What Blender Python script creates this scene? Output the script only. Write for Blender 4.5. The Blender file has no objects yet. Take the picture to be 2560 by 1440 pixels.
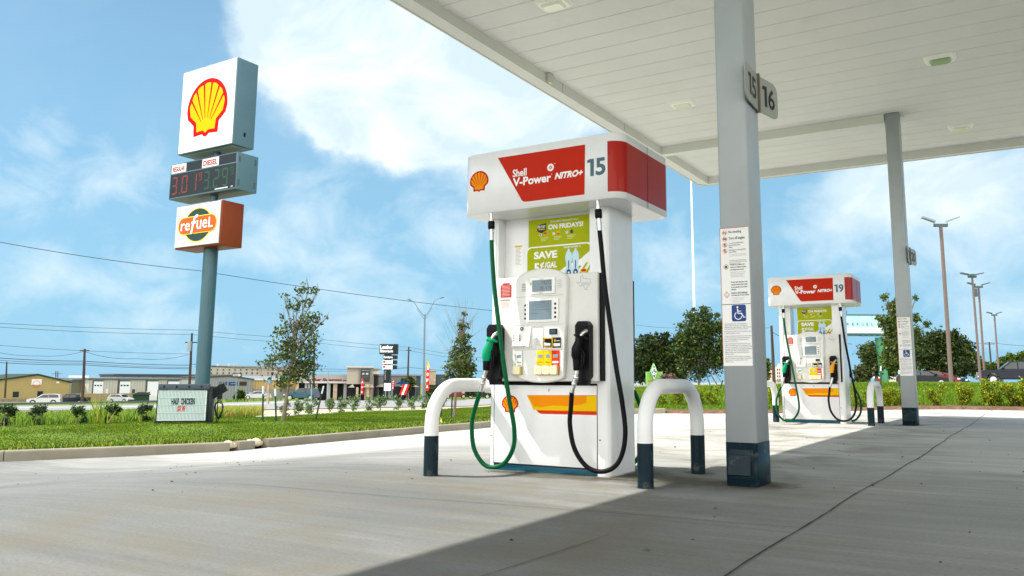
import bpy, bmesh, math, random
import numpy as np
from mathutils import Matrix, Vector
random.seed(7); RNG = np.random.default_rng(11)
SC = bpy.context.scene
COL = SC.collection
R = math.radians

# ---------------------------------------------------------------- camera
F_PX, YAW, PIT, ROL, CX, CY, CAMZ = 2033.98, R(-30.593), R(8.371), R(.259), 1356.05, 652.24, 0.66
def cam_axes():
    cy, sy, cp, sp, cr, sr = math.cos(YAW), math.sin(YAW), math.cos(PIT), math.sin(PIT), math.cos(ROL), math.sin(ROL)
    f = np.array([sy*cp, cy*cp, sp]); r = np.array([cy, -sy, 0.]); u = np.cross(r, f)
    return cr*r + sr*u, -sr*r + cr*u, f
AR, AU, AF = cam_axes()
cd = bpy.data.cameras.new('camera'); cam = bpy.data.objects.new('camera', cd); COL.objects.link(cam)
cam.matrix_world = Matrix(((AR[0], AU[0], -AF[0], 0), (AR[1], AU[1], -AF[1], 0), (AR[2], AU[2], -AF[2], CAMZ), (0, 0, 0, 1)))
cd.sensor_width = 36; cd.lens = F_PX/2560*36
cd.shift_x = -(CX-1280)/2560; cd.shift_y = (CY-720)/2560
cd.clip_start = .05; cd.clip_end = 8000
SC.camera = cam

# ---------------------------------------------------------------- sun, sky, exposure
SUN = Vector((-.7775, -.268, 1.0)).normalized()           # towards the sun
sl = bpy.data.lights.new('sun', 'SUN'); so = bpy.data.objects.new('sun', sl); COL.objects.link(so)
sl.energy = 3.9; sl.angle = R(.5); sl.color = (1, .96, .88)
so.rotation_euler = SUN.to_track_quat('Z', 'Y').to_euler(); so.location = (-20, -8, 26)
SC.view_settings.view_transform = 'Standard'; SC.view_settings.look = 'None'
SC.view_settings.exposure = 1.0; SC.view_settings.gamma = 1

def ray(px, py): return AR*((px-CX)/F_PX) + AU*((CY-py)/F_PX) + AF
W = bpy.data.worlds.new('World'); SC.world = W; W.use_nodes = True
wn, wl = W.node_tree.nodes, W.node_tree.links
wn.clear()
def wnode(t, **k):
    n = wn.new(t)
    for a, b in k.items(): setattr(n, a, b)
    return n
def wmath(op, a, b=None, c=None, clamp=False):
    n = wn.new('ShaderNodeMath'); n.operation = op; n.use_clamp = clamp
    for i, v in enumerate((a, b, c)):
        if v is None: continue
        if isinstance(v, (int, float)): n.inputs[i].default_value = v
        else: wl.new(v, n.inputs[i])
    return n.outputs[0]
sky = wnode('ShaderNodeTexSky', sky_type='NISHITA'); sky.sun_disc = False
sky.sun_elevation = math.asin(SUN.z); sky.sun_rotation = math.atan2(SUN.x, SUN.y) % (2*math.pi)
sky.air_density = 1.0; sky.dust_density = .6; sky.ozone_density = 1.6; sky.altitude = 100
tc = wnode('ShaderNodeTexCoord')
def wnoise(scale, detail, rough, dist, zs=1.0, off=(0, 0, 0)):
    mp = wnode('ShaderNodeMapping'); mp.inputs['Scale'].default_value = (1, 1, zs); mp.inputs['Location'].default_value = off
    wl.new(tc.outputs['Generated'], mp.inputs[0])
    n = wnode('ShaderNodeTexNoise'); n.inputs['Scale'].default_value = scale; n.inputs['Detail'].default_value = detail
    n.inputs['Roughness'].default_value = rough; n.inputs['Distortion'].default_value = dist
    wl.new(mp.outputs[0], n.inputs['Vector']); return n.outputs['Fac']
n_edge = wnoise(5.5, 8, .62, .35, 1.5)
n_fine = wnoise(13, 7, .6, .5, 1.4, (3, 1, 2))
wv = wnode('ShaderNodeTexNoise'); wv.inputs['Scale'].default_value = 4.5; wv.inputs['Detail'].default_value = 6; wv.inputs['Roughness'].default_value = .6
wl.new(tc.outputs['Generated'], wv.inputs['Vector'])
wsub = wnode('ShaderNodeVectorMath', operation='SUBTRACT'); wl.new(wv.outputs['Color'], wsub.inputs[0]); wsub.inputs[1].default_value = (.5, .5, .5)
wsc = wnode('ShaderNodeVectorMath', operation='SCALE'); wl.new(wsub.outputs[0], wsc.inputs[0]); wsc.inputs['Scale'].default_value = .15
wad = wnode('ShaderNodeVectorMath', operation='ADD'); wl.new(tc.outputs['Generated'], wad.inputs[0]); wl.new(wsc.outputs[0], wad.inputs[1])
def blob(px, py, rad, sq=1.0):       # soft cloud bank around a direction of the sky dome
    d = Vector(ray(px, py)).normalized()
    vm = wnode('ShaderNodeVectorMath', operation='SUBTRACT'); wl.new(wad.outputs[0], vm.inputs[0]); vm.inputs[1].default_value = d
    sc = wnode('ShaderNodeVectorMath', operation='MULTIPLY'); wl.new(vm.outputs[0], sc.inputs[0]); sc.inputs[1].default_value = (1, 1, sq)
    ln = wnode('ShaderNodeVectorMath', operation='LENGTH'); wl.new(sc.outputs[0], ln.inputs[0])
    return wmath('SUBTRACT', 1.0, wmath('DIVIDE', ln.outputs['Value'], rad/F_PX), clamp=True)
big = None
for b in ((860, 60, 330, 1.1), (980, 330, 200, 1.2), (1200, 330, 260, 1.2), (900, 70, 330, 1.1), (1100, 130, 360, 1.1), (1000, 250, 260, 1.2), (1300, 260, 300, 1.1), (1400, 60, 420, 1.0), (740, 80, 170, 1.0), (1000, 120, 330, 1.1),
          (2180, 500, 210, 1.4), (2440, 470, 230, 1.3)):
    v = blob(*b); big = v if big is None else wmath('ADD', big, v)
m_big = wmath('ADD', wmath('MULTIPLY', wmath('MULTIPLY', big, 1.0, clamp=True), 1.7), wmath('MULTIPLY', wmath('SUBTRACT', n_edge, .575), 2.5))
m_big = wmath('MULTIPLY', wmath('POWER', wmath('MULTIPLY', m_big, .86, clamp=True), 1.15), wmath('MULTIPLY', big, 2.2, clamp=True))
sm = None
for b in ((40, 410, 150, 1.0), (270, 420, 170, 1.1), (340, 450, 110, 1), (780, 550, 170, 1.1), (1060, 590, 160, 1.1), (120, 680, 190, 1.8), (280, 710, 220, 1.6), (850, 660, 260, 1.5), (640, 620, 170, 1.5), (930, 790, 300, 2.0), (380, 860, 260, 3.0), (60, 310, 90, 1), (1680, 640, 240, 1.5), (2200, 560, 360, 1.4), (2450, 560, 380, 1.4), (2500, 760, 260, 2.0), (1200, 460, 240, 1.2), (2350, 650, 260, 1.6)):
    v = blob(*b); sm = v if sm is None else wmath('MAXIMUM', sm, v)
m_sm = wmath('MULTIPLY', wmath('MULTIPLY', wmath('ADD', wmath('MULTIPLY', sm, 1.1), wmath('MULTIPLY', wmath('SUBTRACT', n_fine, .56), 3.0)), .80, clamp=True), wmath('MULTIPLY', sm, 3.0, clamp=True))
haze_v = wmath('MULTIPLY', wmath('SUBTRACT', n_edge, .44), 1.2, clamp=True)
sepz = wnode('ShaderNodeSeparateXYZ'); wl.new(tc.outputs['Generated'], sepz.inputs[0])
low = wmath('SUBTRACT', 1.0, wmath('MULTIPLY', sepz.outputs['Z'], 1.7), clamp=True)      # pale even air towards the horizon
bg1 = wnode('ShaderNodeBackground'); bg1.inputs['Strength'].default_value = .060
hs = wnode('ShaderNodeHueSaturation'); hs.inputs['Saturation'].default_value = 1.06; wl.new(sky.outputs[0], hs.inputs['Color'])
wl.new(hs.outputs[0], bg1.inputs['Color'])
def bg(col, st):
    q = wnode('ShaderNodeBackground'); q.inputs['Color'].default_value = (*col, 1); q.inputs['Strength'].default_value = st; return q
def bmix(f, a, b_):
    q = wnode('ShaderNodeMixShader')
    if isinstance(f, float): q.inputs[0].default_value = f
    else: wl.new(f, q.inputs[0])
    wl.new(a, q.inputs[1]); wl.new(b_, q.inputs[2]); return q.outputs[0]
cur = bmix(wmath('MULTIPLY', wmath('POWER', low, .6), .93), bg1.outputs[0], bg((.265, .56, .78), 0.60).outputs[0])
cur = bmix(wmath('MULTIPLY', haze_v, .28), cur, bg((.58, .80, .92), 0.558).outputs[0])
cur = bmix(wmath('MULTIPLY', m_sm, .60), cur, bg((.80, .92, .98), 0.576).outputs[0])
shade = wmath('MULTIPLY', wmath('SUBTRACT', wnoise(7, 6, .6, .6, 1.6, (5, 2, 8)), .42), 3.0, clamp=True)
cur = bmix(m_big, cur, bmix(shade, bg((.70, .86, .95), 0.540).outputs[0], bg((.95, .98, 1.0), 0.64).outputs[0]))
# added fill: an invented bright veil in the unseen sky behind the camera
bd = wnode('ShaderNodeVectorMath', operation='DOT_PRODUCT'); wl.new(tc.outputs['Generated'], bd.inputs[0]); bd.inputs[1].default_value = Vector((.45, -.86, .25)).normalized()
bk = wnode('ShaderNodeMapRange', interpolation_type='SMOOTHSTEP'); bk.inputs[1].default_value = -.05; bk.inputs[2].default_value = .75; wl.new(bd.outputs['Value'], bk.inputs[0])
cur = bmix(bk.outputs[0], cur, bg((1.0, .985, .94), 1.95).outputs[0])
wo = wnode('ShaderNodeOutputWorld'); wl.new(cur, wo.inputs[0])

# ---------------------------------------------------------------- materials
MATS = {}
def mat(name, col, rough=.6, metal=0., var=0., vscale=3., bump=0., bscale=40., spec=.22, emit=None, island=0., trans=0., vstretch=(1, 1, 1), coat=0., dirt=None, alpha=None):
    if name in MATS: return MATS[name]
    m = bpy.data.materials.new(name); m.use_nodes = True; MATS[name] = m
    nt = m.node_tree; n, l = nt.nodes, nt.links; b = n['Principled BSDF']
    b.inputs['Base Color'].default_value = (*col, 1); b.inputs['Roughness'].default_value = rough; b.inputs['Metallic'].default_value = metal
    b.inputs['Specular IOR Level'].default_value = spec; b.inputs['Coat Weight'].default_value = coat
    t = n.new('ShaderNodeTexCoord'); mp = n.new('ShaderNodeMapping'); l.new(t.outputs['Object'], mp.inputs[0]); mp.inputs['Scale'].default_value = vstretch
    cur = None
    if var or island:
        hsv = n.new('ShaderNodeHueSaturation'); hsv.inputs['Color'].default_value = (*col, 1)
        src = None
        if var:
            ns = n.new('ShaderNodeTexNoise'); ns.inputs['Scale'].default_value = vscale; ns.inputs['Detail'].default_value = 6; ns.inputs['Roughness'].default_value = .6
            l.new(mp.outputs[0], ns.inputs['Vector'])
            mr = n.new('ShaderNodeMapRange'); mr.inputs['From Min'].default_value = .25; mr.inputs['From Max'].default_value = .75
            mr.inputs['To Min'].default_value = 1-var; mr.inputs['To Max'].default_value = 1+var; l.new(ns.outputs['Fac'], mr.inputs[0]); src = mr.outputs[0]
        if island:
            g = n.new('ShaderNodeNewGeometry'); mr2 = n.new('ShaderNodeMapRange'); mr2.inputs['To Min'].default_value = 1-island; mr2.inputs['To Max'].default_value = 1+island
            l.new(g.outputs['Random Per Island'], mr2.inputs[0])
            mr3 = n.new('ShaderNodeMapRange'); mr3.inputs['To Min'].default_value = .5-.022; mr3.inputs['To Max'].default_value = .5+.022
            mm = n.new('ShaderNodeMath'); mm.operation = 'FRACT'; mq = n.new('ShaderNodeMath'); mq.operation = 'MULTIPLY'; mq.inputs[1].default_value = 7.13
            l.new(g.outputs['Random Per Island'], mq.inputs[0]); l.new(mq.outputs[0], mm.inputs[0]); l.new(mm.outputs[0], mr3.inputs[0]); l.new(mr3.outputs[0], hsv.inputs['Hue'])
            if src is None: src = mr2.outputs[0]
            else:
                mu = n.new('ShaderNodeMath'); mu.operation = 'MULTIPLY'; l.new(src, mu.inputs[0]); l.new(mr2.outputs[0], mu.inputs[1]); src = mu.outputs[0]
        l.new(src, hsv.inputs['Value']); cur = hsv.outputs[0]
    if dirt:        # (colour, scale, threshold, strength): patches of grime with their own outline
        dn = n.new('ShaderNodeTexNoise'); dn.inputs['Scale'].default_value = dirt[1]; dn.inputs['Detail'].default_value = 8; dn.inputs['Roughness'].default_value = .7
        l.new(mp.outputs[0], dn.inputs['Vector'])
        dr = n.new('ShaderNodeMapRange'); dr.inputs['From Min'].default_value = dirt[2]; dr.inputs['From Max'].default_value = dirt[2]+.18; dr.inputs['To Max'].default_value = dirt[3]
        l.new(dn.outputs['Fac'], dr.inputs[0])
        mxn = n.new('ShaderNodeMix'); mxn.data_type = 'RGBA'; l.new(dr.outputs[0], mxn.inputs[0])
        if cur is not None: l.new(cur, mxn.inputs[6])
        else: mxn.inputs[6].default_value = (*col, 1)
        mxn.inputs[7].default_value = (*dirt[0], 1); cur = mxn.outputs[2]
    if cur is not None: l.new(cur, b.inputs['Base Color'])
    if bump:
        bn = n.new('ShaderNodeTexNoise'); bn.inputs['Scale'].default_value = bscale; bn.inputs['Detail'].default_value = 4; l.new(mp.outputs[0], bn.inputs['Vector'])
        bp = n.new('ShaderNodeBump'); bp.inputs['Strength'].default_value = bump; bp.inputs['Distance'].default_value = .02; l.new(bn.outputs['Fac'], bp.inputs['Height']); l.new(bp.outputs[0], b.inputs['Normal'])
    if emit: b.inputs['Emission Color'].default_value = (*emit[0], 1); b.inputs['Emission Strength'].default_value = emit[1]
    if trans:
        tr = n.new('ShaderNodeBsdfTranslucent'); ms = n.new('ShaderNodeMixShader'); ms.inputs[0].default_value = trans
        if cur is not None: l.new(cur, tr.inputs[0])
        else: tr.inputs[0].default_value = (*col, 1)
        o = n['Material Output']; l.new(b.outputs[0], ms.inputs[1]); l.new(tr.outputs[0], ms.inputs[2]); l.new(ms.outputs[0], o.inputs[0])
    return m

WHITE = mat('white_enamel', (.74, .745, .74), .32, var=.04, vscale=6, dirt=((.33, .31, .27), 4.5, .60, .35), coat=.08)
CABINET = mat('cabinet_white', (.76, .77, .775), .22, var=.03, vscale=9, dirt=((.40, .38, .33), 4.0, .60, .22), coat=.25)
PLASTIC = mat('console_plastic', (.70, .70, .67), .45, var=.03, vscale=20)
CREAM = mat('canopy_paint', (.64, .65, .615), .55, var=.05, vscale=.9, bump=.05, bscale=6, dirt=((.50, .50, .42), 1.1, .56, .35))
COLP = mat('column_paint', (.41, .45, .465), .38, var=.05, vscale=4, bump=.04, bscale=30, dirt=((.40, .42, .42), 2.5, .60, .30))
NAVY = mat('dark_teal_paint', (.003, .015, .024), .45, var=.12, vscale=12, dirt=((.14, .145, .13), 13, .55, .6), spec=.15, coat=.03)
TEAL = mat('plinth_teal', (.008, .085, .13), .35, var=.08, vscale=10)
RED = mat('sign_red', (.47, .016, .001), .38, var=.03, spec=.08)
DRED = mat('panel_red', (.36, .010, .002), .30, spec=.15, coat=.10)
YEL = mat('emblem_yellow', (.74, .36, .0), .5, spec=.04)
EORANGE = mat('emblem_orange', (.80, .25, .0), .4, spec=.08)
EMRED = mat('emblem_red', (.42, .002, .004), .5, spec=.04)
BLACK = mat('black_rubber', (.006, .006, .007), .5, spec=.10, bump=.05, bscale=80)
BLACKP = mat('black_plastic', (.005, .005, .006), .35, spec=.12)
GREENR = mat('green_rubber', (.0, .085, .028), .4, spec=.12, var=.08, vscale=8)
GREENP = mat('green_plastic', (.0, .30, .13), .3)
YELP = mat('amber_plastic', (.75, .33, .01), .35)
STEEL = mat('brushed_steel', (.55, .55, .54), .32, metal=.9, var=.1, vscale=30)
DGREY = mat('number_grey', (.07, .13, .17), .5)
INK = mat('ink', (.03, .035, .04), .6)
INKR = mat('ink_red', (.55, .03, .02), .6)
PAPERW = mat('white_vinyl', (.84, .84, .82), .5)
LIME = mat('lime_poster', (.36, .40, .0), .4, spec=.08, var=.06, vscale=10)
LCD = mat('lcd_glass', (.20, .27, .30), .12, var=.06, vscale=9)
SCREEN = mat('screen_glass', (.15, .21, .25), .1, var=.12, vscale=10)
YPAN = mat('yellow_panel', (.78, .48, .0), .4, spec=.08)
OPAN = mat('red_panel', (.62, .035, .006), .4, spec=.08)
GOLD = mat('button_gold', (.62, .42, .10), .35)
BTN = mat('button_cream', (.80, .75, .50), .4)
BLUEW = mat('access_blue', (.01, .05, .22), .4)
LENS = mat('light_lens', (.78, .80, .66), .15, coat=.4)
LENSG = mat('green_lens', (.30, .42, .26), .15, coat=.4)
GLASS = mat('window_glass', (.012, .018, .022), .06, coat=.6)
TYRE = mat('tyre', (.015, .015, .015), .8)
RIM = mat('wheel_rim', (.45, .46, .48), .3, metal=.7)
WOODP = mat('pole_wood', (.05, .035, .028), .9, var=.3, vscale=4, vstretch=(1, 1, .1))
WIREM = mat('wire', (.03, .04, .05), .8)
BARK = mat('bark', (.17, .14, .11), .9, var=.3, vscale=12, bump=.4, bscale=60)
CONC_KERB = mat('kerb_concrete', (.22, .20, .155), .85, var=.16, vscale=2.2, bump=.15, bscale=50, dirt=((.16, .14, .10), 1.6, .54, .7))
# ---------------------------------------------------------------- mesh helpers
class MB:
    """collects faces; build() links them as ONE mesh object"""
    def __init__(s, M=None): s.v = []; s.f = []; s.m = []; s.sm = []; s.M = M or Matrix.Identity(4)
    def add(s, vs, fs, mi=0, smooth=False):
        o = len(s.v); s.v += [tuple(s.M @ Vector(p)) for p in vs]
        for f in fs: s.f.append([o+i for i in f]); s.m.append(mi); s.sm.append(smooth)
    def box(s, x0, x1, y0, y1, z0, z1, mi=0, bev=0.):
        if bev <= 0:
            s.add([(x, y, z) for z in (z0, z1) for y in (y0, y1) for x in (x0, x1)],
                  [(0, 2, 3, 1), (4, 5, 7, 6), (0, 1, 5, 4), (2, 6, 7, 3), (0, 4, 6, 2), (1, 3, 7, 5)], mi); return
        bm = bmesh.new(); bmesh.ops.create_cube(bm, size=1)
        for v in bm.verts: v.co = Vector(((x0+x1)/2+v.co.x*(x1-x0), (y0+y1)/2+v.co.y*(y1-y0), (z0+z1)/2+v.co.z*(z1-z0)))
        bmesh.ops.bevel(bm, geom=bm.edges[:], offset=bev, segments=2, affect='EDGES', profile=.6)
        bm.verts.index_update(); s.add([tuple(v.co) for v in bm.verts], [[v.index for v in f.verts] for f in bm.faces], mi, True); bm.free()
    def prism(s, pts, y0, y1, mi=0, side=None, smooth=False):       # outline in x,z pushed along y
        n = len(pts); s.add([(p[0], y0, p[1]) for p in pts]+[(p[0], y1, p[1]) for p in pts], [], mi)
        o = len(s.v)-2*n
        a = sum(pts[i][0]*pts[(i+1) % n][1]-pts[(i+1) % n][0]*pts[i][1] for i in range(n))
        f = list(range(n)); r = f[::-1]
        fr, bk = (f, r) if a > 0 else (r, f)
        s.f.append([o+i for i in fr]); s.m.append(mi); s.sm.append(False)
        s.f.append([o+n+i for i in bk]); s.m.append(mi if side is None else side); s.sm.append(False)
        for i in range(n):
            j = (i+1) % n; q = [o+i, o+n+i, o+n+j, o+j]
            s.f.append(q if a > 0 else q[::-1]); s.m.append(mi if side is None else side); s.sm.append(smooth)
    def zprism(s, pts, z0, z1, mi=0, side=None, smooth=False):       # outline in x,y pushed up
        n = len(pts); a = sum(pts[i][0]*pts[(i+1) % n][1]-pts[(i+1) % n][0]*pts[i][1] for i in range(n))
        if a < 0: pts = pts[::-1]
        o = len(s.v); s.add([(p[0], p[1], z0) for p in pts]+[(p[0], p[1], z1) for p in pts], [])
        s.f.append([o+i for i in range(n)][::-1]); s.m.append(mi); s.sm.append(False)
        s.f.append([o+n+i for i in range(n)]); s.m.append(mi); s.sm.append(False)
        for i in range(n):
            j = (i+1) % n; s.f.append([o+i, o+j, o+n+j, o+n+i]); s.m.append(mi if side is None else side); s.sm.append(smooth)
    def tube(s, pts, r, seg=10, mi=0, cap=True, smooth=True):
        pts = [Vector(p) for p in pts]; n = len(pts); rs = r if isinstance(r, (list, tuple)) else [r]*n
        t0 = (pts[1]-pts[0]).normalized(); up = Vector((0, 0, 1)) if abs(t0.z) < .9 else Vector((1, 0, 0))
        u = t0.cross(up).normalized(); vs = []
        for i in range(n):
            t = (pts[min(i+1, n-1)]-pts[max(i-1, 0)]).normalized()
            u = (u-t*u.dot(t)).normalized(); w = t.cross(u)
            for k in range(seg):
                a = 2*math.pi*k/seg; vs.append(pts[i]+(u*math.cos(a)+w*math.sin(a))*rs[i])
        fs = [[i*seg+k, i*seg+(k+1) % seg, (i+1)*seg+(k+1) % seg, (i+1)*seg+k] for i in range(n-1) for k in range(seg)]
        s.add(vs, fs, mi, smooth)
        if cap: s.add(vs[:seg], [list(range(seg))[::-1]], mi); s.add(vs[-seg:], [list(range(seg))], mi)
    def quad(s, a, b, c, d, mi=0): s.add([a, b, c, d], [(0, 1, 2, 3)], mi)
    def flat(s, pts, y, mi=0):                                        # flat shape in x,z facing -y
        a = sum(pts[i][0]*pts[(i+1) % len(pts)][1]-pts[(i+1) % len(pts)][0]*pts[i][1] for i in range(len(pts)))
        if a < 0: pts = pts[::-1]
        s.add([(p[0], y, p[1]) for p in pts], [list(range(len(pts)))], mi)
    def rect(s, x0, x1, z0, z1, y, mi=0): s.flat([(x0, z0), (x1, z0), (x1, z1), (x0, z1)], y, mi)
    def disc(s, cx, cz, r, y, mi=0, seg=20, rz=None): s.flat([(cx+r*math.cos(2*math.pi*k/seg), cz+(rz or r)*math.sin(2*math.pi*k/seg)) for k in range(seg)], y, mi)
    def ring(s, cx, cz, r0, r1, y, mi=0, seg=20):
        vs = [(cx+q*math.cos(2*math.pi*k/seg), y, cz+q*math.sin(2*math.pi*k/seg)) for k in range(seg) for q in (r0, r1)]
        s.add(vs, [(2*k, 2*k+1, (2*k+3) % (2*seg), (2*k+2) % (2*seg)) for k in range(seg)], mi)
    def ball(s, c, r, mi=0, u=12, v=8, rz=None):
        vs = [(c[0]+r*math.sin(math.pi*j/v)*math.cos(2*math.pi*i/u), c[1]+r*math.sin(math.pi*j/v)*math.sin(2*math.pi*i/u), c[2]+(rz or r)*math.cos(math.pi*j/v)) for j in range(v+1) for i in range(u)]
        s.add(vs, [(j*u+i, (j+1)*u+i, (j+1)*u+(i+1) % u, j*u+(i+1) % u) for j in range(v) for i in range(u)], mi, True)
    def text(s, body, x0, x1, z0, z1, y, mi=0, bold=0., shear=0.):
        vs, fs = glyphs(body, bold, shear)
        if not len(vs): return
        lo, hi = vs.min(0), vs.max(0)
        sx = (x1-x0)/max(hi[0]-lo[0], 1e-6); sz = (z1-z0)/max(hi[1]-lo[1], 1e-6)
        s.add([(x0+(p[0]-lo[0])*sx, y, z0+(p[1]-lo[1])*sz) for p in vs], fs, mi)
    def build(s, name, mats, parent=None, loc=None):
        me = bpy.data.meshes.new(name); me.from_pydata(s.v, [], s.f)
        for m in (mats if isinstance(mats, (list, tuple)) else [mats]): me.materials.append(m)
        me.polygons.foreach_set('material_index', s.m); me.polygons.foreach_set('use_smooth', s.sm); me.update()
        o = bpy.data.objects.new(name, me); COL.objects.link(o)
        if parent: o.parent = parent
        if loc: o.location = loc
        return o
def number(mb, num, x0, x1, z0, z1, y, mi, bold):
    """pump number: a flagged 1, then a rounder digit"""
    if num[0] != '1': mb.text(num, x0, x1, z0, z1, y, mi, bold=bold); return
    w = (x1-x0)*.40; h = z1-z0
    mb.flat([(x0+w*.42, z0), (x0+w*.92, z0), (x0+w*.92, z1), (x0+w*.30, z1), (x0, z1-h*.06), (x0, z1-h*.20), (x0+w*.42, z1-h*.20)], y, mi)
    mb.text(num[1:], x0+(x1-x0)*.46, x1, z0-h*.01, z1, y, mi, bold=bold)
GC = {}
def glyphs(body, bold, shear):
    k = (body, bold, shear)
    if k in GC: return GC[k]
    c = bpy.data.curves.new('lettering', 'FONT'); c.body = body; c.offset = bold; c.shear = shear; c.resolution_u = 3; c.fill_mode = 'FRONT'
    o = bpy.data.objects.new('lettering', c); me = o.to_mesh()
    vs = np.array([v.co[:] for v in me.vertices]); fs = [list(p.vertices) for p in me.polygons]
    o.to_mesh_clear(); bpy.data.objects.remove(o); bpy.data.curves.remove(c)
    GC[k] = (vs, fs); return GC[k]
def empty(name, loc=(0, 0, 0), rz=0.):
    o = bpy.data.objects.new(name, None); o.location = loc; o.rotation_euler = (0, 0, rz); o.empty_display_size = .3; COL.objects.link(o); return o
def tag(o, label, cat, group=None):
    o['label'] = label; o['category'] = cat
    if group: o['group'] = group
    return o
def struct(o, kind='structure'): o['kind'] = kind; return o
def kids(o): return [c for c in bpy.data.objects if c.parent == o]
def copy_tree(o, parent=None):
    c = o.copy(); COL.objects.link(c)
    if parent: c.parent = parent
    for ch in kids(o): copy_tree(ch, c)
    return c
def rrect(x0, x1, z0, z1, r, n=4):
    p = []
    for cx, cz, a in ((x1-r, z1-r, 0), (x0+r, z1-r, 90), (x0+r, z0+r, 180), (x1-r, z0+r, 270)):
        for k in range(n+1): t = R(a+90*k/n); p.append((cx+r*math.cos(t), cz+r*math.sin(t)))
    return p
def spline(pts, n=8):
    P = [Vector(p) for p in pts]; P = [P[0]*2-P[1]]+P+[P[-1]*2-P[-2]]; out = []
    for i in range(1, len(P)-2):
        for k in range(n):
            t = k/n; a, b, c, d = P[i-1:i+3]
            out.append(.5*((2*b)+(c-a)*t+(2*a-5*b+4*c-d)*t*t+(3*b-a-3*c+d)*t**3))
    return out+[P[-2]]

# ---------------------------------------------------------------- the lie of the land
YFAR = 22.8
def sstep(t): t = min(max(t, 0.), 1.); return t*t*(3-2*t)
def hf(x, y):                                                   # the concrete forecourt falls away to the left
    near = -.55*sstep((-4-x)/7.6)
    far = float(np.interp(x, [-14, -11, -8.5, -5.8, -2.4], [-.34, -.31, -.27, -.2, 0.]))
    w = sstep((y-14)/8.); return near*(1-w)+far*w
def land(x, y):
    d = math.hypot(x, y); a = math.degrees(math.atan2(x, y))
    Lz = float(np.interp(d, [0, 12, 22, 28, 38, 50, 65, 85, 115, 150, 200, 400, 3000], [-.41, -.41, -.42, -.50, -.70, -.88, -1.05, -1.40, -2.25, -3.05, -3.9, -7, -12]))
    s = float(np.interp(a, [-26, -8], [.62, 1.2]))
    Rz = float(np.interp(d, [0, 22.5, 25, 33, 36, 150, 300, 3000], [-.05, .0, .14, .46, .50, .50, -1, -9]))*(s if 24 < d < 200 else 1)
    if a > -36 and 20 < y < 28.5: z0 = hf(x, YFAR)+.04; Rz = z0+(Rz-z0)*sstep((y-22.9)/5.)
    if a > 60 or a < -120: return Rz if a > 60 else Lz
    w = sstep((a+37)/12.); return Lz*(1-w)+Rz*w
def march(px, py, fn, lo=1.5, hi=900.):
    d = ray(px, py); h = math.hypot(d[0], d[1]); n = lo; st = .25
    f = lambda t: CAMZ+d[2]*t/h-fn(d[0]*t/h, d[1]*t/h)
    while n < hi:
        if f(n) <= 0:
            a, b = n-st, n
            for _ in range(30):
                m = (a+b)/2
                if f(m) > 0: a = m
                else: b = m
            return Vector((d[0]*b/h, d[1]*b/h, fn(d[0]*b/h, d[1]*b/h)))
        st = max(.25, n*.01); n += st
    return Vector((d[0]*hi/h, d[1]*hi/h, CAMZ+d[2]*hi/h))
KP = [march(px, py, hf) for px, py in ((-260, 1163), (0, 1154), (285, 1142), (575, 1128.5), (670, 1119), (800, 1107), (940, 1094), (1080, 1081), (1215, 1070))]
KP = [Vector((KP[0].x-4.5, -14, hf(-20, -14))), ] + KP + [Vector((KP[-1].x+.45, 20, 0)), Vector((KP[-1].x+1.3, 22.0, 0)), Vector((KP[-1].x+2.2, 22.8, 0))]
for p in KP: p.z = hf(p.x, p.y)
def kx(y): return float(np.interp(y, [p.y for p in KP], [p.x for p in KP]))
def surf(x, y): return hf(x, y) if (y < YFAR and x > kx(y)) else land(x, y)
def G(px, py, lo=1.5): return march(px, py, surf, lo)
def at(px, py, d):                                             # the point seen at a pixel, d metres away on plan
    r = ray(px, py); k = d/math.hypot(r[0], r[1]); return Vector((r[0]*k, r[1]*k, CAMZ+r[2]*k))
def zat(p, px, py): return at(px, py, math.hypot(p[0], p[1])).z
def atx(px, py, X): r = ray(px, py); k = X/r[0]; return Vector((X, r[1]*k, CAMZ+r[2]*k))
def aty(px, py, Y): r = ray(px, py); k = Y/r[1]; return Vector((r[0]*k, Y, CAMZ+r[2]*k))
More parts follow.
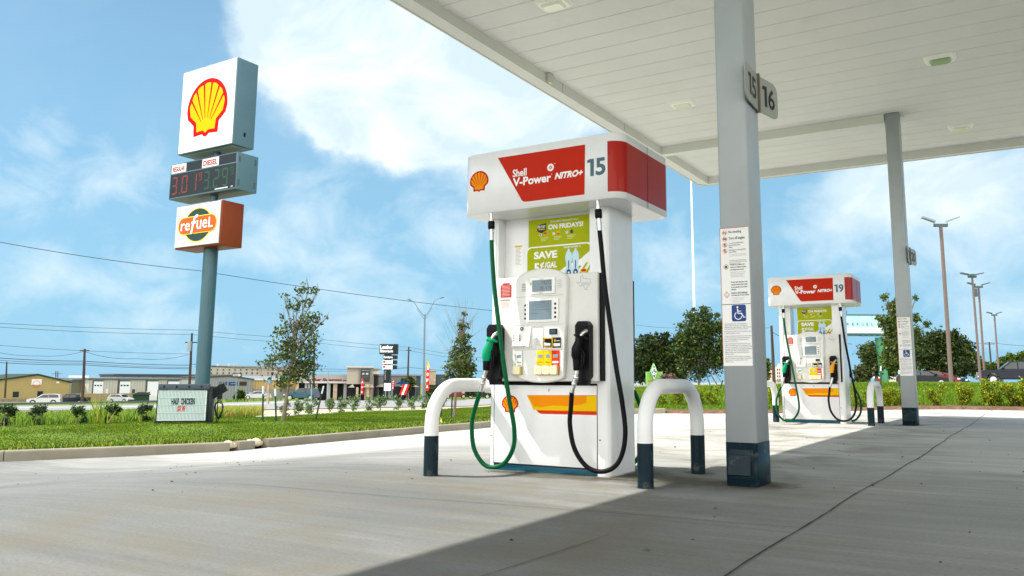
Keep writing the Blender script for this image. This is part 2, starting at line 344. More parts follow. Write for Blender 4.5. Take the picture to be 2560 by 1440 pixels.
# ---------------------------------------------------------------- concrete, asphalt, lawn materials
def concrete_mat():
    m = bpy.data.materials.new('forecourt_concrete'); m.use_nodes = True; nt = m.node_tree; n, l = nt.nodes, nt.links; b = n['Principled BSDF']
    t = n.new('ShaderNodeTexCoord')
    def noise(scale, sx=1, sy=1, rz=0., det=6, ro=.6, di=0.):
        mp = n.new('ShaderNodeMapping'); mp.inputs['Rotation'].default_value = (0, 0, rz); mp.inputs['Scale'].default_value = (sx, sy, 1)
        l.new(t.outputs['Object'], mp.inputs[0]); q = n.new('ShaderNodeTexNoise'); q.inputs['Scale'].default_value = scale; q.inputs['Detail'].default_value = det
        q.inputs['Roughness'].default_value = ro; q.inputs['Distortion'].default_value = di; l.new(mp.outputs[0], q.inputs['Vector']); return q.outputs['Fac']
    def rng(v, a, b_, c, d):
        q = n.new('ShaderNodeMapRange'); q.inputs[1].default_value = a; q.inputs[2].default_value = b_; q.inputs[3].default_value = c; q.inputs[4].default_value = d; l.new(v, q.inputs[0]); return q.outputs[0]
    def ma(op, a, c):
        q = n.new('ShaderNodeMath'); q.operation = op
        for i, v in enumerate((a, c)):
            if isinstance(v, (int, float)): q.inputs[i].default_value = v
            else: l.new(v, q.inputs[i])
        return q.outputs[0]
    def mix(f, a, c):
        q = n.new('ShaderNodeMix'); q.data_type = 'RGBA'
        if isinstance(f, float): q.inputs[0].default_value = f
        else: l.new(f, q.inputs[0])
        for i, v in ((6, a), (7, c)):
            if isinstance(v, tuple): q.inputs[i].default_value = (*v, 1)
            else: l.new(v, q.inputs[i])
        return q.outputs[2]
    big = noise(.35, 1, 1, 0, 5, .55, .4); mid = noise(1.3, .35, 1.6, R(-22), 7, .65, .3); streak = noise(2.2, .10, 3.2, R(-14), 6, .6, .5); streak2 = noise(5., .12, 4., R(-27), 5, .6, .3)
    fine = noise(55, 1, 1, 0, 4, .7)
    s = n.new('ShaderNodeSeparateXYZ'); l.new(t.outputs['Object'], s.inputs[0])
    # brightness of the sunlit far area painted in as paler concrete, edge broken by noise
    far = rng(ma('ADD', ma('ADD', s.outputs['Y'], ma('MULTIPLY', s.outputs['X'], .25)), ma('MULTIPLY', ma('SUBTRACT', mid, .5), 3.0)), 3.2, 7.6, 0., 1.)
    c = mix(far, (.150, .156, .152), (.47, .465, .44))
    right = rng(ma('ADD', s.outputs['X'], ma('MULTIPLY', ma('SUBTRACT', mid, .5), 1.6)), -2.6, .4, 0., 1.)  # ambient light from the right, painted in as paler concrete
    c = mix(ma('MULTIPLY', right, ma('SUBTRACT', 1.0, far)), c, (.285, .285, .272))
    v = ma('MULTIPLY', rng(big, .3, .7, .86, 1.12), rng(mid, .3, .7, .88, 1.10))
    v = ma('MULTIPLY', v, rng(streak, .3, .7, .88, 1.10)); v = ma('MULTIPLY', v, rng(streak2, .3, .7, .94, 1.05)); v = ma('MULTIPLY', v, rng(fine, .3, .7, .86, 1.12))
    hv = n.new('ShaderNodeHueSaturation'); l.new(c, hv.inputs['Color']); l.new(v, hv.inputs['Value'])
    # tan road dust lying along the island, oily patches in the lanes
    isl = ma('SUBTRACT', 1.0, ma('ABSOLUTE', ma('SUBTRACT', ma('DIVIDE', ma('ADD', s.outputs['X'], 2.6), 2.3), 0.0), 0.0))
    dust = ma('MULTIPLY', rng(isl, 0., .6, 0., 1.), rng(noise(1.1, 1, 1, 0, 7, .65, .6), .42, .66, 0., .75))
    c2 = mix(dust, hv.outputs[0], (.15, .135, .095))
    oil = rng(noise(.9, .45, 1.5, R(-20), 8, .7, .8), .585, .74, 0., .55)
    c3 = mix(oil, c2, (.085, .085, .075))
    spots = rng(noise(9, 1, 1, 0, 2, .5), .76, .80, 0., .7)
    c4 = mix(spots, c3, (.05, .05, .045))
    l.new(c4, b.inputs['Base Color']); l.new(rng(mid, .3, .7, .7, .92), b.inputs['Roughness']); b.inputs['Specular IOR Level'].default_value = .3
    bp = n.new('ShaderNodeBump'); bp.inputs['Strength'].default_value = .35; bp.inputs['Distance'].default_value = .01
    l.new(ma('ADD', fine, ma('MULTIPLY', streak2, .6)), bp.inputs['Height']); l.new(bp.outputs[0], b.inputs['Normal'])
    return m
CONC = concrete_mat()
GRASSG = mat('turf', (.070, .120, .004), .9, var=.45, vscale=1.3, bump=.6, bscale=60, dirt=((.12, .11, .03), 2.6, .58, .5))
ROUGH = mat('rough_ground', (.11, .13, .035), .95, var=.5, vscale=.35, bump=.5, bscale=8, dirt=((.24, .20, .13), .12, .52, .8))
DIRT = mat('bare_dirt', (.34, .29, .20), .95, var=.2, vscale=1.2, bump=.3, bscale=20)
ASPH = mat('road_asphalt', (.20, .20, .205), .85, var=.10, vscale=.35, vstretch=(1, 1, 1), bump=.1, bscale=30, dirt=((.16, .16, .16), .5, .56, .5))
LOT = mat('parking_asphalt', (.22, .22, .21), .9, var=.15, vscale=.3)
MULCH = mat('mulch', (.11, .065, .040), .95, var=.5, vscale=9, bump=.8, bscale=35, dirt=((.33, .25, .16), 6, .57, .8))

def gridmesh(name, rows, m, lift=0., kind='structure'):
    mb = MB(); nr, nc = len(rows), len(rows[0])
    vs = [(p[0], p[1], p[2]+lift) for r in rows for p in r]
    mb.add(vs, [(i*nc+j, i*nc+j+1, (i+1)*nc+j+1, (i+1)*nc+j) for i in range(nr-1) for j in range(nc-1)], 0, True)
    o = mb.build(name, m)
    if o.data.polygons and sum(p.normal.z for p in o.data.polygons) < 0: o.data.flip_normals()
    return struct(o, kind)
def lin(a, b, n): return [a+(b-a)*i/(n-1) for i in range(n)]
# base ground: one sheet to the horizon, kept under the slabs
rings = [0, 2, 4, 6, 8, 10, 12, 14, 16, 18, 20, 22, 23, 24, 25, 27, 30, 33, 36, 40, 45, 50, 58, 66, 76, 88, 100, 115, 135, 160, 200, 260, 340, 460, 640, 900, 1400, 2200, 3400]
rows = []
for d in rings:
    row = []
    for k in range(145):
        a = R(-180+2.5*k); x, y = d*math.sin(a), d*math.cos(a)
        inside = y < YFAR+1.6 and x > kx(min(y, 22.8))-2.5
        z = hf(x, y)-.30 if inside else land(x, y)-.06
        if x > 10 and d < 60 and inside: z = hf(x, y)-.3
        row.append((x, y, z))
    rows.append(row)
ground = gridmesh('ground', rows, ROUGH)
# forecourt slab
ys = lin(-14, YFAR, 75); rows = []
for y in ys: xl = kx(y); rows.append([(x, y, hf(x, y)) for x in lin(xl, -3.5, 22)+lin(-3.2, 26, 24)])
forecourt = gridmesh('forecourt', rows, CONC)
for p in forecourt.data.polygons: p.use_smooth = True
# joints between the slabs
jm = mat('joint_sealant', (.035, .035, .03), .9, var=.3, vscale=20)
def joint(pts, w, seed):
    rr = random.Random(seed); pp = []
    for i in range(len(pts)-1):
        a, b = Vector(pts[i]), Vector(pts[i+1]); n = max(2, int((b-a).length/.12))
        for k in range(n): pp.append(a+(b-a)*k/n)
    pp.append(Vector(pts[-1])); vs = []; ph = rr.random()*6
    for i, p in enumerate(pp):
        t = (pp[min(i+1, len(pp)-1)]-pp[max(i-1, 0)]).normalized(); nn = Vector((-t.y, t.x))
        o = .013*math.sin(i*.11+ph)+.007*math.sin(i*.37+ph*2)+rr.uniform(-.002, .002); ww = w*rr.uniform(.55, 1.2)
        for s_ in (-1, 1): q = Vector((p.x, p.y))+nn*(o+s_*ww/2); vs.append((q.x, q.y, hf(q.x, q.y)+.004))
    mb = MB(); mb.add(vs, [(2*i, 2*i+1, 2*i+3, 2*i+2) for i in range(len(pp)-1)]); o = mb.build('slab_joint', jm)
    if o.data.polygons[0].normal.z < 0: o.data.flip_normals()
    struct(o)
joint([(-1.0, -3, 0), (-.945, 2.0, 0), (-.90, 6.5, 0), (-.87, 10, 0), (-.84, 13.9, 0), (-.80, 22.7, 0)], .009, 1)
joint([(-7.5, .5, 0), (-7.45, 22.6, 0)], .008, 2)
joint([(kx(3.2)+.02, 3.2, 0), (-7.5, 3.35, 0), (-.94, 3.9, 0)], .005, 3)
joint([(-11.5, 9.2, 0), (-.9, 9.35, 0), (14, 9.5, 0)], .007, 4)
joint([(-10.5, 15.0, 0), (14, 15.4, 0)], .008, 5)
joint([(-.84, 13.9, 0), (14, 14.05, 0)], .008, 6)
joint([(-1.66, .5, 0), (-1.62, 3.3, 0)], .004, 8)
# grit and bits of litter lying on the slab
g = np.random.default_rng(77); mb = MB()
for k in range(420):
    x, y = g.uniform(-11, 3), g.uniform(2.9, 15); r = min(abs(g.normal(0, .005)), .010)+.002; z = hf(x, y)
    if k % 9 == 0: r *= 1.3
    vs = [(x+r*g.uniform(.6, 1.3)*math.cos(a), y+r*g.uniform(.6, 1.3)*math.sin(a), z+.002) for a in (0, 1.1, 2.2, 3.3, 4.4, 5.4)]
    mb.add(vs+[(x, y, z+.002+r*.7)], [(i, (i+1) % 6, 6) for i in range(6)], int(k % 3 == 0))
struct(mb.build('grit', [mat('grit_dark', (.03, .028, .022), .9), mat('grit_pale', (.10, .09, .07), .9)]), 'stuff')
# kerbs
def kerb(pts, h, w, side, name='kerb', m=CONC_KERB, zf=None, r=.03):
    prof = [(0, -.12), (0, h-r), (r*.3, h-r*.3), (r, h), (w, h), (w, -.12)]
    vs = []; P = [Vector((p[0], p[1])) for p in pts]
    for i, p in enumerate(P):
        t = (P[min(i+1, len(P)-1)]-P[max(i-1, 0)]).normalized(); nn = Vector((-t.y, t.x))*side; z0 = zf(p.x, p.y)
        for u, v in prof: vs.append((p.x+nn.x*u, p.y+nn.y*u, z0+v))
    k = len(prof); mb = MB()
    mb.add(vs, [(i*k+j, i*k+j+1, (i+1)*k+j+1, (i+1)*k+j) for i in range(len(P)-1) for j in range(k-1)])
    mb.add(vs[:k], [list(range(k))]); mb.add(vs[-k:], [list(range(k))[::-1]])
    o = mb.build(name, m); bm = bmesh.new(); bm.from_mesh(o.data); bmesh.ops.remove_doubles(bm, verts=bm.verts, dist=1e-4); bmesh.ops.recalc_face_normals(bm, faces=bm.faces); bm.to_mesh(o.data); bm.free()
    return struct(o)
def kline(a, b, n):
    out = []
    for i in range(n): y = a+(b-a)*i/(n-1); out.append((kx(y), y))
    return out
g0, g1, g2, g3 = (march(px, py, hf).y for px, py in ((574, 1128.5), (607, 1127), (640, 1122.5), (671, 1119)))
def kerb_run(a, b):
    n = max(1, round((b-a)/3.0))
    for i in range(n): kerb(kline(a+(b-a)*i/n+.005, a+(b-a)*(i+1)/n-.005, 7), .15, .17, 1, zf=hf)
kerb_run(-14, g0); kerb(kline(g1, g2, 3), .15, .17, 1, zf=hf); kerb_run(g3, 22.8)
# pit for the drain rocks behind the kerb gaps
RSTONE = mat('limestone', (.52, .44, .31), .85, var=.22, vscale=8, bump=.4, bscale=30)
RSTONE2 = mat('pale_limestone', (.62, .58, .50), .85, var=.15, vscale=8, bump=.4, bscale=30)
ri = 0
for (px, py, sz) in ((580, 1107, .16), (588, 1116, .12), (594, 1109, .10), (583, 1122, .11), (635, 1103, .15), (649, 1104, .17), (656, 1110, .12), (645, 1113, .14), (641, 1105, .10), (650, 1098, .09)):
    p = G(px, py+6); p = Vector((p.x-.10, p.y, -.50+sz*.30)); rr = random.Random(ri)
    bm = bmesh.new(); bmesh.ops.create_icosphere(bm, subdivisions=2, radius=sz*.62)
    ax = [Vector((rr.gauss(0, 1), rr.gauss(0, 1), rr.gauss(0, 1))).normalized() for _ in range(6)]
    for v in bm.verts:
        for a in ax:
            k = v.co.dot(a)-sz*.45
            if k > 0: v.co -= a*k*.9
        v.co.z *= .8
    me = bpy.data.meshes.new('rock'); bm.to_mesh(me); bm.free(); me.materials.append(RSTONE2 if ri % 3 == 1 else RSTONE)
    o = bpy.data.objects.new('rock', me); o.location = p; COL.objects.link(o)
    tag(o, 'limestone rock lying in the drain gap of the lawn kerb', 'rock', 'rocks in the kerb gaps'); ri += 1
# left lawn: kerb to planting bed
BED = [G(px, py) for px, py in ((-200, 1073), (0, 1068), (130, 1064), (260, 1059), (390, 1053), (480, 1049), (560, 1046), (640, 1043), (700, 1041), (780, 1036), (885, 1029), (1010, 1026), (1100, 1023), (1160, 1020), (1215, 1018), (1300, 1012))]
def lerp2(P, t):
    t *= len(P)-1; i = min(int(t), len(P)-2); return P[i]+(P[i+1]-P[i])*(t-i)
KL = [Vector((kx(y)-.168, y)) for y in lin(1.0, 22.0, 40)]
rows = []
for i in range(60):
    t = i/59; a = lerp2(KL, t); b = lerp2([Vector((p.x, p.y)) for p in BED], t); row = []
    for k in range(22):
        q = a+(b-a)*k/21; z = land(q.x, q.y)+.015
        z0 = hf(a.x+.17, a.y)+.135; z = z0+(z-z0)*min(1, k/5); row.append((q.x, q.y, z))
    rows.append(row)
LAWN_ROWS = rows
lawn = gridmesh('lawn', rows, GRASSG)
for p in lawn.data.polygons: p.use_smooth = True
def blades(name, pts, h, w, cols, lean=.35, seed=1):
    """one mesh of many single grass blades; pts = (n,3)"""
    g = np.random.default_rng(seed); n = len(pts); P = np.asarray(pts)
    hh = h*g.uniform(.55, 1.25, n); ww = w*g.uniform(.7, 1.3, n); a = g.uniform(0, 2*np.pi, n); l2 = g.uniform(0, 2*np.pi, n); ln = g.uniform(.05, lean, n)*hh
    dx, dy = np.cos(a)*ww/2, np.sin(a)*ww/2
    V = np.zeros((n, 5, 3)); ox, oy = np.cos(l2)*ln, np.sin(l2)*ln
    V[:, 0] = P+np.stack([-dx, -dy, 0*dx], 1); V[:, 1] = P+np.stack([dx, dy, 0*dx], 1)
    V[:, 2] = P+np.stack([dx*.7+ox*.4, dy*.7+oy*.4, hh*.6], 1); V[:, 3] = P+np.stack([-dx*.7+ox*.4, -dy*.7+oy*.4, hh*.6], 1)
    V[:, 4] = P+np.stack([ox, oy, hh], 1)
    me = bpy.data.meshes.new(name); me.vertices.add(5*n); me.vertices.foreach_set('co', V.ravel())
    base = np.arange(n)*5
    li = np.concatenate([np.stack([base, base+1, base+2, base+3], 1), np.stack([base+3, base+2, base+4, base+4], 1)], 1)
    loops = np.concatenate([li[:, :4], li[:, 4:7]], 1).ravel()
    me.loops.add(len(loops)); me.loops.foreach_set('vertex_index', loops.astype(np.int32))
    me.polygons.add(2*n); st = np.stack([np.arange(n)*7, np.arange(n)*7+4], 1).ravel(); me.polygons.foreach_set('loop_start', st.astype(np.int32))
    mi = np.repeat(g.integers(0, len(cols), n), 2); 
    for m in cols: me.materials.append(m)
    me.polygons.foreach_set('material_index', mi.astype(np.int32)); me.update(calc_edges=True); me.validate()
    o = bpy.data.objects.new(name, me); COL.objects.link(o); return o
BL1 = mat('grass_blade', (.090, .170, .003), .8, var=.38, vscale=.9, island=.35, trans=.35); BL2 = mat('grass_blade_yellow', (.165, .215, .008), .8, var=.38, vscale=.9, island=.3, trans=.35); BL3 = mat('grass_blade_dark', (.035, .080, .006), .6, var=.38, vscale=.9, island=.3, trans=.3)
WD1 = mat('weed_blade', (.13, .26, .02), .6, island=.35, trans=.4); WD2 = mat('weed_blade_pale', (.30, .36, .05), .6, island=.3, trans=.4); WD3 = mat('weed_dark', (.04, .10, .02), .6, island=.3, trans=.3); WD4 = mat('weed_dry', (.42, .36, .10), .7, island=.3, trans=.3)
def sample_rows(rows, n, g, u0=0., u1=1., v0=0., v1=1.):
    A = np.array(rows); nr, nc = A.shape[:2]
    area_w = np.linalg.norm(A[1:, :-1]-A[:-1, :-1], axis=2)*np.linalg.norm(A[:-1, 1:]-A[:-1, :-1], axis=2)
    i0, i1, j0, j1 = int(u0*(nr-1)), int(math.ceil(u1*(nr-1))), int(v0*(nc-1)), int(math.ceil(v1*(nc-1)))
    w = np.zeros_like(area_w); w[i0:i1, j0:j1] = area_w[i0:i1, j0:j1]; w /= w.sum()
    c = g.choice(w.size, n, p=w.ravel()); i, j = c//(nc-1), c % (nc-1); u, v = g.random(n)[:, None], g.random(n)[:, None]
    return A[i, j]*(1-u)*(1-v)+A[i+1, j]*u*(1-v)+A[i, j+1]*(1-u)*v+A[i+1, j+1]*u*v
def seen(P, margin=60):
    D = np.asarray(P)-np.array([0, 0, CAMZ]); c = D@AF; x = CX+F_PX*(D@AR)/c; return (c > .5) & (x > -margin) & (x < 2560+margin)
g = np.random.default_rng(5)
P = sample_rows(LAWN_ROWS, 230000, g); P = P[seen(P)]
# mown lawn: density follows a patchy pattern
pn = np.sin(P[:, 0]*1.7+np.sin(P[:, 1]*1.1)*1.3)+np.sin(P[:, 1]*2.3+P[:, 0]*.6); keep = g.random(len(P)) < .66+.34*np.clip(pn, -1, 1); P = P[keep]
struct(blades('lawn_grass', P, .026, .015, [BL1, BL1, BL2, BL3], .8, 2), 'stuff')
Pe = sample_rows(LAWN_ROWS, 26000, g, v0=0, v1=.06); Pe = Pe[seen(Pe)]
struct(blades('kerb_edge_grass', Pe, .065, .018, [BL3, BL1, WD2], .9, 3), 'stuff')
# the weedy bed behind the lawn, left of the reader board
def strip(A, B, n, m_, off=.01):
    rows = []
    for i in range(n):
        a, b = lerp2(A, i/(n-1)), lerp2(B, i/(n-1)); rows.append([(q.x, q.y, surf(q.x, q.y)+off) for q in (a+(b-a)*k/(m_-1) for k in range(m_))])
    return rows
W1 = [Vector((p.x, p.y)) for p in BED[:7]]
W2 = [Vector((p.x, p.y)) for p in (G(px, py) for px, py in ((-200, 1052), (0, 1046), (130, 1043), (260, 1040), (390, 1036), (480, 1034), (560, 1034)))]
bed_rows = strip(W1, W2, 40, 10); gridmesh('planting_bed', bed_rows, DIRT)
Pw = sample_rows(bed_rows, 26000, g); Pw = Pw[seen(Pw)]
struct(blades('tall_weeds', Pw, .21, .022, [WD1, WD1, WD2, WD3], .8, 4), 'stuff')
Wv = [Vector((p.x, p.y)) for p in (G(px, py) for px, py in ((548, 1046), (600, 1043), (655, 1041)))]; Wu = [Vector((p.x, p.y)) for p in (G(px, py) for px, py in ((548, 1034), (600, 1033), (652, 1034)))]
wr = strip(Wv, Wu, 12, 6); Pw = sample_rows(wr, 7000, g)
struct(blades('yellow_weeds', Pw, .26, .03, [WD1, WD2, WD4, WD4], .9, 14), 'stuff')
# dirt shoulder, road and verge on the left
def pxl(L): return [Vector((p.x, p.y)) for p in (G(*q) for q in L)]
ed0 = pxl([(-260, 1053), (0, 1047), (260, 1041), (480, 1048), (560, 1047), (700, 1042), (790, 1037), (885, 1030), (1010, 1027), (1100, 1024), (1215, 1019), (1320, 1012)])
ra = pxl([(-300, 1028), (0, 1027), (260, 1026.5), (480, 1025.5), (560, 1025), (700, 1023.5), (790, 1022), (885, 1020.5), (1010, 1018), (1100, 1015.5), (1215, 1012), (1320, 1008)])
rb = pxl([(-300, 1016), (0, 1015.5), (260, 1013), (480, 1009), (560, 1007), (700, 1002.5), (790, 1001), (885, 999.5), (1010, 998), (1100, 997), (1215, 996), (1320, 995)])
gridmesh('dirt_shoulder', strip(ed0, ra, 60, 8, -.02), DIRT)
gridmesh('road', strip(ra, rb, 60, 8, .012), ASPH)
far_v = [p*1.35 for p in rb]; vr = strip(rb, far_v, 60, 8, .012)
gridmesh('verge', vr, GRASSG)
Pv = sample_rows(vr, 16000, g, v1=.45); Pv = Pv[seen(Pv)]; Pv = Pv[np.degrees(np.arctan2(Pv[:, 0], Pv[:, 1])) > -54.5]
struct(blades('verge_grass', Pv, .24, .06, [WD1, WD1, WD2, BL3], .6, 6), 'stuff')
# pale line of caliche rock along the bed edge beyond the shrubs
wk = [Vector((p.x, p.y)) for p in (G(px, py) for px, py in ((640, 1044.5), (700, 1042.5), (790, 1038), (885, 1031), (1010, 1027.8), (1120, 1024)))]
wk2 = [Vector((p.x, p.y)) for p in (G(px, py) for px, py in ((640, 1042.5), (700, 1039), (790, 1034), (885, 1027.5), (1010, 1025.4), (1120, 1022)))]
gridmesh('gravel_edge', strip(wk, wk2, 40, 3, .03), mat('pale_gravel', (.50, .47, .41), .9, var=.12, vscale=6, bump=.4, bscale=30))
# painted line on the road
lnA = [a+(b-a)*.55 for a, b in zip(ra, rb)]; lnB = [a+(b-a)*.585 for a, b in zip(ra, rb)]
gridmesh('road_line', strip(lnA, lnB, 60, 2, .020), mat('road_paint', (.62, .62, .58), .8, var=.2, vscale=2))
# right-hand mulch strip, berm and car park
xs = lin(kx(22.8)-2, 27, 50)
def rland(x, y): return land(x, y)
mrows = [[(x, y, max(rland(x, y), hf(x, YFAR)+.06)+.02) for x in xs] for y in (YFAR-.02, YFAR+.12, YFAR+.5, YFAR+1.1)]
mrows[0] = [(x, YFAR-.02, hf(x, YFAR)-.02) for x in xs]
gridmesh('mulch_strip', mrows, MULCH)
brows = []
for k in range(14):
    row = []
    for i in range(80):
        a = R(-29+i*.75); d0 = (YFAR+.95)/max(math.cos(a), .3); d1 = 35.2; d = d0+(max(d1, d0+1)-d0)*k/13; x, y = d*math.sin(a), d*math.cos(a)
        row.append((x, y, max(rland(x, y), hf(x, YFAR)+.05 if k == 0 else -9)+.03))
    brows.append(row)
gridmesh('berm_lawn', brows, GRASSG)
P = sample_rows(brows, 90000, g); P = P[seen(P)]
struct(blades('berm_grass', P, .085, .024, [BL1, BL1, BL2, WD1], .5, 8), 'stuff')
arc = [(35.3*math.sin(R(a)), 35.3*math.cos(R(a))) for a in lin(-30, 32, 80)]
kerb(arc, .09, .25, 1, zf=land)
lrows = [[(d*math.sin(R(a)), d*math.cos(R(a)), land(d*math.sin(R(a)), d*math.cos(R(a)))+.03) for a in lin(-30, 40, 60)] for d in (35.55, 45, 60, 80, 110, 140)]
gridmesh('parking_lot', lrows, LOT)

# dust and grime gathered round the feet of posts, each stain with its own outline
def grime_mat():
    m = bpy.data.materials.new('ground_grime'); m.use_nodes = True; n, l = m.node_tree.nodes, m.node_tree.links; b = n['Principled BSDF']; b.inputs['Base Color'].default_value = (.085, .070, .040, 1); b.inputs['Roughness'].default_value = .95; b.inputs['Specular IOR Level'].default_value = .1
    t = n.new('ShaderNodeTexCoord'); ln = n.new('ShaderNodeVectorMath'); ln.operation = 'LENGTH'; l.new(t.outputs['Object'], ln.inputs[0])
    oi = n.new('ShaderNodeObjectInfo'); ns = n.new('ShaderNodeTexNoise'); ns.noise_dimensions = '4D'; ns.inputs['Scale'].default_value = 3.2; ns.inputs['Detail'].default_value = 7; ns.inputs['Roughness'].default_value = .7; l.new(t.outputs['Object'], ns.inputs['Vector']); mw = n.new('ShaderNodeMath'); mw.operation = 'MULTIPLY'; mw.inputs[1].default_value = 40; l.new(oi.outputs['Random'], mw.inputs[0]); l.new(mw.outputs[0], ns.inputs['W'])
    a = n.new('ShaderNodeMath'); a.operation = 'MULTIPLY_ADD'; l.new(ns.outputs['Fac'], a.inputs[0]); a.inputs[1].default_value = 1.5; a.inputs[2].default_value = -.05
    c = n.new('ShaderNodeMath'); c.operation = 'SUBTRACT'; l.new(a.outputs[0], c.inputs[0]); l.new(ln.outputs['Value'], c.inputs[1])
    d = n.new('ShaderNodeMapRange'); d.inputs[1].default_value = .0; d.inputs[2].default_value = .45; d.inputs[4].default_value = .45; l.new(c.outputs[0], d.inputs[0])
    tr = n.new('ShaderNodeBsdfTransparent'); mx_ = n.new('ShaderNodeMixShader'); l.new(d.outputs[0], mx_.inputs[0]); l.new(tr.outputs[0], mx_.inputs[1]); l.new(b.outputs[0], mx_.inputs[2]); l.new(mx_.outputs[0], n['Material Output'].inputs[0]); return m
GRIME = grime_mat(); k_ = 0
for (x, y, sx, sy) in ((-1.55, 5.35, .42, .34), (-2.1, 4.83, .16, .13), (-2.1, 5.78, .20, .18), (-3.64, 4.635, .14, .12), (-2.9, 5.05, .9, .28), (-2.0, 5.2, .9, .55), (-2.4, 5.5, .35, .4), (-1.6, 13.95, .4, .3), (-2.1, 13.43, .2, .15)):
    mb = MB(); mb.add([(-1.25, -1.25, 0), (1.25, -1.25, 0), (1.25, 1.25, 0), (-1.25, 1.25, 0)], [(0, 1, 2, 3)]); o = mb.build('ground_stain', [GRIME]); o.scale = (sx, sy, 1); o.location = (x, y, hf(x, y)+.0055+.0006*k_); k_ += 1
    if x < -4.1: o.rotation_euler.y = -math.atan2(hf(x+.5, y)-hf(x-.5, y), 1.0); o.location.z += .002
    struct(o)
# ---------------------------------------------------------------- shell-shaped emblem (flat, x/z plane, unit height about 1)
def emblem(mb, cx, cz, w, h, y, mr=0, my=1, dy=.0015):
    out = [(-.30, -.50), (-.27, -.50), (-.08, -.485), (-.05, -.52), (0, -.54), (.05, -.52), (.08, -.485), (.27, -.50), (.30, -.50), (.315, -.30), (.47, -.17)]
    for k in range(25):
        a = R(-4+188*k/24); out.append((.5*math.cos(a), -.02+.52*math.sin(a)))
    out += [(-.47, -.17), (-.315, -.30)]
    P = lambda p, q=1.: (cx+p[0]*w*q, cz+p[1]*h*q)
    mb.flat([P(p) for p in out], y, mr)
    # yellow field: scalloped top, narrow neck
    inn = [(-.225, -.43), (-.07, -.42), (0, -.47), (.07, -.42), (.225, -.43), (.245, -.26), (.40, -.13)]
    nr = 7; a0, a1 = -3, 183; edges = [R(a0+(a1-a0)*i/nr) for i in range(nr+1)]; o = (0, -.30)
    top = []
    for i in range(nr):
        for k in range(1, 6):
            a = edges[i]+(edges[i+1]-edges[i])*k/6; rr = .415+.022*math.sin(math.pi*k/6)
            top.append((rr*math.cos(a), -.02+(rr+.012)*math.sin(a)))
    inn += top+[(-.40, -.13), (-.245, -.26)]
    mb.flat([P(p) for p in inn], y-dy, my)
    for i in range(1, nr):
        a = edges[i]; ex, ez = .43*math.cos(a), -.02+.44*math.sin(a); bx, bz = .13*math.cos(a), -.30+.10*math.sin(a)
        tx, tz = ex-bx, ez-bz; L = math.hypot(tx, tz); nx, nz = -tz/L, tx/L
        mb.flat([P((bx-nx*.004, bz-nz*.004)), P((ex-nx*.019, ez-nz*.019)), P((ex+nx*.019, ez+nz*.019)), P((bx+nx*.004, bz+nz*.004))], y-2*dy, mr)
def seg7(mb, ch, x, z, w, h, y, mi, t=.13, skew=.06):
    S = {'0': 'abcdef', '1': 'bc', '2': 'abged', '3': 'abgcd', '4': 'fgbc', '5': 'afgcd', '6': 'afgecd', '7': 'abc', '8': 'abcdefg', '9': 'abcdfg'}
    q = t*w; g = {'a': (q, w-q, h-q, h), 'g': (q, w-q, h/2-q/2, h/2+q/2), 'd': (q, w-q, 0, q), 'f': (0, q, h/2+q*.3, h-q*.3), 'b': (w-q, w, h/2+q*.3, h-q*.3), 'e': (0, q, q*.3, h/2-q*.3), 'c': (w-q, w, q*.3, h/2-q*.3)}
    if ch == '.': mb.rect(x, x+q*1.4, z, z+q*1.4, y, mi); return
    for s_ in S.get(ch, ''):
        a, b, c, d = g[s_]; sk = skew*h
        mb.flat([(x+a+sk*c/h, z+c), (x+b+sk*c/h, z+c), (x+b+sk*d/h, z+d), (x+a+sk*d/h, z+d)], y, mi)

# ---------------------------------------------------------------- canopy
K_ = (5.0-CAMZ)/(4.97-CAMZ)
DECK = 5.0; XI, XO, ZB = -5.61, -5.82, 4.85; YI, YO = 16.46, 16.58
XE, YS = 8.5, -4.0
canopy = empty('canopy', (XO, YO, 0))
def L(mb): mb.M = Matrix.Translation((-XO, -YO, 0)); return mb
jl = mat('deck_joint', (.16, .16, .13), .8)
mb = L(MB())                                            # deck of long flat panels running across, a real groove between each
y = YI; n = 0
while y > YS:
    y2 = y-.405; mb.box(XI, XE, y2+.009, y, DECK, DECK+.03, 0); mb.box(XI, XE, y2-.003, y2+.009, DECK+.008, DECK+.03, 1); y = y2; n += 1
mb.box(XI-.05, XE+.05, YS-.1, YI+.03, DECK+.034, DECK+.10, 0)
mb.build('deck_panel', [CREAM, jl], canopy)
mb = L(MB())
prof = [(XO+.025, ZB), (XI, ZB), (XI, DECK+.05), (XI-.02, DECK+.05), (XI-.02, ZB+.03), (XO+.03, ZB+.03)]
# soffit return of the fascia along the left and far edges
mb.box(XO+.02, XI, YS, YO-.18, ZB, ZB+.02, 0)
mb.box(XI-.012, XI, YS, YI, ZB+.02, DECK+.05, 0)
mb.box(XI+.001, XE, YI, YO-.01, ZB, ZB+.02, 0)
mb.box(XI+.001, XE, YI, YI+.012, ZB+.02, DECK+.05, 0)
cr = [(XI, YO-.18), (XI, YO-.01)]+[(XI-.0+(XO-XI)*.0, YO-.01)]
mb.zprism([(XI, YO-.18), (XI, YO-.012)]+[(XO+.22-.20*math.sin(R(a)), YO-.21+.20*math.cos(R(a))) for a in range(0, 91, 15)]+[(XO+.02, YO-.18)], ZB, ZB+.02, 0)
mb.build('soffit_trim', [CREAM], canopy)
mb = L(MB())
oy = [(XO, YS)]+[(XO+.22-.22*math.cos(R(a)), YO-.22+.22*math.sin(R(a))) for a in range(0, 91, 15)]+[(XE, YO)]
iy = [(p[0]+(.018 if p[0] < XO+.2 else 0), p[1]-(.018 if p[1] > YO-.2 else 0)) for p in oy]
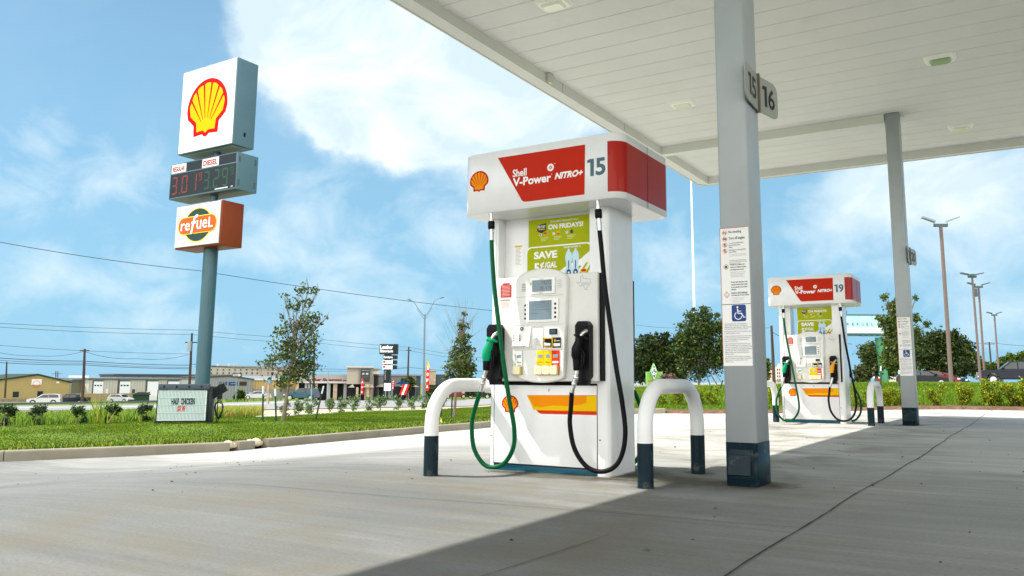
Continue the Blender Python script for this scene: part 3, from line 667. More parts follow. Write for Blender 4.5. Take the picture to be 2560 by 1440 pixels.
nb = len(oy); zt = 5.82; vs = [(p[0], p[1], z) for z in (ZB-.012, zt) for p in oy]+[(p[0], p[1], z) for z in (ZB-.012, zt) for p in iy]
fs = []
for i in range(nb-1): fs += [(i, i+1, nb+i+1, nb+i), (2*nb+i+1, 2*nb+i, 3*nb+i, 3*nb+i+1), (i+1, i, 2*nb+i, 2*nb+i+1), (nb+i, nb+i+1, 3*nb+i+1, 3*nb+i)]
mb.add(vs, fs); mb.box(XO+.1, XE, YS, YO-.2, zt-.25, zt-.22, 0); mb.box(XO, XE, YS-.05, YS, ZB, zt, 0); mb.box(XE, XE+.05, YS, YO, ZB, zt, 0)
mb.build('fascia', [mat('fascia_panel', (.62, .62, .58), .4)], canopy)
mb = L(MB()); yc = 13.84
mb.box(XI+.001, -1.72, yc, yc+.16, ZB, DECK-.002, 0); mb.box(XI+.001, -1.72, yc-3.0*0+.0-.0, yc+.001, ZB, ZB+.001, 0)
mb.build('cross_beam', [CREAM], canopy)
for (px, py, z) in ((1370, 198, DECK), (1774, 446, DECK)):
    mb = L(MB()); p = None
    r_ = ray(px, py); yy = XI*r_[1]/r_[0]; mb.box(XI+.002, XI+.05, yy-.06, yy+.06, ZB+.03, DECK-.004, 0, .006); mb.box(XI+.01, XI+.06, yy-.04, yy+.04, ZB+.012, ZB+.05, 0)
    mb.build('joint_bracket', [mat('bracket_paint', (.58, .58, .50), .5)], canopy)
for yy in (6.3, 10.05, 12.2): mb = L(MB()); mb.box(XI+.0005, XI+.003, yy, yy+.008, ZB+.02, DECK, 0); mb.build('trim_seam', [jl], canopy)
tag(canopy, 'wide flat cream canopy roof over the fuel pumps, with panelled underside', 'canopy')
struct_c = canopy
# ceiling lights
def clight(x, y, m, label):
    e = empty('canopy_light', (x, y, DECK)); e.scale = (.87, .87, .9)
    mb = MB(); o1 = [(p[0], p[1]) for p in rrect(-.23, .23, -.19, .19, .07)]; o2 = [(p[0], p[1]) for p in rrect(-.19, .19, -.15, .15, .06)]
    n_ = len(o1); vs = [(p[0], p[1], -.002) for p in o1]+[(p[0], p[1], -.045) for p in o2]; mb.add(vs, [(i, (i+1) % n_, n_+(i+1) % n_, n_+i) for i in range(n_)], 0, True)
    o3 = rrect(-.155, .155, -.115, .115, .05); vs = [(p[0], p[1], -.045) for p in o2]+[(p[0], p[1], -.045) for p in o3]; mb.add(vs, [(i, (i+1) % n_, n_+(i+1) % n_, n_+i) for i in range(n_)])
    mb.build('frame', [mat('light_frame', (.84, .84, .78), .45)], e)
    mb = MB(); o4 = rrect(-.13, .13, -.09, .09, .04); n_ = len(o3); vs = [(p[0], p[1], -.045) for p in o3]+[(p[0], p[1], -.078) for p in o4]
    mb.add(vs, [(i, (i+1) % n_, n_+(i+1) % n_, n_+i) for i in range(n_)]+[tuple(range(n_, 2*n_))], 0, False); mb.build('lens', [m], e)
    tag(e, label, 'ceiling light', 'recessed lights in the canopy ceiling'); return e
clight(-4.43, 7.72, LENS, 'square canopy light cut by the top edge, left of the tall column')
clight(-4.385, 11.74, LENS, 'square canopy light above the gap between the nearer pump and column')
clight(-.717, 11.75, LENSG, 'square canopy light with a greenish lens, upper right')
clight(-.683, 15.19, LENS, 'square canopy light nearest the far edge, right of the far column')
# ---------------------------------------------------------------- columns
def make_column():
    e = empty('canopy_column', (0, 0, 0)); hw, dp = .1025, .31
    sec = [(p[0], p[1]) for p in rrect(-hw, hw, 0, dp, .022, 3)]
    mb = MB(); mb.zprism(sec, .274, DECK, 0, smooth=True); mb.build('shaft', [COLP], e)
    mb = MB(); sec2 = [(p[0], p[1]) for p in rrect(-hw-.002, hw+.002, -.002, dp+.002, .022, 3)]; mb.zprism(sec2, -.1, .274, 0, smooth=True)
    mb.box(-.082, .078, -.010, -.002, .045, .232, 0, .003); b = mb.build('painted_base', [NAVY], e)
    mb = MB(); mb.add([(-.075, -.012, .066), (.068, -.012, .066), (.068, -.045, .075), (-.075, -.045, .075), (-.075, -.012, .198), (.068, -.012, .198), (.068, -.022, .196), (-.075, -.022, .196)],
                      [(0, 1, 5, 4), (3, 7, 6, 2), (0, 3, 2, 1), (4, 5, 6, 7), (0, 4, 7, 3), (1, 2, 6, 5)])
    mb.build('junction_cover', [NAVY], b)
    for x in (-.072, .068):
        for z in (.056, .222): mb = MB(); mb.disc(x, z, .005, -.0135, 0, 8); mb.build('screw', [BLACK], b)
    mb = MB()
    mb.box(-hw-.05, hw+.05, -.05, -.005, DECK-.012, DECK-.001, 0); mb.box(-hw-.05, -hw-.004, -.005, dp+.05, DECK-.012, DECK-.001, 0); mb.box(hw+.004, hw+.05, -.005, dp+.05, DECK-.012, DECK-.001, 0)
    mb.build('collar_plate', [CREAM], e)
    # safety notice
    y0 = -.0030; mb = MB(); mb.box(-.1, .094, -.0028, -.0005, .76, 1.672, 0); mb.build('safety_notice', [PAPERW], e)
    t = MB(); f = lambda *a, **k: t.text(*a, **k)
    yy = -.0042
    t.rect(-.0995, .094, 1.668, 1.672, yy, 1); t.rect(-.1005, -.097, .762, 1.67, yy, 1)
    for zc in (1.640, 1.598, 1.557, 1.517): t.ring(-.066, zc, .0125, .0155, yy, 1, 16); t.flat([(-.078, zc+.008), (-.075, zc+.011), (-.054, zc-.008), (-.057, zc-.011)], yy-.0002, 1)
    t.rect(-.076, -.058, 1.637, 1.643, yy, 2); t.ball((-.066, yy, 1.598), .001); t.rect(-.076, -.056, 1.593, 1.603, yy, 2); t.rect(-.070, -.062, 1.548, 1.566, yy, 2); t.rect(-.069, -.063, 1.508, 1.524, yy, 2); t.disc(-.066, 1.528, .003, yy, 2, 8)
    t.ring(-.062, 1.410, .0135, .0165, yy, 1, 16); t.rect(-.069, -.055, 1.402, 1.418, yy, 2)
    t.flat([(-.062, 1.247), (-.043, 1.225), (-.062, 1.203), (-.081, 1.225)], yy, 1); t.flat([(-.062, 1.242), (-.047, 1.225), (-.062, 1.208), (-.077, 1.225)], yy-.0003, 3); t.rect(-.0635, -.0605, 1.221, 1.235, yy-.0006, 2); t.rect(-.0635, -.0605, 1.214, 1.218, yy-.0006, 2)
    f('No smoking', -.040, .046, 1.630, 1.652, yy, 2, bold=.012); f('Turn off engine', -.040, .068, 1.586, 1.610, yy, 2, bold=.012)
    def para(lines, x0, x1, zt, dz, h, mi=2, bold=.015):
        for i, s_ in enumerate(lines):
            w_ = min(1, len(s_)/max(len(q) for q in lines)); f(s_, x0, x0+(x1-x0)*w_, zt-i*dz-h, zt-i*dz, yy, mi, bold=bold)
    para(['Turn off all portable battery-', 'operated devices before', 'fueling'], -.040, .062, 1.572, .0135, .0105)
    para(['Discharge your static electricity', 'before fueling'], -.040, .074, 1.526, .0135, .0105)
    para(['Touch metal away from the fill pipe before fueling and', 'do not re-enter the vehicle while fueling is under way'], -.040, .076, 1.495, .010, .007, 4, .0)
    para(['If a fire starts, do not remove nozzle', 'back away at once and tell the attendant', 'use the emergency shut off'], -.040, .076, 1.456, .011, .008, 2, .0)
    para(['Warning: It is unlawful and', 'dangerous to dispense gasoline', 'into unapproved containers'], -.034, .072, 1.428, .0165, .0125, 2, .02)
    para(['No filling of portable containers in or on a vehicle, place', 'the container on the ground before filling and keep the', 'nozzle in contact with the container at all times', 'Only store in approved containers and do not overfill'], -.034, .070, 1.376, .0105, .0072, 4, 0.)
    para(['Persons using dispensers with', 'hold-open latches must remain', 'at the refueling point during', 'refueling'], -.032, .078, 1.312, .0165, .0125, 2, .02)
    para(['Harmful or fatal if swallowed', 'Can cause skin or eye irritation'], -.032, .086, 1.242, .0165, .0125, 2, .02)
    para(['Avoid breathing vapors. Keep away from eyes and', 'skin. Never siphon by mouth. Keep out of reach', 'of children. For use as a motor fuel only', 'Call a physician immediately', 'Do not induce vomiting'], -.026, .056, 1.208, .0085, .006, 4, 0.)
    t.rect(-.098, .093, 1.159, 1.1625, yy, 2)
    # accessibility mark and its notice
    t.flat(rrect(-.033, .062, 1.048, 1.156, .012, 4), yy, 5)
    q = yy-.0006; cx = .012
    t.disc(cx-.006, 1.140, .0065, q, 6, 14)
    t.flat([(cx-.010, 1.130), (cx-.002, 1.130), (cx+.002, 1.096), (cx-.006, 1.096)], q, 6); t.rect(cx-.002, cx+.018, 1.112, 1.117, q, 6)
    t.flat([(cx-.004, 1.096), (cx-.004, 1.103), (cx+.022, 1.103), (cx+.038, 1.072), (cx+.033, 1.069), (cx+.018, 1.096)], q, 6); t.flat([(cx+.033, 1.069), (cx+.036, 1.075), (cx+.045, 1.079), (cx+.046, 1.074)], q, 6)
    vs = []; n_ = 18
    for k in range(n_+1):
        a = R(118+(350-118)*k/n_); vs += [(cx-.002+rr_*math.cos(a), q, 1.085+rr_*math.sin(a)) for rr_ in (.021, .026)]
    t.add(vs, [(2*k, 2*k+2, 2*k+3, 2*k+1) for k in range(n_)], 6)
    para(['Vehicle refueling services will be provided upon', 'request at self-service prices to motorists with', 'disabilities if the vehicle displays an official state or', 'locally issued disabled motorist plate or placard.'], -.085, .093, 1.036, .0112, .0080, 2, .01)
    para(['Refueling services WILL NOT be provided when there', 'is only one employee on duty.'], -.085, .093, .986, .0112, .0080, 2, .01)
    para(['To obtain refueling services, honk your car horn twice', 'and an employee on duty will pump your gasoline for', 'you.  If one is available, you may also use the', 'intercom for this purpose.'], -.085, .093, .957, .0112, .0080, 2, .01)
    para(['If you are pumping your own gasoline and the card', 'reader is inaccessible to you, the employee on duty', 'will turn on the pump for you remotely when you lift', 'the nozzle, raise the lever, and select the desired', 'grade of gasoline. After you have pumped your', 'gasoline, please enter the facility and pay the', 'employee on duty.'], -.085, .093, .907, .0112, .0080, 2, .01)
    para(['This facility also provides assistance in obtaining', 'goods for purchase for our customers with disabilities.', 'If you require this assistance, please ask the', 'employee on duty.'], -.085, .093, .824, .0112, .0080, 2, .01)
    t.build('notice_print', [INK, mat('notice_orange', (.55, .16, .05), .5), mat('ink_teal', (.02, .06, .08), .6), PAPERW, mat('ink_light', (.30, .33, .34), .6), BLUEW, mat('access_white', (.85, .85, .85), .5)], e)
    return e
def flag_sign(parent, J, A, B, na, nb_, ztop, h):
    """two plates on one bracket beside the column: J junction, A near end, B far end (local xy)"""
    for (P, Q, num, flip) in ((A, J, na, 0), (J, B, nb_, 1)):
        P, Q = Vector(P), Vector(Q); d = (Q-P); w = d.length; ang = math.atan2(d.y, d.x)
        M_ = Matrix.Translation((P.x, P.y, ztop-h)) @ Matrix.Rotation(ang, 4, 'Z')
        mb = MB(M_); r_ = .055
        if flip: o = [(.012, 0), (w-r_, 0)]+[(w-r_+r_*math.sin(R(a)), r_-r_*math.cos(R(a))) for a in range(15, 91, 15)]+[(w, h-r_*1.4)]+[(w-r_*1.4+r_*1.4*math.cos(R(a)), h-r_*1.4+r_*1.4*math.sin(R(a))) for a in range(15, 91, 15)]+[(.012, h)]
        else: o = [(w-.004, 0), (w-.004, h), (r_, h)]+[(r_-r_*math.sin(R(a)), h-r_+r_*math.cos(R(a))) for a in range(15, 91, 15)]+[(0, r_*1.4)]+[(r_*1.4-r_*1.4*math.cos(R(a)), r_*1.4-r_*1.4*math.sin(R(a))) for a in range(15, 91, 15)]
        mb.prism(o, -.004, .004, 0); pl = mb.build('number_plate', [mat('plate_grey', (.33, .35, .31), .4)], parent)
        mb = MB(M_); m_ = .22; number(mb, num, w*m_, w*(1-m_*.75), h*.22, h*.80, -.0055, 0, .02); mb.build('number', [mat('plate_number', (.03, .03, .028), .5)], pl)
    mb = MB(); mb.box(J[0]-.012, J[0]+.018, J[1]-.012, J[1]+.012, ztop-h-.01, ztop+.01, 0); mb.build('sign_bracket', [mat('bracket_bronze', (.16, .13, .10), .5)], parent)
D2 = 8.6
c1 = make_column(); c1.location = (-1.6075, 5.22, 0); c2 = copy_tree(c1); c2.location = (-1.6075, 5.22+D2, 0)
def loc2(p): return (p[0]+1.6075, p[1]-5.22)
for c, (na, nb_) in ((c1, ('15', '16')), (c2, ('19', '20'))):
    ss = empty('pump_number_sign', c.location); flag_sign(ss, loc2((-1.488, 5.46)), loc2((-1.478, 5.13)), loc2((-1.425, 5.745)), na, nb_, 2.785, .26)
    tag(ss, 'pair of grey plates numbered %s and %s on the %s column' % (na, nb_, 'nearer' if na == '15' else 'far'), 'number sign', 'number signs on the canopy columns')
tag(c1, 'tall grey canopy column nearest the camera with printed safety notice', 'column', 'canopy columns')
tag(c2, 'distant grey canopy column right of the far pump, with the same notice', 'column', 'canopy columns')

# ---------------------------------------------------------------- fuel pump
X0P, Y0P = -3.04, 5.2
def make_pump(num, open_side):
    e = empty('fuel_pump', (0, 0, 0)); BD = .45; ZT = 1.92
    for (a, b, nm) in ((-.50, -.452, 'l'), (.420, .515, 'r')):
        mb = MB(); r_ = .04
        if nm == 'l': sec = [(b, 0.), (b, BD), (a+r_, BD)]+[(a+r_-r_*math.sin(R(t)), BD-r_+r_*math.cos(R(t))) for t in (30, 60, 90)]+[(a, r_)]+[(a+r_-r_*math.cos(R(t)), r_-r_*math.sin(R(t))) for t in (30, 60, 90)]
        else: sec = [(a, 0.), (b-r_, 0)]+[(b-r_+r_*math.sin(R(t)), r_-r_*math.cos(R(t))) for t in (30, 60, 90)]+[(b, BD-r_)]+[(b-r_+r_*math.cos(R(t)), BD-r_+r_*math.sin(R(t))) for t in (30, 60, 90)]+[(a, BD)]
        mb.zprism(sec, -.004, ZT, 0, smooth=False)
        if nm == 'l': mb.box(-.452, -.435, .004, BD-.004, .64, ZT, 0)
        else: mb.box(.362, .42, .004, BD-.004, .64, ZT, 0)
        s_ = mb.build('side_post', [CABINET], e)
        xb = (a+b)/2 if nm == 'l' else a+.02
        for zb_ in (.25, .9): mb = MB(); mb.disc(xb, zb_, .006, -.0015, 0, 8); mb.build('bolt', [BLACK], s_)
    mb = MB(); mb.box(-.451, .419, .03, BD-.03, .05, .63, 0); mb.box(-.434, .361, .13, BD-.13, .64, 1.42, 0)
    if not open_side: mb.box(-.434, .361, .10, BD-.10, 1.40, ZT-.002, 0)
    else: mb.box(-.22, .361, .10, BD-.10, 1.40, ZT-.002, 0); mb.box(-.434, -.33, .10, BD-.10, 1.40, ZT-.002, 0)
    mb.build('cabinet_core', [CABINET], e)
    mb = MB(); mb.box(-.450, .418, .006, BD-.006, .0, .047, 0, .003); mb.box(-.47, .46, .02, BD-.02, -.02, .003, 1); mb.build('plinth', [TEAL, BLACK], e)
    mb = MB(); mb.box(-.452, .419, .010, BD-.01, .629, .652, 0); mb.build('gap_seal', [BLACK], e)
    for side in (0, 1):                                    # both faces of the pump; the far one carries the same parts
        Mx = Matrix.Identity(4) if side == 0 else Matrix.Translation((.0, BD, 0)) @ Matrix.Scale(-1, 4, (0, 1, 0))
        def N(): return MB(Mx.copy())
        mb = N(); mb.box(-.4535, .4215, -.0008, .012, .046, .634, 0); mb.build('door_gap', [BLACK], e); mb = N(); mb.box(-.4485, .4165, -.004, .02, .0535, .6265, 0, .004); door = mb.build('lower_door', [CABINET], e)
        mb = N(); mb.flat([(-.161, .554), (-.075, .442), (-.060, .428), (-.035, .420), (.4165, .422), (.4165, .560)], -.0052, 0)
        mb.flat([(-.161, .554), (-.100, .446), (.4165, .448), (.4165, .556)], -.0060, 1); mb.flat([(-.150, .552), (-.098, .474), (-.03, .468), (.06, .482), (.18, .480), (.30, .494), (.338, .510), (.339, .553)], -.0068, 2); mb.build('colour_stripe', [OPAN, YPAN, EORANGE], door)
        mb = N(); emblem(mb, -.308, .489, .146, .126, -.0056, 0, 1, .0008); mb.build('emblem', [EMRED, EORANGE], door)
        mb = N(); mb.ring(.03, .594, .006, .009, -.0056, 0, 10); mb.rect(.026, .030, .578, .588, -.0056, 0); mb.build('door_lock', [INK], door)
        # middle panel and console
        mb = N(); mb.box(-.400, .470, -.088, .06, .655, 1.425, 0, .008); mb.box(.4695, .484, -.06, .05, .66, 1.42, 1); mid = mb.build('middle_panel', [PLASTIC, BLACK], e)
        yc_ = -.128
        def outl(gx):
            o = [(-.222-gx*.2, .70)]+[(-.19, 1.37)]
            o += [(.028+(.218)*math.cos(R(a)), 1.375+.098*math.sin(R(a))) for a in range(165, 14, -15)]+[(.246, 1.37), (.222, .70)]
            o += [(.028+(.20)*math.cos(R(a)), .70+.055*math.sin(R(a))) for a in range(-15, -166, -15)]
            return o
        mb = N(); o = outl(0); n_ = len(o); c_ = (.02, 1.05)
        o2 = [(c_[0]+(p[0]-c_[0])*.955, c_[1]+(p[1]-c_[1])*.975) for p in o]
        vs = [(p[0], -.088, p[1]) for p in o]+[(p[0], yc_+.004, p[1]) for p in o]+[(p[0], yc_, p[1]) for p in o2]
        mb.add(vs, [(i, (i+1) % n_, n_+(i+1) % n_, n_+i) for i in range(n_)]+[(n_+i, n_+(i+1) % n_, 2*n_+(i+1) % n_, 2*n_+i) for i in range(n_)], 0, True)
        mb.add([(p[0], yc_, p[1]) for p in o2], [tuple(range(n_))], 0)
        mb.rect(-.19, .215, 1.2685, 1.2705, yc_-.0006, 1); mb.rect(-.20, .218, 1.060, 1.0615, yc_-.0006, 1); mb.rect(-.205, .222, .8795, .8815, yc_-.0006, 1)
        con = mb.build('console', [PLASTIC, mat('panel_seam', (.22, .22, .20), .6)], mid)
        yf = yc_-.002
        mb = N(); mb.box(-.058, .152, yc_-.012, yc_, 1.283, 1.402, 0, .004); mb.rect(-.038, .128, 1.300, 1.386, yc_-.0128, 1)
        x = .028
        for ch in '7420': seg7(mb, ch, x, 1.350, .017, .030, yc_-.0135, 2, .16); x += .0245
        mb.text('.', .0755, .079, 1.350, 1.353, yc_-.0135, 2)
        x = .018
        for ch in '19.179':
            seg7(mb, ch, x, 1.310, .015, .026, yc_-.0135, 2, .16); x += .008 if ch == '.' else .0215
        mb.text('$', -.053, -.043, 1.352, 1.372, yc_-.0128, 2, bold=.03); mb.text('This Sale', .022, .058, 1.389, 1.396, yc_-.0128, 2, bold=.01); mb.text('Gallons', .022, .052, 1.288, 1.295, yc_-.0128, 2, bold=.01)
        mb.build('price_display', [PAPERW, LCD, INK], con)
        for gx0, gx1, gz, gm in ((-.135, -.098, 1.362, INK), (.170, .205, 1.375, mat('slot_grey', (.42, .42, .38), .6))):
            mb = N()
            for k in range(5): mb.rect(gx0, gx1, gz-k*.0125, gz+.0035-k*.0125, yf, 0)
            mb.build('speaker_grille', [gm], con)
        mb = N(); mb.box(-.092, .180, yc_-.010, yc_, 1.078, 1.250, 0, .005); mb.box(-.072, .136, yc_-.013, yc_-.008, 1.088, 1.243, 0, .003); mb.rect(-.064, .128, 1.096, 1.235, yc_-.0140, 1)
        for i, (a, b, z) in enumerate(((-.03, .07, 1.218), (-.03, .04, 1.203), (-.045, .105, 1.168), (-.05, .02, 1.140), (-.01, .06, 1.186))): mb.rect(a, b, z, z+.003, yc_-.0146, 3)
        for k in range(4):
            mb.box(-.108, -.094, yc_-.006, yc_+.001, 1.198-k*.0318, 1.213-k*.0318, 2, .002); mb.box(.148, .163, yc_-.013, yc_-.008, 1.199-k*.0318, 1.215-k*.0318, 2, .002)
        mb.build('touch_screen', [PAPERW, SCREEN, BLACKP, mat('screen_text', (.08, .12, .15), .4)], con)
        # keypad with hood
        mb = N(); mb.add([(-.205, yc_-.001, 1.050), (-.052, yc_-.001, 1.050), (-.060, yc_-.022, .905), (-.198, yc_-.022, .905), (-.200, yc_-.001, .888), (-.058, yc_-.001, .888)], [(3, 2, 1, 0), (4, 5, 2, 3), (0, 4, 3), (2, 5, 1)], 0)
        mb.box(-.192, -.088, yc_-.05, yc_-.018, .905, .914, 0, .003)
        for k in range(4): z = .985-k*.013; mb.rect(-.190, -.179, z, z+.008, yc_-.024, 1); mb.rect(-.140, -.129, z, z+.008, yc_-.024, 1)
        mb.disc(-.125, 1.035, .014, yc_-.014, 2, 14); mb.disc(-.125, 1.035, .008, yc_-.015, 3, 10)
        for k in range(3): mb.rect(-.170, -.150, .975-k*.012, .980-k*.012, yc_-.024, 3)
        mb.build('keypad', [PAPERW, BLACKP, INK, mat('slot_grey2', (.4, .4, .38), .6)], con)
        mb = N(); mb.add([(-.047, yc_-.003, 1.048), (.050, yc_-.003, 1.048), (.050, yc_-.003, .888), (-.047, yc_-.003, .888), (-.030, yc_+.03, .99), (.036, yc_+.03, .99)], [(3, 4, 0), (0, 4, 5, 1), (3, 2, 5, 4), (2, 1, 5)], 0)
        mb.add([(-.040, yc_-.004, .890), (.046, yc_-.004, .890), (.020, yc_-.030, .965), (-.006, yc_-.030, .965)], [(0, 1, 2, 3)], 1)
        for k in range(6): mb.rect(.004+k*.001, .03, .915+k*.012, .918+k*.012, yc_-.032, 2)
        mb.build('receipt_slot', [mat('recess_shade', (.52, .52, .48), .6), PLASTIC, mat('slot_grey2', (.4, .4, .38), .6)], con)
        mb = N(); mb.box(.104, .168, yc_-.008, yc_, .988, 1.029, 0, .003); mb.rect(.112, .160, .994, 1.022, yc_-.0088, 1); mb.build('contactless_reader', [BLACKP, mat('reader_blue', (.02, .05, .07), .2)], con)
        mb = N(); mb.box(.050, .198, yc_-.006, yc_, .893, .966, 0, .003)
        q = yc_-.0068
        mb.flat(rrect(.058, .132, .893, .964, .006), q, 1); mb.flat(rrect(.064, .126, .899, .958, .005), q-.0008, 0); mb.box(.068, .122, yc_-.020, yc_-.006, .902, .925, 3, .003); mb.rect(.084, .108, .905, .955, yc_-.0085, 0); mb.rect(.146, .158, .937, .948, q, 1); mb.ring(.152, .950, .004, .006, q, 1, 10); mb.rect(.162, .195, .940, .944, q, 3); mb.rect(.140, .195, .903, .925, q, 3)
        mb.build('card_reader', [BLACKP, YPAN, PAPERW, mat('reader_silver', (.45, .47, .46), .3, metal=.5)], con)
        # grade selectors
        for (a, b, m_, nm_, t_, tag_) in ((-.184, -.121, PAPERW, '', 'Diesel', 0), (-.001, .0600, YPAN, '87', 'Regular', 1), (.0615, .1225, YPAN, '89', 'Plus', 1), (.124, .187, OPAN, '93', 'Premium', 2)):
            mb = N(); mb.box(a, b, yc_-.004, yc_, .700, .875, 0, .002); mb.rect(a+.012, b-.012, .822, .846, yc_-.0048, 1); mb.text(t_, a+.012, b-.012, .786, .796, yc_-.0048, 2, bold=.02); mb.rect(a+.016, b-.016, .768, .771, yc_-.0048, 2)
            if tag_ == 2: mb.rect(a+.006, b-.008, .784, .798, yc_-.0052, 3)
            if tag_ == 0: mb.rect(a, a+.003, .702, .873, yc_-.0050, 4); mb.rect(b-.003, b, .702, .873, yc_-.0050, 4); mb.rect(a, b, .702, .712, yc_-.005, 4)
            gs = mb.build('grade_selector', [m_, LCD, INK if tag_ != 2 else PAPERW, PAPERW, GREENP], con)
            cx_ = (a+b)/2-.004
            mb = N(); mb.prism(rrect(cx_-.028, cx_+.032, .700, .762, .010), yc_-.024, yc_-.004, 0); mb.prism(rrect(cx_-.031, cx_+.026, .706, .766, .010), yc_-.030, yc_-.0241, 1)
            if nm_: mb.text(nm_, cx_-.017, cx_+.012, .724, .748, yc_-.0308, 2, bold=-.005)
            mb.build('grade_button', [GOLD, BTN, mat('button_print', (.62, .50, .22), .5)], gs)
        # stickers on the panel
        mb = N(); ys_ = -.0895
        mb.rect(-.348, -.252, 1.279, 1.372, ys_, 0); mb.rect(-.330, -.268, 1.374, 1.386, ys_, 0)
        for k in range(8): mb.rect(-.340+.004*(k % 3), -.262-.005*(k % 2), 1.362-k*.0105, 1.365-k*.0105, ys_-.0008, 1)
        mb.text('WARNING', -.352, -.262, 1.252, 1.264, ys_, 2, bold=.02)
        for k in range(5): mb.rect(-.345+.006*(k % 2), -.268, 1.240-k*.009, 1.2425-k*.009, ys_, 3)
        mb.build('warning_sticker', [INKR, mat('sticker_pink', (.85, .60, .55), .5), mat('ink_brown', (.20, .05, .03), .6), mat('ink_orange', (.62, .35, .22), .6)], mid)
        mb = N(); tx = [(.335, 1.402), (.357, 1.402), (.357, 1.384), (.370, 1.380), (.385, 1.381), (.400, 1.376), (.413, 1.378), (.415, 1.350), (.410, 1.338), (.392, 1.326), (.385, 1.314), (.388, 1.300), (.372, 1.304), (.362, 1.326), (.350, 1.336), (.338, 1.326), (.330, 1.328), (.318, 1.345), (.305, 1.356), (.335, 1.357)]
        for i in range(len(tx)):
            a, b = Vector(tx[i]), Vector(tx[(i+1) % len(tx)]); d = (b-a).normalized(); nn = Vector((-d.y, d.x))*.0009
            mb.flat([tuple(a-nn), tuple(b-nn), tuple(b+nn), tuple(a+nn)], ys_, 0)
        for k in range(3): mb.rect(.340, .402, 1.352-k*.008, 1.3535-k*.008, ys_, 0)
        mb.build('state_seal_sticker', [mat('ink_blue', (.10, .14, .28), .5)], mid)
        mb = N(); mb.rect(.372, .410, 1.30, 1.412, .0020, 0)
        mb.rect(.420, .462, 1.055, 1.40, -.0022, 0)
        for k in range(22): mb.rect(.424, .458-.004*(k % 3), 1.30-k*.0105, 1.303-k*.0105, -.0032, 1)
        mb.ring(.440, 1.352, .016, .020, -.0032, 1, 16); mb.rect(.420, .462, 1.388, 1.40, -.0032, 2)
        mb.build('notice_sticker', [PAPERW, INK, mat('notice_orange', (.55, .16, .05), .5)], e)
        # nozzle holders
        for (a, b) in ((.322, .434), (-.430, -.308)):
            mb = N(); mb.prism([(a+.006, .68), (a+.016, .662), (b-.022, .662), (b, .69), (b, 1.045), (b-.022, 1.074), (a+.022, 1.074), (a, 1.045)], -.150, -.088, 0)
            mb.prism([(a+.018, .80), (b-.018, .80), (b-.018, 1.04), (a+.018, 1.04)], -.158, -.150, 1); mb.prism([(a+.024, .628), (b-.024, .628), (b-.016, .662), (a+.016, .662)], -.135, -.088, 0)
            mb.build('nozzle_holder', [BLACKP, BLACK], mid)
        # posters in the upper recess
        mb = N(); mb.box(-.206, .352, .080, .099, 1.44, 1.885, 0); yq = .0790
        mb.text('ON FRIDAYS!', -.030, .270, 1.800, 1.838, yq, 1, bold=.035); mb.text('EXCLUSIVE DEALS APP ONLY', -.012, .232, 1.853, 1.866, yq, 1, bold=.02)
        mb.prism([(-.128, 1.842), (-.050, 1.852), (-.048, 1.800), (-.090, 1.775), (-.128, 1.795)], .0775, .0800, 2); mb.text('FRI-YAY', -.124, -.054, 1.815, 1.838, .0768, 1, bold=.02); mb.rect(-.115, -.060, 1.803, 1.810, .0768, 4)
        for k in range(3):
            x = -.098+k*.115; mb.disc(x, 1.765, .011, yq, 1, 14); mb.text(str(k+1), x-.004, x+.004, 1.758, 1.772, yq-.0008, 2, bold=.02)
            mb.disc(x+.040, 1.772, .012, yq, (5, 4, 2)[k], 10); mb.rect(x+.030, x+.052, 1.755, 1.766, yq-.0005, (6, 5, 2)[k])
            for j in range(3): mb.rect(x+.002, x+.072-.012*j, 1.738-.011*j, 1.742-.011*j, yq, 7)
        pa = mb.build('poster', [LIME, PAPERW, INK, BLUEW, YPAN, INKR, YELP, mat('poster_pale', (.62, .68, .30), .5)], e)
        mb = N(); o = rrect(-.212, .356, 1.40, 1.672, .045); mb.prism(o, .055, .066, 1); o2 = rrect(-.202, .346, 1.40, 1.662, .040); mb.flat(o2, .0545, 0); q = .0538
        mb.flat([(.02, 1.40), (.06, 1.455), (.13, 1.50), (.20, 1.53), (.26, 1.55), (.33, 1.60), (.345, 1.61), (.345, 1.40)], q+.0003, 1)
        for k in range(5): x = .05+k*.055; mb.flat([(x, 1.40), (x+.09, 1.46+k*.02), (x+.11, 1.46+k*.02), (x+.022, 1.40)], q, 0)
        mb.text('SAVE', -.142, .062, 1.574, 1.632, q, 1, bold=.045); mb.text('5', -.140, -.092, 1.470, 1.545, q, 1, bold=.04); mb.text('\u00a2', -.086, -.050, 1.500, 1.552, q, 1, bold=.03); mb.text('/GAL', -.046, .062, 1.500, 1.548, q, 1, bold=.04)
        mb.text('SMARTWATER 1L', .118, .262, 1.640, 1.654, q, 1, bold=.02); mb.rect(-.06, .05, 1.478, 1.486, q, 2)
        for x in (.135, .193):                                   # two bottles printed on the card
            mb.flat([(x, 1.415), (x+.052, 1.415), (x+.054, 1.47), (x+.048, 1.52), (x+.056, 1.57), (x+.050, 1.60), (x+.034, 1.622), (x+.034, 1.634), (x+.018, 1.634), (x+.018, 1.622), (x+.002, 1.60), (x-.004, 1.57), (x+.004, 1.52), (x-.002, 1.47)], q-.0006, 4)
            mb.disc(x+.026, 1.455, .019, q-.0012, 3, 16, .026); mb.rect(x+.022, x+.030, 1.485, 1.545, q-.0012, 3); mb.disc(x+.026, 1.455, .008, q-.0018, 1, 12)
        mb.disc(.286, 1.462, .028, q-.0006, 5, 16, .018); mb.disc(.286, 1.464, .022, q-.001, 6, 16, .010)
        mb.build('promotion_card', [LIME, PAPERW, INK, BLUEW, mat('bottle_print', (.50, .68, .80), .3), YPAN, INKR], pa)
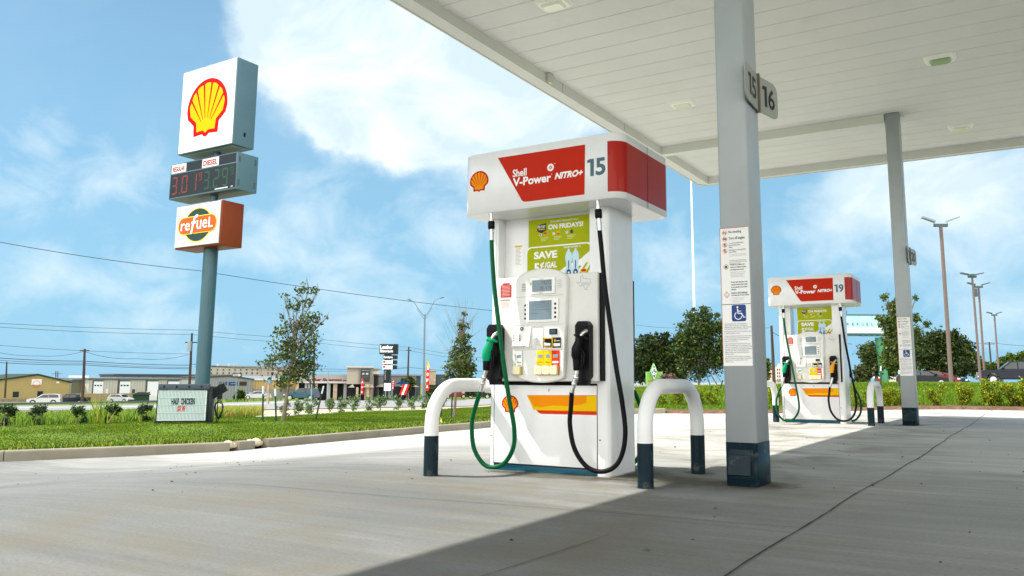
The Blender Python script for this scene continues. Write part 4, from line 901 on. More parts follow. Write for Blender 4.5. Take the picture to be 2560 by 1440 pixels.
        if not open_side:
            mb = N(); mb.rect(-.345, -.275, 1.540, 1.702, .0992, 0); mb.rect(-.345, -.275, 1.688, 1.702, .0985, 1)
            for k in range(13): mb.rect(-.338, -.285-.006*(k % 3), 1.676-k*.0105, 1.679-k*.0105, .0985, 2)
            mb.build('small_notice', [PAPERW, YPAN, mat('ink_light', (.30, .33, .34), .6)], e)
    # header box with rounded corners
    hx0, hx1, hy0, hy1, r_ = -.625, .73, -.23, .67, .105; hz0, hz1 = 1.912, 2.382
    def ring_pts(off=0., r=r_):
        p = []
        for cx, cy, a in ((hx0+r, hy0+r, 180), (hx1-r, hy0+r, 270), (hx1-r, hy1-r, 0), (hx0+r, hy1-r, 90)):
            for k in range(9): t = R(a+90*k/8); p.append((cx+(r+off)*math.cos(t), cy+(r+off)*math.sin(t)))
        return p
    mb = MB(); o = ring_pts(); n_ = len(o); oi = ring_pts(-.012)
    vs = [(p[0], p[1], hz0+.006) for p in o]+[(p[0], p[1], hz1-.006) for p in o]+[(p[0], p[1], hz0) for p in oi]+[(p[0], p[1], hz1) for p in oi]
    mb.add(vs, [(i, (i+1) % n_, n_+(i+1) % n_, n_+i) for i in range(n_)]+[(2*n_+i, 2*n_+(i+1) % n_, (i+1) % n_, i) for i in range(n_)]+[(n_+i, n_+(i+1) % n_, 3*n_+(i+1) % n_, 3*n_+i) for i in range(n_)], 0, True)
    mb.add([(p[0], p[1], hz0) for p in oi], [tuple(range(n_))[::-1]], 0); mb.add([(p[0], p[1], hz1) for p in oi], [tuple(range(n_))], 0)
    head = mb.build('header_box', [CABINET], e)
    # red panel wrapping the right-hand end
    pts = [(.625, hy0-.0015)]+[p for p in ring_pts(.0015)[9:27]]+[(.625, hy1+.0015)]; n_ = len(pts); mb = MB()
    mb.add([(p[0], p[1], z) for z in (1.957, 2.318) for p in pts], [(i, i+1, n_+i+1, n_+i) for i in range(n_-1)], 0, False)
    mb.box(hx1+.0016, hx1+.0026, (hy0+hy1)/2-.003, (hy0+hy1)/2+.003, 1.915, 2.378, 1); mb.build('end_panel', [DRED, mat('panel_seam_dark', (.10, .02, .02), .6)], head)
    for side in (0, 1):
        Mx = Matrix.Identity(4) if side == 0 else Matrix.Translation((.09, .45, 0)) @ Matrix.Rotation(math.pi, 4, 'Z')
        yh = hy0-.0015
        mb = MB(Mx.copy()); mb.flat([(-.293, 2.324), (.450, 2.320), (.444, 1.958), (-.040, 1.958), (-.062, 1.962), (-.078, 1.974)], yh, 0)
        fp = mb.build('front_panel', [RED], head)
        mb = MB(Mx.copy()); q = yh-.001
        mb.text('Shell', -.158, -.036, 2.156, 2.214, q, 0, bold=.022); mb.text('V-Power', -.155, .172, 2.084, 2.148, q, 0, bold=.03); mb.text('NITRO+', .202, .434, 2.095, 2.144, q, 0, bold=.045, shear=.3)
        mb.disc(.168, 2.190, .028, q, 0, 24)
        sp = []
        for k in range(20): a = R(k*18); rr = .021 if k % 2 else .008; sp.append((.168+rr*math.cos(a+.3*(k % 2)), 2.190+rr*math.sin(a+.3*(k % 2))))
        mb.flat(sp, q-.0008, 1); mb.disc(.168, 2.19, .005, q-.0012, 0, 10); mb.ring(.204, 2.214, .002, .004, q, 0, 8); mb.ring(.177, 2.138, .002, .004, q, 0, 8)
        mb.build('lettering', [mat('letter_white', (.84, .84, .82), .45), RED], fp)
        if side == 0:
            mb = MB(Mx.copy()); number(mb, num, .466, .610, 2.084, 2.208, yh, 0, .03); mb.build('pump_number', [DGREY], head)
        mb = MB(Mx.copy()); emblem(mb, -.462, 2.166, .172, .156, yh, 0, 1, .0008); mb.build('emblem', [EMRED, EORANGE], head)
    return e
def lens_plane(lx, lz, y, D=0.):
    """photo measurements were taken in the plane y=4.98; carry them to the real depth of the hose"""
    k = (Y0P+y)/4.98; return ((lx+X0P)*k-X0P, y, CAMZ+(lz-CAMZ)*k)
def make_hose(kind, mat_h, mat_n):
    e = empty('fuel_hose', (0, 0, 0)); A = lens_plane
    if kind == 'left':
        H = [(-.349, 1.711, -.20), (-.338, 1.55, -.20), (-.316, 1.337, -.205), (-.272, 1.05, -.21), (-.221, .749, -.20), (-.174, .516, -.17), (-.132, .326, -.13), (-.138, .188, -.11), (-.208, .081, -.10), (-.304, .044, -.10), (-.394, .064, -.11), (-.479, .173, -.13), (-.499, .341, -.15), (-.465, .48, -.17), (-.424, .586, -.19)]
        nz = dict(sp=(-.300, 1.010), gd=(-.338, .957), b1=(-.352, .925), b2=(-.374, .873), b3=(-.380, .825), g1=(-.381, .800), g2=(-.380, .737), s1=(-.398, .680), s2=(-.424, .586)); top = (-.354, 1.885)
    else:
        H = [(.554, 1.703, -.20), (.570, 1.55, -.20), (.595, 1.288, -.20), (.640, .98, -.19), (.674, .746, -.18), (.713, .53, -.16), (.735, .33, -.13), (.71, .184, -.11), (.648, .096, -.10), (.544, .063, -.10), (.439, .097, -.11), (.353, .21, -.13), (.320, .365, -.15), (.328, .48, -.17), (.336, .587, -.19)]
        nz = dict(sp=(.437, 1.005), gd=(.403, .960), b1=(.390, .93), b2=(.372, .875), b3=(.368, .83), g1=(.370, .800), g2=(.374, .735), s1=(.368, .680), s2=(.336, .587)); top = (.541, 1.910)
    mb = MB(); mb.tube(spline([A(x, z, y) for x, z, y in H], 8), .0165, 12); mb.build('hose_line', [mat_h], e)
    a, b = Vector(A(top[0], top[1], -.20)), Vector(A(H[0][0], H[0][1], -.20)); a.z = 1.915; d = b-a
    mb = MB(); mb.tube([a, a+d*.30], .014, 12, 1); mb.tube([a+d*.22, a+d*.34], .019, 8, 1); mb.tube([a+d*.33, a+d*.36, a+d*.60, a+d*.64], [.022, .026, .026, .020], 12, 0); mb.tube([a+d*.62, a+d*.76], .016, 8, 1); mb.tube([a+d*.76, a+d*.80], .021, 8, 1); mb.tube([a+d*.80, a+d*1.06], .0175, 12, 1)
    mb.build('breakaway', [BLACKP, STEEL], e)
    yn = -.205; P = {k: Vector(A(v[0], v[1], yn)) for k, v in nz.items()}
    mb = MB(); j = P['s1']; mb.tube([P['g2'], P['g2']+(j-P['g2'])*.5], .019, 8, 0); mb.tube([P['g2']+(j-P['g2'])*.4, j], .0155, 10, 0); mb.ball(j, .021, 0); k2 = j+(P['s2']-j)*.45; mb.tube([j, k2], .0185, 10); mb.ball(k2, .020, 0); mb.tube([k2, P['s2']+(k2-P['s2'])*-.15], .0165, 8); mb.build('swivel', [STEEL], e)
    mb = MB(); u = (P['sp']-P['gd']); mb.tube([P['b1'], P['gd']+u*.2, P['b1']+(P['b2']-P['b1'])*.5], [.02, .02, .024], 10, 0)
    mb.tube([P['gd']+u*.1, P['b1'], P['b2'], P['b3'], P['g1']], [.022, .026, .036, .034, .024], 14, 0); nb_ = mb.build('nozzle', [mat_n], e)
    mb = MB(); dd = (P['gd']-P['b2']).normalized(); mb.tube([P['gd']-dd*.010, P['gd']-dd*.004, P['gd']+dd*.004, P['gd']+dd*.010], [.020, .050, .050, .030], 18, 0); mb.build('splash_guard', [mat_n], nb_)
    mb = MB(); mb.tube([P['gd'], P['gd']+u*.6, P['sp']+Vector((.0, .03, .0))], .0125, 10); mb.build('spout', [STEEL], nb_)
    mb = MB(); mb.tube([P['g1']+(P['b3']-P['g1'])*.3, P['g1'], P['g2'], P['g2']+(P['g2']-P['g1'])*.1], [.024, .025, .024, .019], 12); mb.build('grip', [BLACK], nb_)
    q = P['b2']; mb = MB(); mb.tube([q+Vector((.03, .0, .01)), q+Vector((.055, .01, -.03)), q+Vector((.05, .01, -.10)), P['g2']+Vector((.02, 0, .01))], .006, 6); mb.tube([q+Vector((.03, .01, -.02)), q+Vector((.038, .01, -.06)), q+Vector((.03, .01, -.10))], .007, 6); mb.build('trigger_guard', [BLACKP], nb_)
    return e
pump1 = make_pump('15', False); pump1.location = (X0P, Y0P, 0)
pump2 = make_pump('19', True); pump2.location = (X0P, Y0P+D2, 0)
tag(pump1, 'large white fuel pump number 15 with red header, nearest the camera', 'fuel pump', 'fuel pumps')
tag(pump2, 'smaller-looking white fuel pump number 19 with red header, beyond the near column', 'fuel pump', 'fuel pumps')
hg = make_hose('left', GREENR, GREENP); hg.location = (X0P, Y0P, 0); hb = make_hose('right', BLACK, BLACKP); hb.location = (X0P, Y0P, 0)
hg2 = copy_tree(hg); hg2.location = (X0P, Y0P+D2, 0); hy2 = make_hose('right', BLACK, YELP); hy2.location = (X0P, Y0P+D2, 0)
GRP = 'hoses with nozzles on the pumps'
tag(hg, 'green hose and green nozzle hanging on the left of pump 15', 'fuel hose', GRP); tag(hb, 'black hose and black nozzle hanging on the right of pump 15', 'fuel hose', GRP)
tag(hg2, 'green hose and green nozzle hanging on the left of pump 19', 'fuel hose', GRP); tag(hy2, 'black hose with amber nozzle hanging on the right of pump 19', 'fuel hose', GRP)
for D, src, lab in ((0, hg, 'hose at the back right of pump 15, only its top seen below the header'), (D2, hg, 'dark green hose hanging behind the right edge of pump 19')):
    h = copy_tree(src); h.rotation_euler = (0, 0, math.pi)
    if D: h.location = (X0P+.09, Y0P+D+.45, 0)
    else: h.location = (X0P-.03, Y0P+.45, 0)
    tag(h, lab, 'fuel hose', GRP)
# ---------------------------------------------------------------- guard hoops
def make_hoop(span, r=.050, ztop=.625, cr_=.27):
    e = empty('guard_hoop', (0, 0, 0)); pts = [(0, 0, .274), (0, 0, ztop-cr_)]+[(0, cr_-cr_*math.cos(R(a)), ztop-cr_+cr_*math.sin(R(a))) for a in range(10, 91, 10)]
    pts += [(0, span-cr_+cr_*math.sin(R(a)), ztop-cr_+cr_*math.cos(R(a))) for a in range(0, 91, 10)]+[(0, span, .274)]
    mb = MB(); mb.tube(pts, r, 24, 0); mb.build('hoop', [WHITE], e)
    for y in (0, span): mb = MB(); mb.tube([(0, y, -.05), (0, y, .274)], r+.0012, 24, 0); mb.build('painted_foot', [NAVY], e)
    return e
hp = make_hoop(.95); hoops = [(-2.1, 4.83, 'white steel guard hoop with dark feet right of pump 15'), (-3.64, 4.635, 'white steel guard hoop with dark foot left of pump 15'),
                              (-2.1, 4.83+D2, 'white steel guard hoop with dark feet right of pump 19'), (-3.64, 12.85, 'white steel guard hoop partly hidden between near column and pump 19')]
for i, (x, y, lab) in enumerate(hoops):
    o = hp if i == 0 else copy_tree(hp); o.location = (x, y, 0); tag(o, lab, 'guard hoop', 'guard hoops at the pump island')
# ---------------------------------------------------------------- tall roadside sign
STEELB = mat('sign_pole_paint', (.040, .095, .120), .35, var=.05, vscale=2, coat=.1, dirt=((.12, .20, .22), 1.2, .6, .3))
SIGNW = mat('sign_face_white', (.56, .58, .59), .35, var=.02, vscale=1); SIGNS = mat('sign_side_blue', (.07, .13, .16), .4, var=.08, vscale=1.5)
BOARDB = mat('price_board_black', (.010, .013, .016), .3); SIGNU = mat('sign_underside', (.40, .43, .42), .5)
ORS = mat('sign_side_orange', (.16, .030, .006), .4, var=.06, vscale=2); LOGOR = mat('logo_orange', (.55, .075, .003), .4); LOGG = mat('logo_green', (.012, .035, .03), .4); LOGY = mat('logo_yellow', (.55, .50, .02), .4)
DS = 24.0
def sign_box(pl, pm, pr, ptop, pbot, dist):
    """front left px, corner px, right back px (all at mid height); returns corner, width, thickness, z0, z1"""
    C = at(pm[0], pm[1], dist); Lf = aty(pl[0], pl[1], C.y); Rb = atx(pr[0], pr[1], C.x)
    return C, C.x-Lf.x, Rb.y-C.y, zat(C, *pbot), zat(C, *ptop)
sg = empty('roadside_sign', (0, 0, 0))
C, w, th, z0, z1 = sign_box((450.8, 288), (588.4, 250), (640.5, 268), (595.8, 142), (581, 359), DS)
base = Vector((C.x-w*.46, C.y+th*.5, 0)); base.z = land(base.x, base.y)-.1
ZG = base.z; sg.location = (base.x, base.y, ZG)
T = Matrix.Translation((-base.x, -base.y, -ZG))
mb = MB(T); mb.box(C.x-w, C.x, C.y, C.y+th, z0, z1, 0, .02); mb.rect(C.x-w+.03, C.x-.03, z0+.03, z1-.03, C.y-.002, 1); mb.box(C.x-w+.1, C.x-.1, C.y+.1, C.y+th-.1, z0-.004, z0+.01, 2)
bx = mb.build('emblem_cabinet', [SIGNS, SIGNW, SIGNU], sg)
mb = MB(T); emblem(mb, C.x-w*.5, (z0+z1)/2+.02, w*.73, (z1-z0)*.66, C.y-.006, 0, 1, .004); mb.build('emblem', [EMRED, YEL], bx)
mb = MB(T); mb.box(C.x+.001, C.x+.012, C.y+th*.48, C.y+th*.56, z0+.30, z0+.42, 0); mb.build('power_switch', [BLACKP], bx)
TOPZ = z0
C2, w2, th2, z0, z1 = sign_box((424.5, 459), (591.5, 425), (644, 440), (594.3, 378.4), (588.8, 471.5), DS-.05)
mb = MB(T); mb.box(C2.x-w2, C2.x, C2.y, C2.y+th2, z0, z1, 0, .015); mb.rect(C2.x-w2+.03, C2.x-.02, z0+.05, z0+(z1-z0)*.70, C2.y-.003, 1)
for a, b, m_ in ((.02, .245, 2), (.25, .485, 1), (.49, .735, 2), (.74, .985, 1)): mb.rect(C2.x-w2*(1-a), C2.x-w2*(1-b), z0+(z1-z0)*.73, z1-.03, C2.y-.003, m_)
mb.rect(C2.x-w2*.30, C2.x-w2*.11, z0+.07, z0+.10, C2.y-.005, 2); mb.rect(C2.x-w2*.07, C2.x-w2*.04, z0+.08, z0+.10, C2.y-.005, 2)
for (u, v) in ((.1, .75), (.85, .75), (.1, .12), (.85, .12)):
    for k in range(5): mb.box(C2.x+.0005, C2.x+.004, C2.y+th2*u-.02, C2.y+th2*u+.04, z0+(z1-z0)*v+k*.035, z0+(z1-z0)*v+k*.035+.012, 1)
pb = mb.build('price_board', [mat('sign_side_teal', (.07, .13, .155), .4, var=.06, vscale=2), BOARDB, SIGNW], sg)
LR_, LG_ = mat('led_red', (.15, .022, .016), .5), mat('led_green', (.010, .060, .030), .5)
mb = MB(T); hb_ = (z1-z0)
mb.text('REGULAR', C2.x-w2*.965, C2.x-w2*.775, z0+hb_*.775, z0+hb_*.915, C2.y-.006, 0, bold=.03); mb.text('DIESEL', C2.x-w2*.495, C2.x-w2*.285, z0+hb_*.775, z0+hb_*.925, C2.y-.006, 0, bold=.03); mb.build('fuel_names', [mat('price_name_red', (.30, .012, .008), .5)], pb)
mb = MB(T); dh = hb_*.50; zd = z0+hb_*.12; dw = w2*.088
for ch, u in (('3', .965), ('0', .805), ('1', .665)): seg7(mb, ch, C2.x-w2*u, zd, dw, dh, C2.y-.006, 0, .20, 0)
mb.rect(C2.x-w2*.845, C2.x-w2*.825, zd, zd+.04, C2.y-.006, 0); seg7(mb, '9', C2.x-w2*.545, zd+dh*.55, dw*.5, dh*.45, C2.y-.006, 0, .22, 0)
mb.build('regular_price', [LR_], pb)
mb = MB(T)
for ch, u in (('3', .475), ('2', .330), ('9', .205)): seg7(mb, ch, C2.x-w2*u, zd, dw, dh, C2.y-.006, 0, .20, 0)
mb.rect(C2.x-w2*.37, C2.x-w2*.35, zd, zd+.04, C2.y-.006, 0); seg7(mb, '9', C2.x-w2*.085, zd+dh*.55, dw*.5, dh*.45, C2.y-.006, 0, .22, 0)
mb.build('diesel_price', [LG_], pb)
C3, w3, th3, z0, z1 = sign_box((441, 571), (553.5, 554), (607.5, 566), (557.5, 499), (549, 609.5), DS+.15)
mb = MB(T); mb.box(C3.x-w3, C3.x, C3.y, C3.y+th3, z0-.02, z1, 0, .015); mb.box(C3.x-w3+.02, C3.x-.05, C3.y-.035, C3.y-.001, z0+.03, z1-.03, 1, .008); lb = mb.build('lower_cabinet', [ORS, SIGNW], sg)
mb = MB(T); cx_, cz_ = C3.x-w3*.50, (z0+z1)/2; q = C3.y-.038; ry = w3*.40
mb.disc(cx_+.02, cz_, w3*.315, q, 2, 30, (z1-z0)*.40); mb.disc(cx_+.02, cz_, w3*.295, q-.004, 1, 30, (z1-z0)*.375)
mb.flat(rrect(cx_-w3*.43, cx_+w3*.43, cz_-(z1-z0)*.20, cz_+(z1-z0)*.21, (z1-z0)*.195, 6), q-.008, 2); mb.flat(rrect(cx_-w3*.415, cx_+w3*.415, cz_-(z1-z0)*.18, cz_+(z1-z0)*.19, (z1-z0)*.178, 6), q-.012, 0)
hH = (z1-z0)
mb.text('re', cx_-w3*.36, cx_-w3*.155, cz_-hH*.11, cz_+hH*.07, q-.016, 3, bold=.01); mb.text('f', cx_-w3*.14, cx_+w3*.02, cz_-hH*.20, cz_+hH*.24, q-.017, 3, bold=.01, shear=.25); mb.text('u', cx_-w3*.005, cx_+w3*.10, cz_-hH*.11, cz_+hH*.10, q-.016, 3, bold=.01)
mb.text('e', cx_+w3*.125, cx_+w3*.23, cz_-hH*.10, cz_+hH*.10, q-.016, 3, bold=.01); mb.text('L', cx_+w3*.255, cx_+w3*.35, cz_-hH*.10, cz_+hH*.14, q-.016, 3, bold=.02)
mb.build('logo', [LOGOR, LOGG, LOGY, mat('logo_white', (.70, .70, .69), .45)], lb)
pr_ = .40*.5*DS/24
mb = MB(); mb.tube([(0, 0, 0), (0, 0, z0-ZG+.01)], pr_, 28, 0); mb.tube([(0, 0, z0-ZG), (0, 0, TOPZ-ZG+.05)], pr_*.55, 20, 0); mb.build('pole', [STEELB], sg)
tag(sg, 'tall roadside sign on a blue pole with shell emblem box, price board and orange box', 'roadside sign')

# ---------------------------------------------------------------- portable reader board under the tall sign
RBW = mat('reader_face', (.56, .64, .635), .4, var=.04, vscale=3); RBR = mat('reader_rib', (.15, .24, .25), .5); RBK = mat('reader_black', (.012, .018, .022), .4, var=.2, vscale=6)
dR = 22.0; A_, B_ = at(388, 1053, dR), at(516, 1057, dR-.15); zb = land(A_.x, A_.y)+.06
d_ = Vector((B_.x-A_.x, B_.y-A_.y)); wR = d_.length; ang = math.atan2(d_.y, d_.x); hR = .92*(zat(A_, 388, 972)-zb)
rb_ = empty('reader_board', (A_.x, A_.y, zb-.06), ang)
ztop = zat(A_, 391, 974)-zb+.06; zbt = .05
mb = MB(); mb.box(0, wR+.01, .0, .20, zbt, ztop, 0, .012); mb.box(wR+.0, wR+.10, .03, .62, .0, ztop+.08, 0, .01); mb.box(-.03, .10, .02, .20, .0, zbt+.02, 0)
mb.add([(wR+.02, .10, ztop), (wR+.32, .22, ztop+.16), (wR+.42, .3, ztop-.02), (wR+.08, .2, ztop-.25), (wR+.02, .2, ztop), (wR+.32, .32, ztop+.16), (wR+.42, .4, ztop-.02), (wR+.08, .3, ztop-.25)], [(0, 1, 2, 3), (7, 6, 5, 4), (0, 4, 5, 1), (1, 5, 6, 2), (2, 6, 7, 3), (3, 7, 4, 0)], 0)
mb.build('cabinet', [RBK], rb_)
mb = MB(); mb.rect(.03, wR-.03, zbt+.03, ztop-.02, -.002, 0)
nrib = 34; rz = (ztop-zbt-.05)/4
for r_i in range(4):
    for k in range(nrib): x = .045+k*(wR-.09)/nrib; mb.box(x, x+.012, -.007, -.002, zbt+.045+r_i*rz, zbt+.02+(r_i+1)*rz, 1)
    if r_i: mb.box(.03, wR-.03, -.010, -.002, zbt+.026+r_i*rz, zbt+.034+r_i*rz, 1)
mb.build('letter_panel', [RBW, RBR], rb_)
mb = MB(); zt = lambda py: zat(A_, 400, py)-zb+.06
mb.text('HALF  CHICKEN', wR*.285, wR*.745, zbt+.03+2.12*rz, zbt+.03+2.97*rz, -.013, 0, bold=.035); mb.build('message_letters', [mat('letter_black', (.006, .03, .03), .5)], rb_)
mb = MB(); mb.text('$7.99', wR*.41, wR*.565, zbt+.03+1.12*rz, zbt+.03+1.98*rz, -.013, 0, bold=.02); mb.build('message_price', [mat('letter_red', (.50, .02, .01), .5)], rb_)
mb = MB(); mb.box(.02, wR+.03, -.04, .14, ztop+.005, ztop+.135, 0, .01)
for k in range(4): mb.disc(wR*(.13+.245*k), ztop+.07, .022, -.042, 1, 12, .034)
mb.build('light_rail', [mat('rail_grey', (.045, .065, .085), .4), BLACKP], rb_)
tag(rb_, 'portable black reader board sign with ribbed white face advertising half chicken, on the lawn', 'reader board')
# cable hanging on a stake beside it
ps = at(541, 1062, 21.6); zg = land(ps.x, ps.y); cb = empty('cable_stake', (ps.x, ps.y, zg))
mb = MB(); mb.tube([(0, 0, -.05), (0, 0, .95)], .012, 6); mb.build('stake', [BLACKP], cb)
mb = MB(); pts = []
for k in range(50): a = k*.5; rr = .17+.03*math.sin(k*1.3); pts.append((.05+rr*math.sin(a)*.8, .02*math.sin(k), .34+rr*1.2*math.cos(a)))
mb.tube(pts, .008, 5); mb.tube(spline([(.05, 0, .1), (.10, -.1, .03), (-.1, -.2, .02), (-.3, -.1, .05)], 5), .008, 5); mb.build('cable_coil', [BLACK], cb)
tag(cb, 'thin black stake with a coil of cable hung on it, right of the reader board', 'cable stake')

# ---------------------------------------------------------------- plants
LF1 = mat('oak_leaf', (.038, .070, .014), .55, island=.45, trans=.28); LF2 = mat('oak_leaf_light', (.10, .15, .022), .5, island=.35, trans=.35); LF3 = mat('oak_leaf_brown', (.11, .085, .035), .6, island=.35, trans=.2)
DK1 = mat('dark_leaf', (.014, .030, .006), .6, island=.5, trans=.22); DK2 = mat('dark_leaf_pale', (.055, .085, .012), .55, island=.4, trans=.28)  # darker and paler leaf tones, mixed at random
SH1 = mat('shrub_leaf', (.060, .12, .045), .5, island=.4, trans=.25); SH2 = mat('shrub_leaf_light', (.16, .24, .07), .5, island=.3, trans=.3)
LG1 = mat('gold_leaf', (.34, .36, .01), .5, island=.35, trans=.4); LG2 = mat('lime_leaf', (.15, .23, .012), .5, island=.35, trans=.4); LG3 = mat('hedge_dark', (.06, .10, .012), .6, island=.4, trans=.25)
def leafmesh(name, P, size, mats, wts, parent, seed=0, flat=.0, stretch=1.6):
    g = np.random.default_rng(seed); P = np.asarray(P); n = len(P)
    u = g.normal(size=(n, 3)); u /= np.linalg.norm(u, axis=1)[:, None]; v = np.cross(u, g.normal(size=(n, 3))); v /= np.linalg.norm(v, axis=1)[:, None]
    s = size*g.uniform(.6, 1.3, n)[:, None]; a = u*s*stretch/2; b = v*s/2
    V = np.stack([P-a, P-b*.9+a*.1, P+a, P+b*.9+a*.1], 1)
    me = bpy.data.meshes.new(name); me.vertices.add(4*n); me.vertices.foreach_set('co', V.ravel()); me.loops.add(4*n); me.loops.foreach_set('vertex_index', np.arange(4*n, dtype=np.int32))
    me.polygons.add(n); me.polygons.foreach_set('loop_start', np.arange(0, 4*n, 4, dtype=np.int32))
    for m in mats: me.materials.append(m)
    w = np.array(wts, float); w /= w.sum(); me.polygons.foreach_set('material_index', g.choice(len(mats), n, p=w).astype(np.int32)); me.update(calc_edges=True)
    o = bpy.data.objects.new(name, me); COL.objects.link(o); o.parent = parent; return o
def blob_tree(name, base, blobs, trunk_h, trunk_r, nleaf, leaf, mats, wts, label, cat, group=None, seed=1, trunk_top=None, twigs=0, clump=.22, thin=1., bark=BARK, stems=None):
    """blobs: (x, y, z, rx, rz) crown lumps in metres relative to the base"""
    rr = random.Random(seed); g = np.random.default_rng(seed); e = empty(name, base); e.rotation_euler = (0, 0, 0)
    top = Vector(trunk_top or (0, 0, trunk_h)); mb = MB()
    for st in (stems or [((0, 0, 0), 1.)]):
        b0 = Vector(st[0]); tr = trunk_r*st[1]
        P = spline([b0, b0+(top-b0)*.35+Vector((rr.uniform(-.05, .05)*trunk_h*.4, 0, 0)), b0+(top-b0)*.7, top], 4); n = len(P); mb.tube(P, [tr*(1-.55*i/(n-1))*(1.25 if i == 0 else 1) for i in range(n)], 7)
    ends = []
    for (x, y, z, rx, rz) in blobs:
        c = Vector((x, y, z)); f = min(.95, max(.35, (z-rz*.4)/max(z, .1)*.8)); s0 = top*min(1, max(.45, (z*.65)/max(top.z, .1))); m_ = s0+(c-s0)*.5+Vector((rr.uniform(-.1, .1)*rx, rr.uniform(-.1, .1)*rx, -.08*rz))
        L_ = (c-s0).length; r0 = min(trunk_r*.55, .012*L_+trunk_r*.18)
        if L_ > .05: mb.tube([s0, m_, c], [r0, r0*.6, r0*.25], 5)
        for _ in range(max(2, int(4*thin))):
            q = c+Vector((rr.gauss(0, .5)*rx, rr.gauss(0, .5)*rx, rr.gauss(0, .5)*rz)); mb.tube([m_, (m_+q)/2+Vector((0, 0, .04*rz)), q], [r0*.4, r0*.25, r0*.1], 4); ends.append(q)
    for _ in range(twigs):
        c = rr.choice(blobs); q0 = Vector(c[:3]); q = q0+Vector((rr.gauss(0, .5)*c[3], rr.gauss(0, .4)*c[3], abs(rr.gauss(.9, .4))*c[4]+.1)); mb.tube([q0, (q0+q)/2+Vector((rr.uniform(-.1, .1)*c[3], 0, 0)), q], [.012, .008, .003], 3)
    mb.build('trunk', [bark], e)
    vol = np.array([b[3]**2*b[4] for b in blobs])**.75; vol /= vol.sum(); Ps = []
    for b, wv_ in zip(blobs, vol):
        k = max(6, int(nleaf*wv_)); nc = max(4, int(k/34)); R_ = max(b[3], b[4])
        d = g.normal(size=(nc, 3)); d /= np.linalg.norm(d, axis=1)[:, None]; rad = g.uniform(.35, 1.05, nc)[:, None]**.6
        cc = np.array(b[:3])+d*rad*np.array([b[3], b[3], b[4]])
        ci = g.integers(0, nc, k); pr = cc[ci]+g.normal(size=(k, 3))*clump*np.array([b[3], b[3], b[4]*.8]); Ps.append(pr)
    P = np.concatenate(Ps); P = P[P[:, 2] > .03]
    leafmesh('crown', P, leaf, mats, wts, e, seed)
    tag(e, label, cat, group); return e
def px_blobs(base, L_, dist, seed=3, depth=.6):
    """lumps given by where they stand over the base, turned into metres at the tree's own distance"""
    rr = random.Random(seed); out = []
    for (px, py, r) in L_:
        p = at(px, py, dist); m = r*dist/F_PX*1.0; dep = rr.uniform(-1, 1)*depth*m
        fwd = Vector((AF[0], AF[1], 0)).normalized()
        out.append((p.x-base.x+fwd.x*dep, p.y-base.y+fwd.y*dep, p.z-base.z, m, m))
    return out
def stake(px, pyb, pyt, px2, d, label, grp='tree stakes on the lawn', tip=True, r=.022):
    b = at(px, pyb, d); zb_ = surf(b.x, b.y); t_ = at(px2, pyt, d); e = empty('tree_stake', (b.x, b.y, zb_)); v = Vector((t_.x-b.x, t_.y-b.y, t_.z-zb_))
    mb = MB(); mb.tube([(0, 0, -.05), tuple(v*(.78 if tip else 1))], r, 6)
    for k in range(9): q = v*(.1+.07*k); mb.box(q.x-r*1.3, q.x+r*1.3, q.y-r*.5, q.y+r*.5, q.z, q.z+.012, 0)
    mb.build('post', [mat('stake_green', (.018, .045, .030), .7)], e)
    if tip: mb = MB(); mb.tube([tuple(v*.78), tuple(v)], r*1.15, 6); mb.build('pale_tip', [mat('stake_tip', (.55, .62, .60), .6)], e)
    tag(e, label, 'stake', grp); return e
# left young oak with its stakes and guys
dT = 22.8; bT = at(706, 1065, dT); bT.z = land(bT.x, bT.y)
bl = [(772, 722, 15), (745, 738, 14), (712, 745, 12), (795, 722, 10), (760, 760, 17), (735, 775, 16), (775, 790, 22), (742, 805, 22), (710, 790, 10), (800, 800, 12), (818, 792, 6), (725, 835, 26), (762, 832, 26), (790, 845, 12), (716, 868, 30), (752, 872, 32), (700, 900, 28), (738, 905, 36), (772, 900, 24), (712, 930, 30), (745, 938, 24), (768, 928, 18), (668, 900, 13), (650, 905, 9), (790, 915, 9)]
tA = blob_tree('young_tree', bT, px_blobs(bT, bl, dT), (zat(bT, 740, 830)-bT.z), .05, 3000, .060, [LF1, LF2, LF3], [5, 3, 1.6], 'young staked tree with ragged crown on the lawn left of pump 15', 'tree', 'young trees on the lawns', 5, trunk_top=tuple(at(745, 800, dT)-bT), clump=.36, twigs=16)
bT2 = at(1135, 1043, 25.5); bT2.z = land(bT2.x, bT2.y)
bl = [(1160, 815, 13), (1162, 840, 16), (1155, 865, 19), (1170, 880, 15), (1140, 890, 19), (1152, 905, 26), (1172, 915, 18), (1130, 925, 20), (1150, 935, 26), (1172, 940, 16), (1118, 940, 12), (1160, 785, 7)]
tB = blob_tree('young_tree', bT2, px_blobs(bT2, bl, 25.5), zat(bT2, 1150, 900)-bT2.z, .05, 2700, .062, [LF1, LF2, LF3], [5, 3, 1.4], 'narrow young tree with bare upper twigs behind the hoop left of pump 15', 'tree', 'young trees on the lawns', 8, trunk_top=tuple(at(1152, 860, 25.5)-bT2), clump=.30, twigs=30)
mb = MB(); rr = random.Random(4)
for k in range(26):
    a = at(1155+rr.uniform(-12, 12), 860+rr.uniform(-20, 20), 25.5)-bT2; b = at(1158+rr.gauss(0, 25), 775+rr.uniform(-35, 25), 25.5)-bT2; c = (a+b)/2+Vector((rr.uniform(-.12, .12), 0, .05)); mb.tube([a, c, b], [.009, .006, .003], 3)
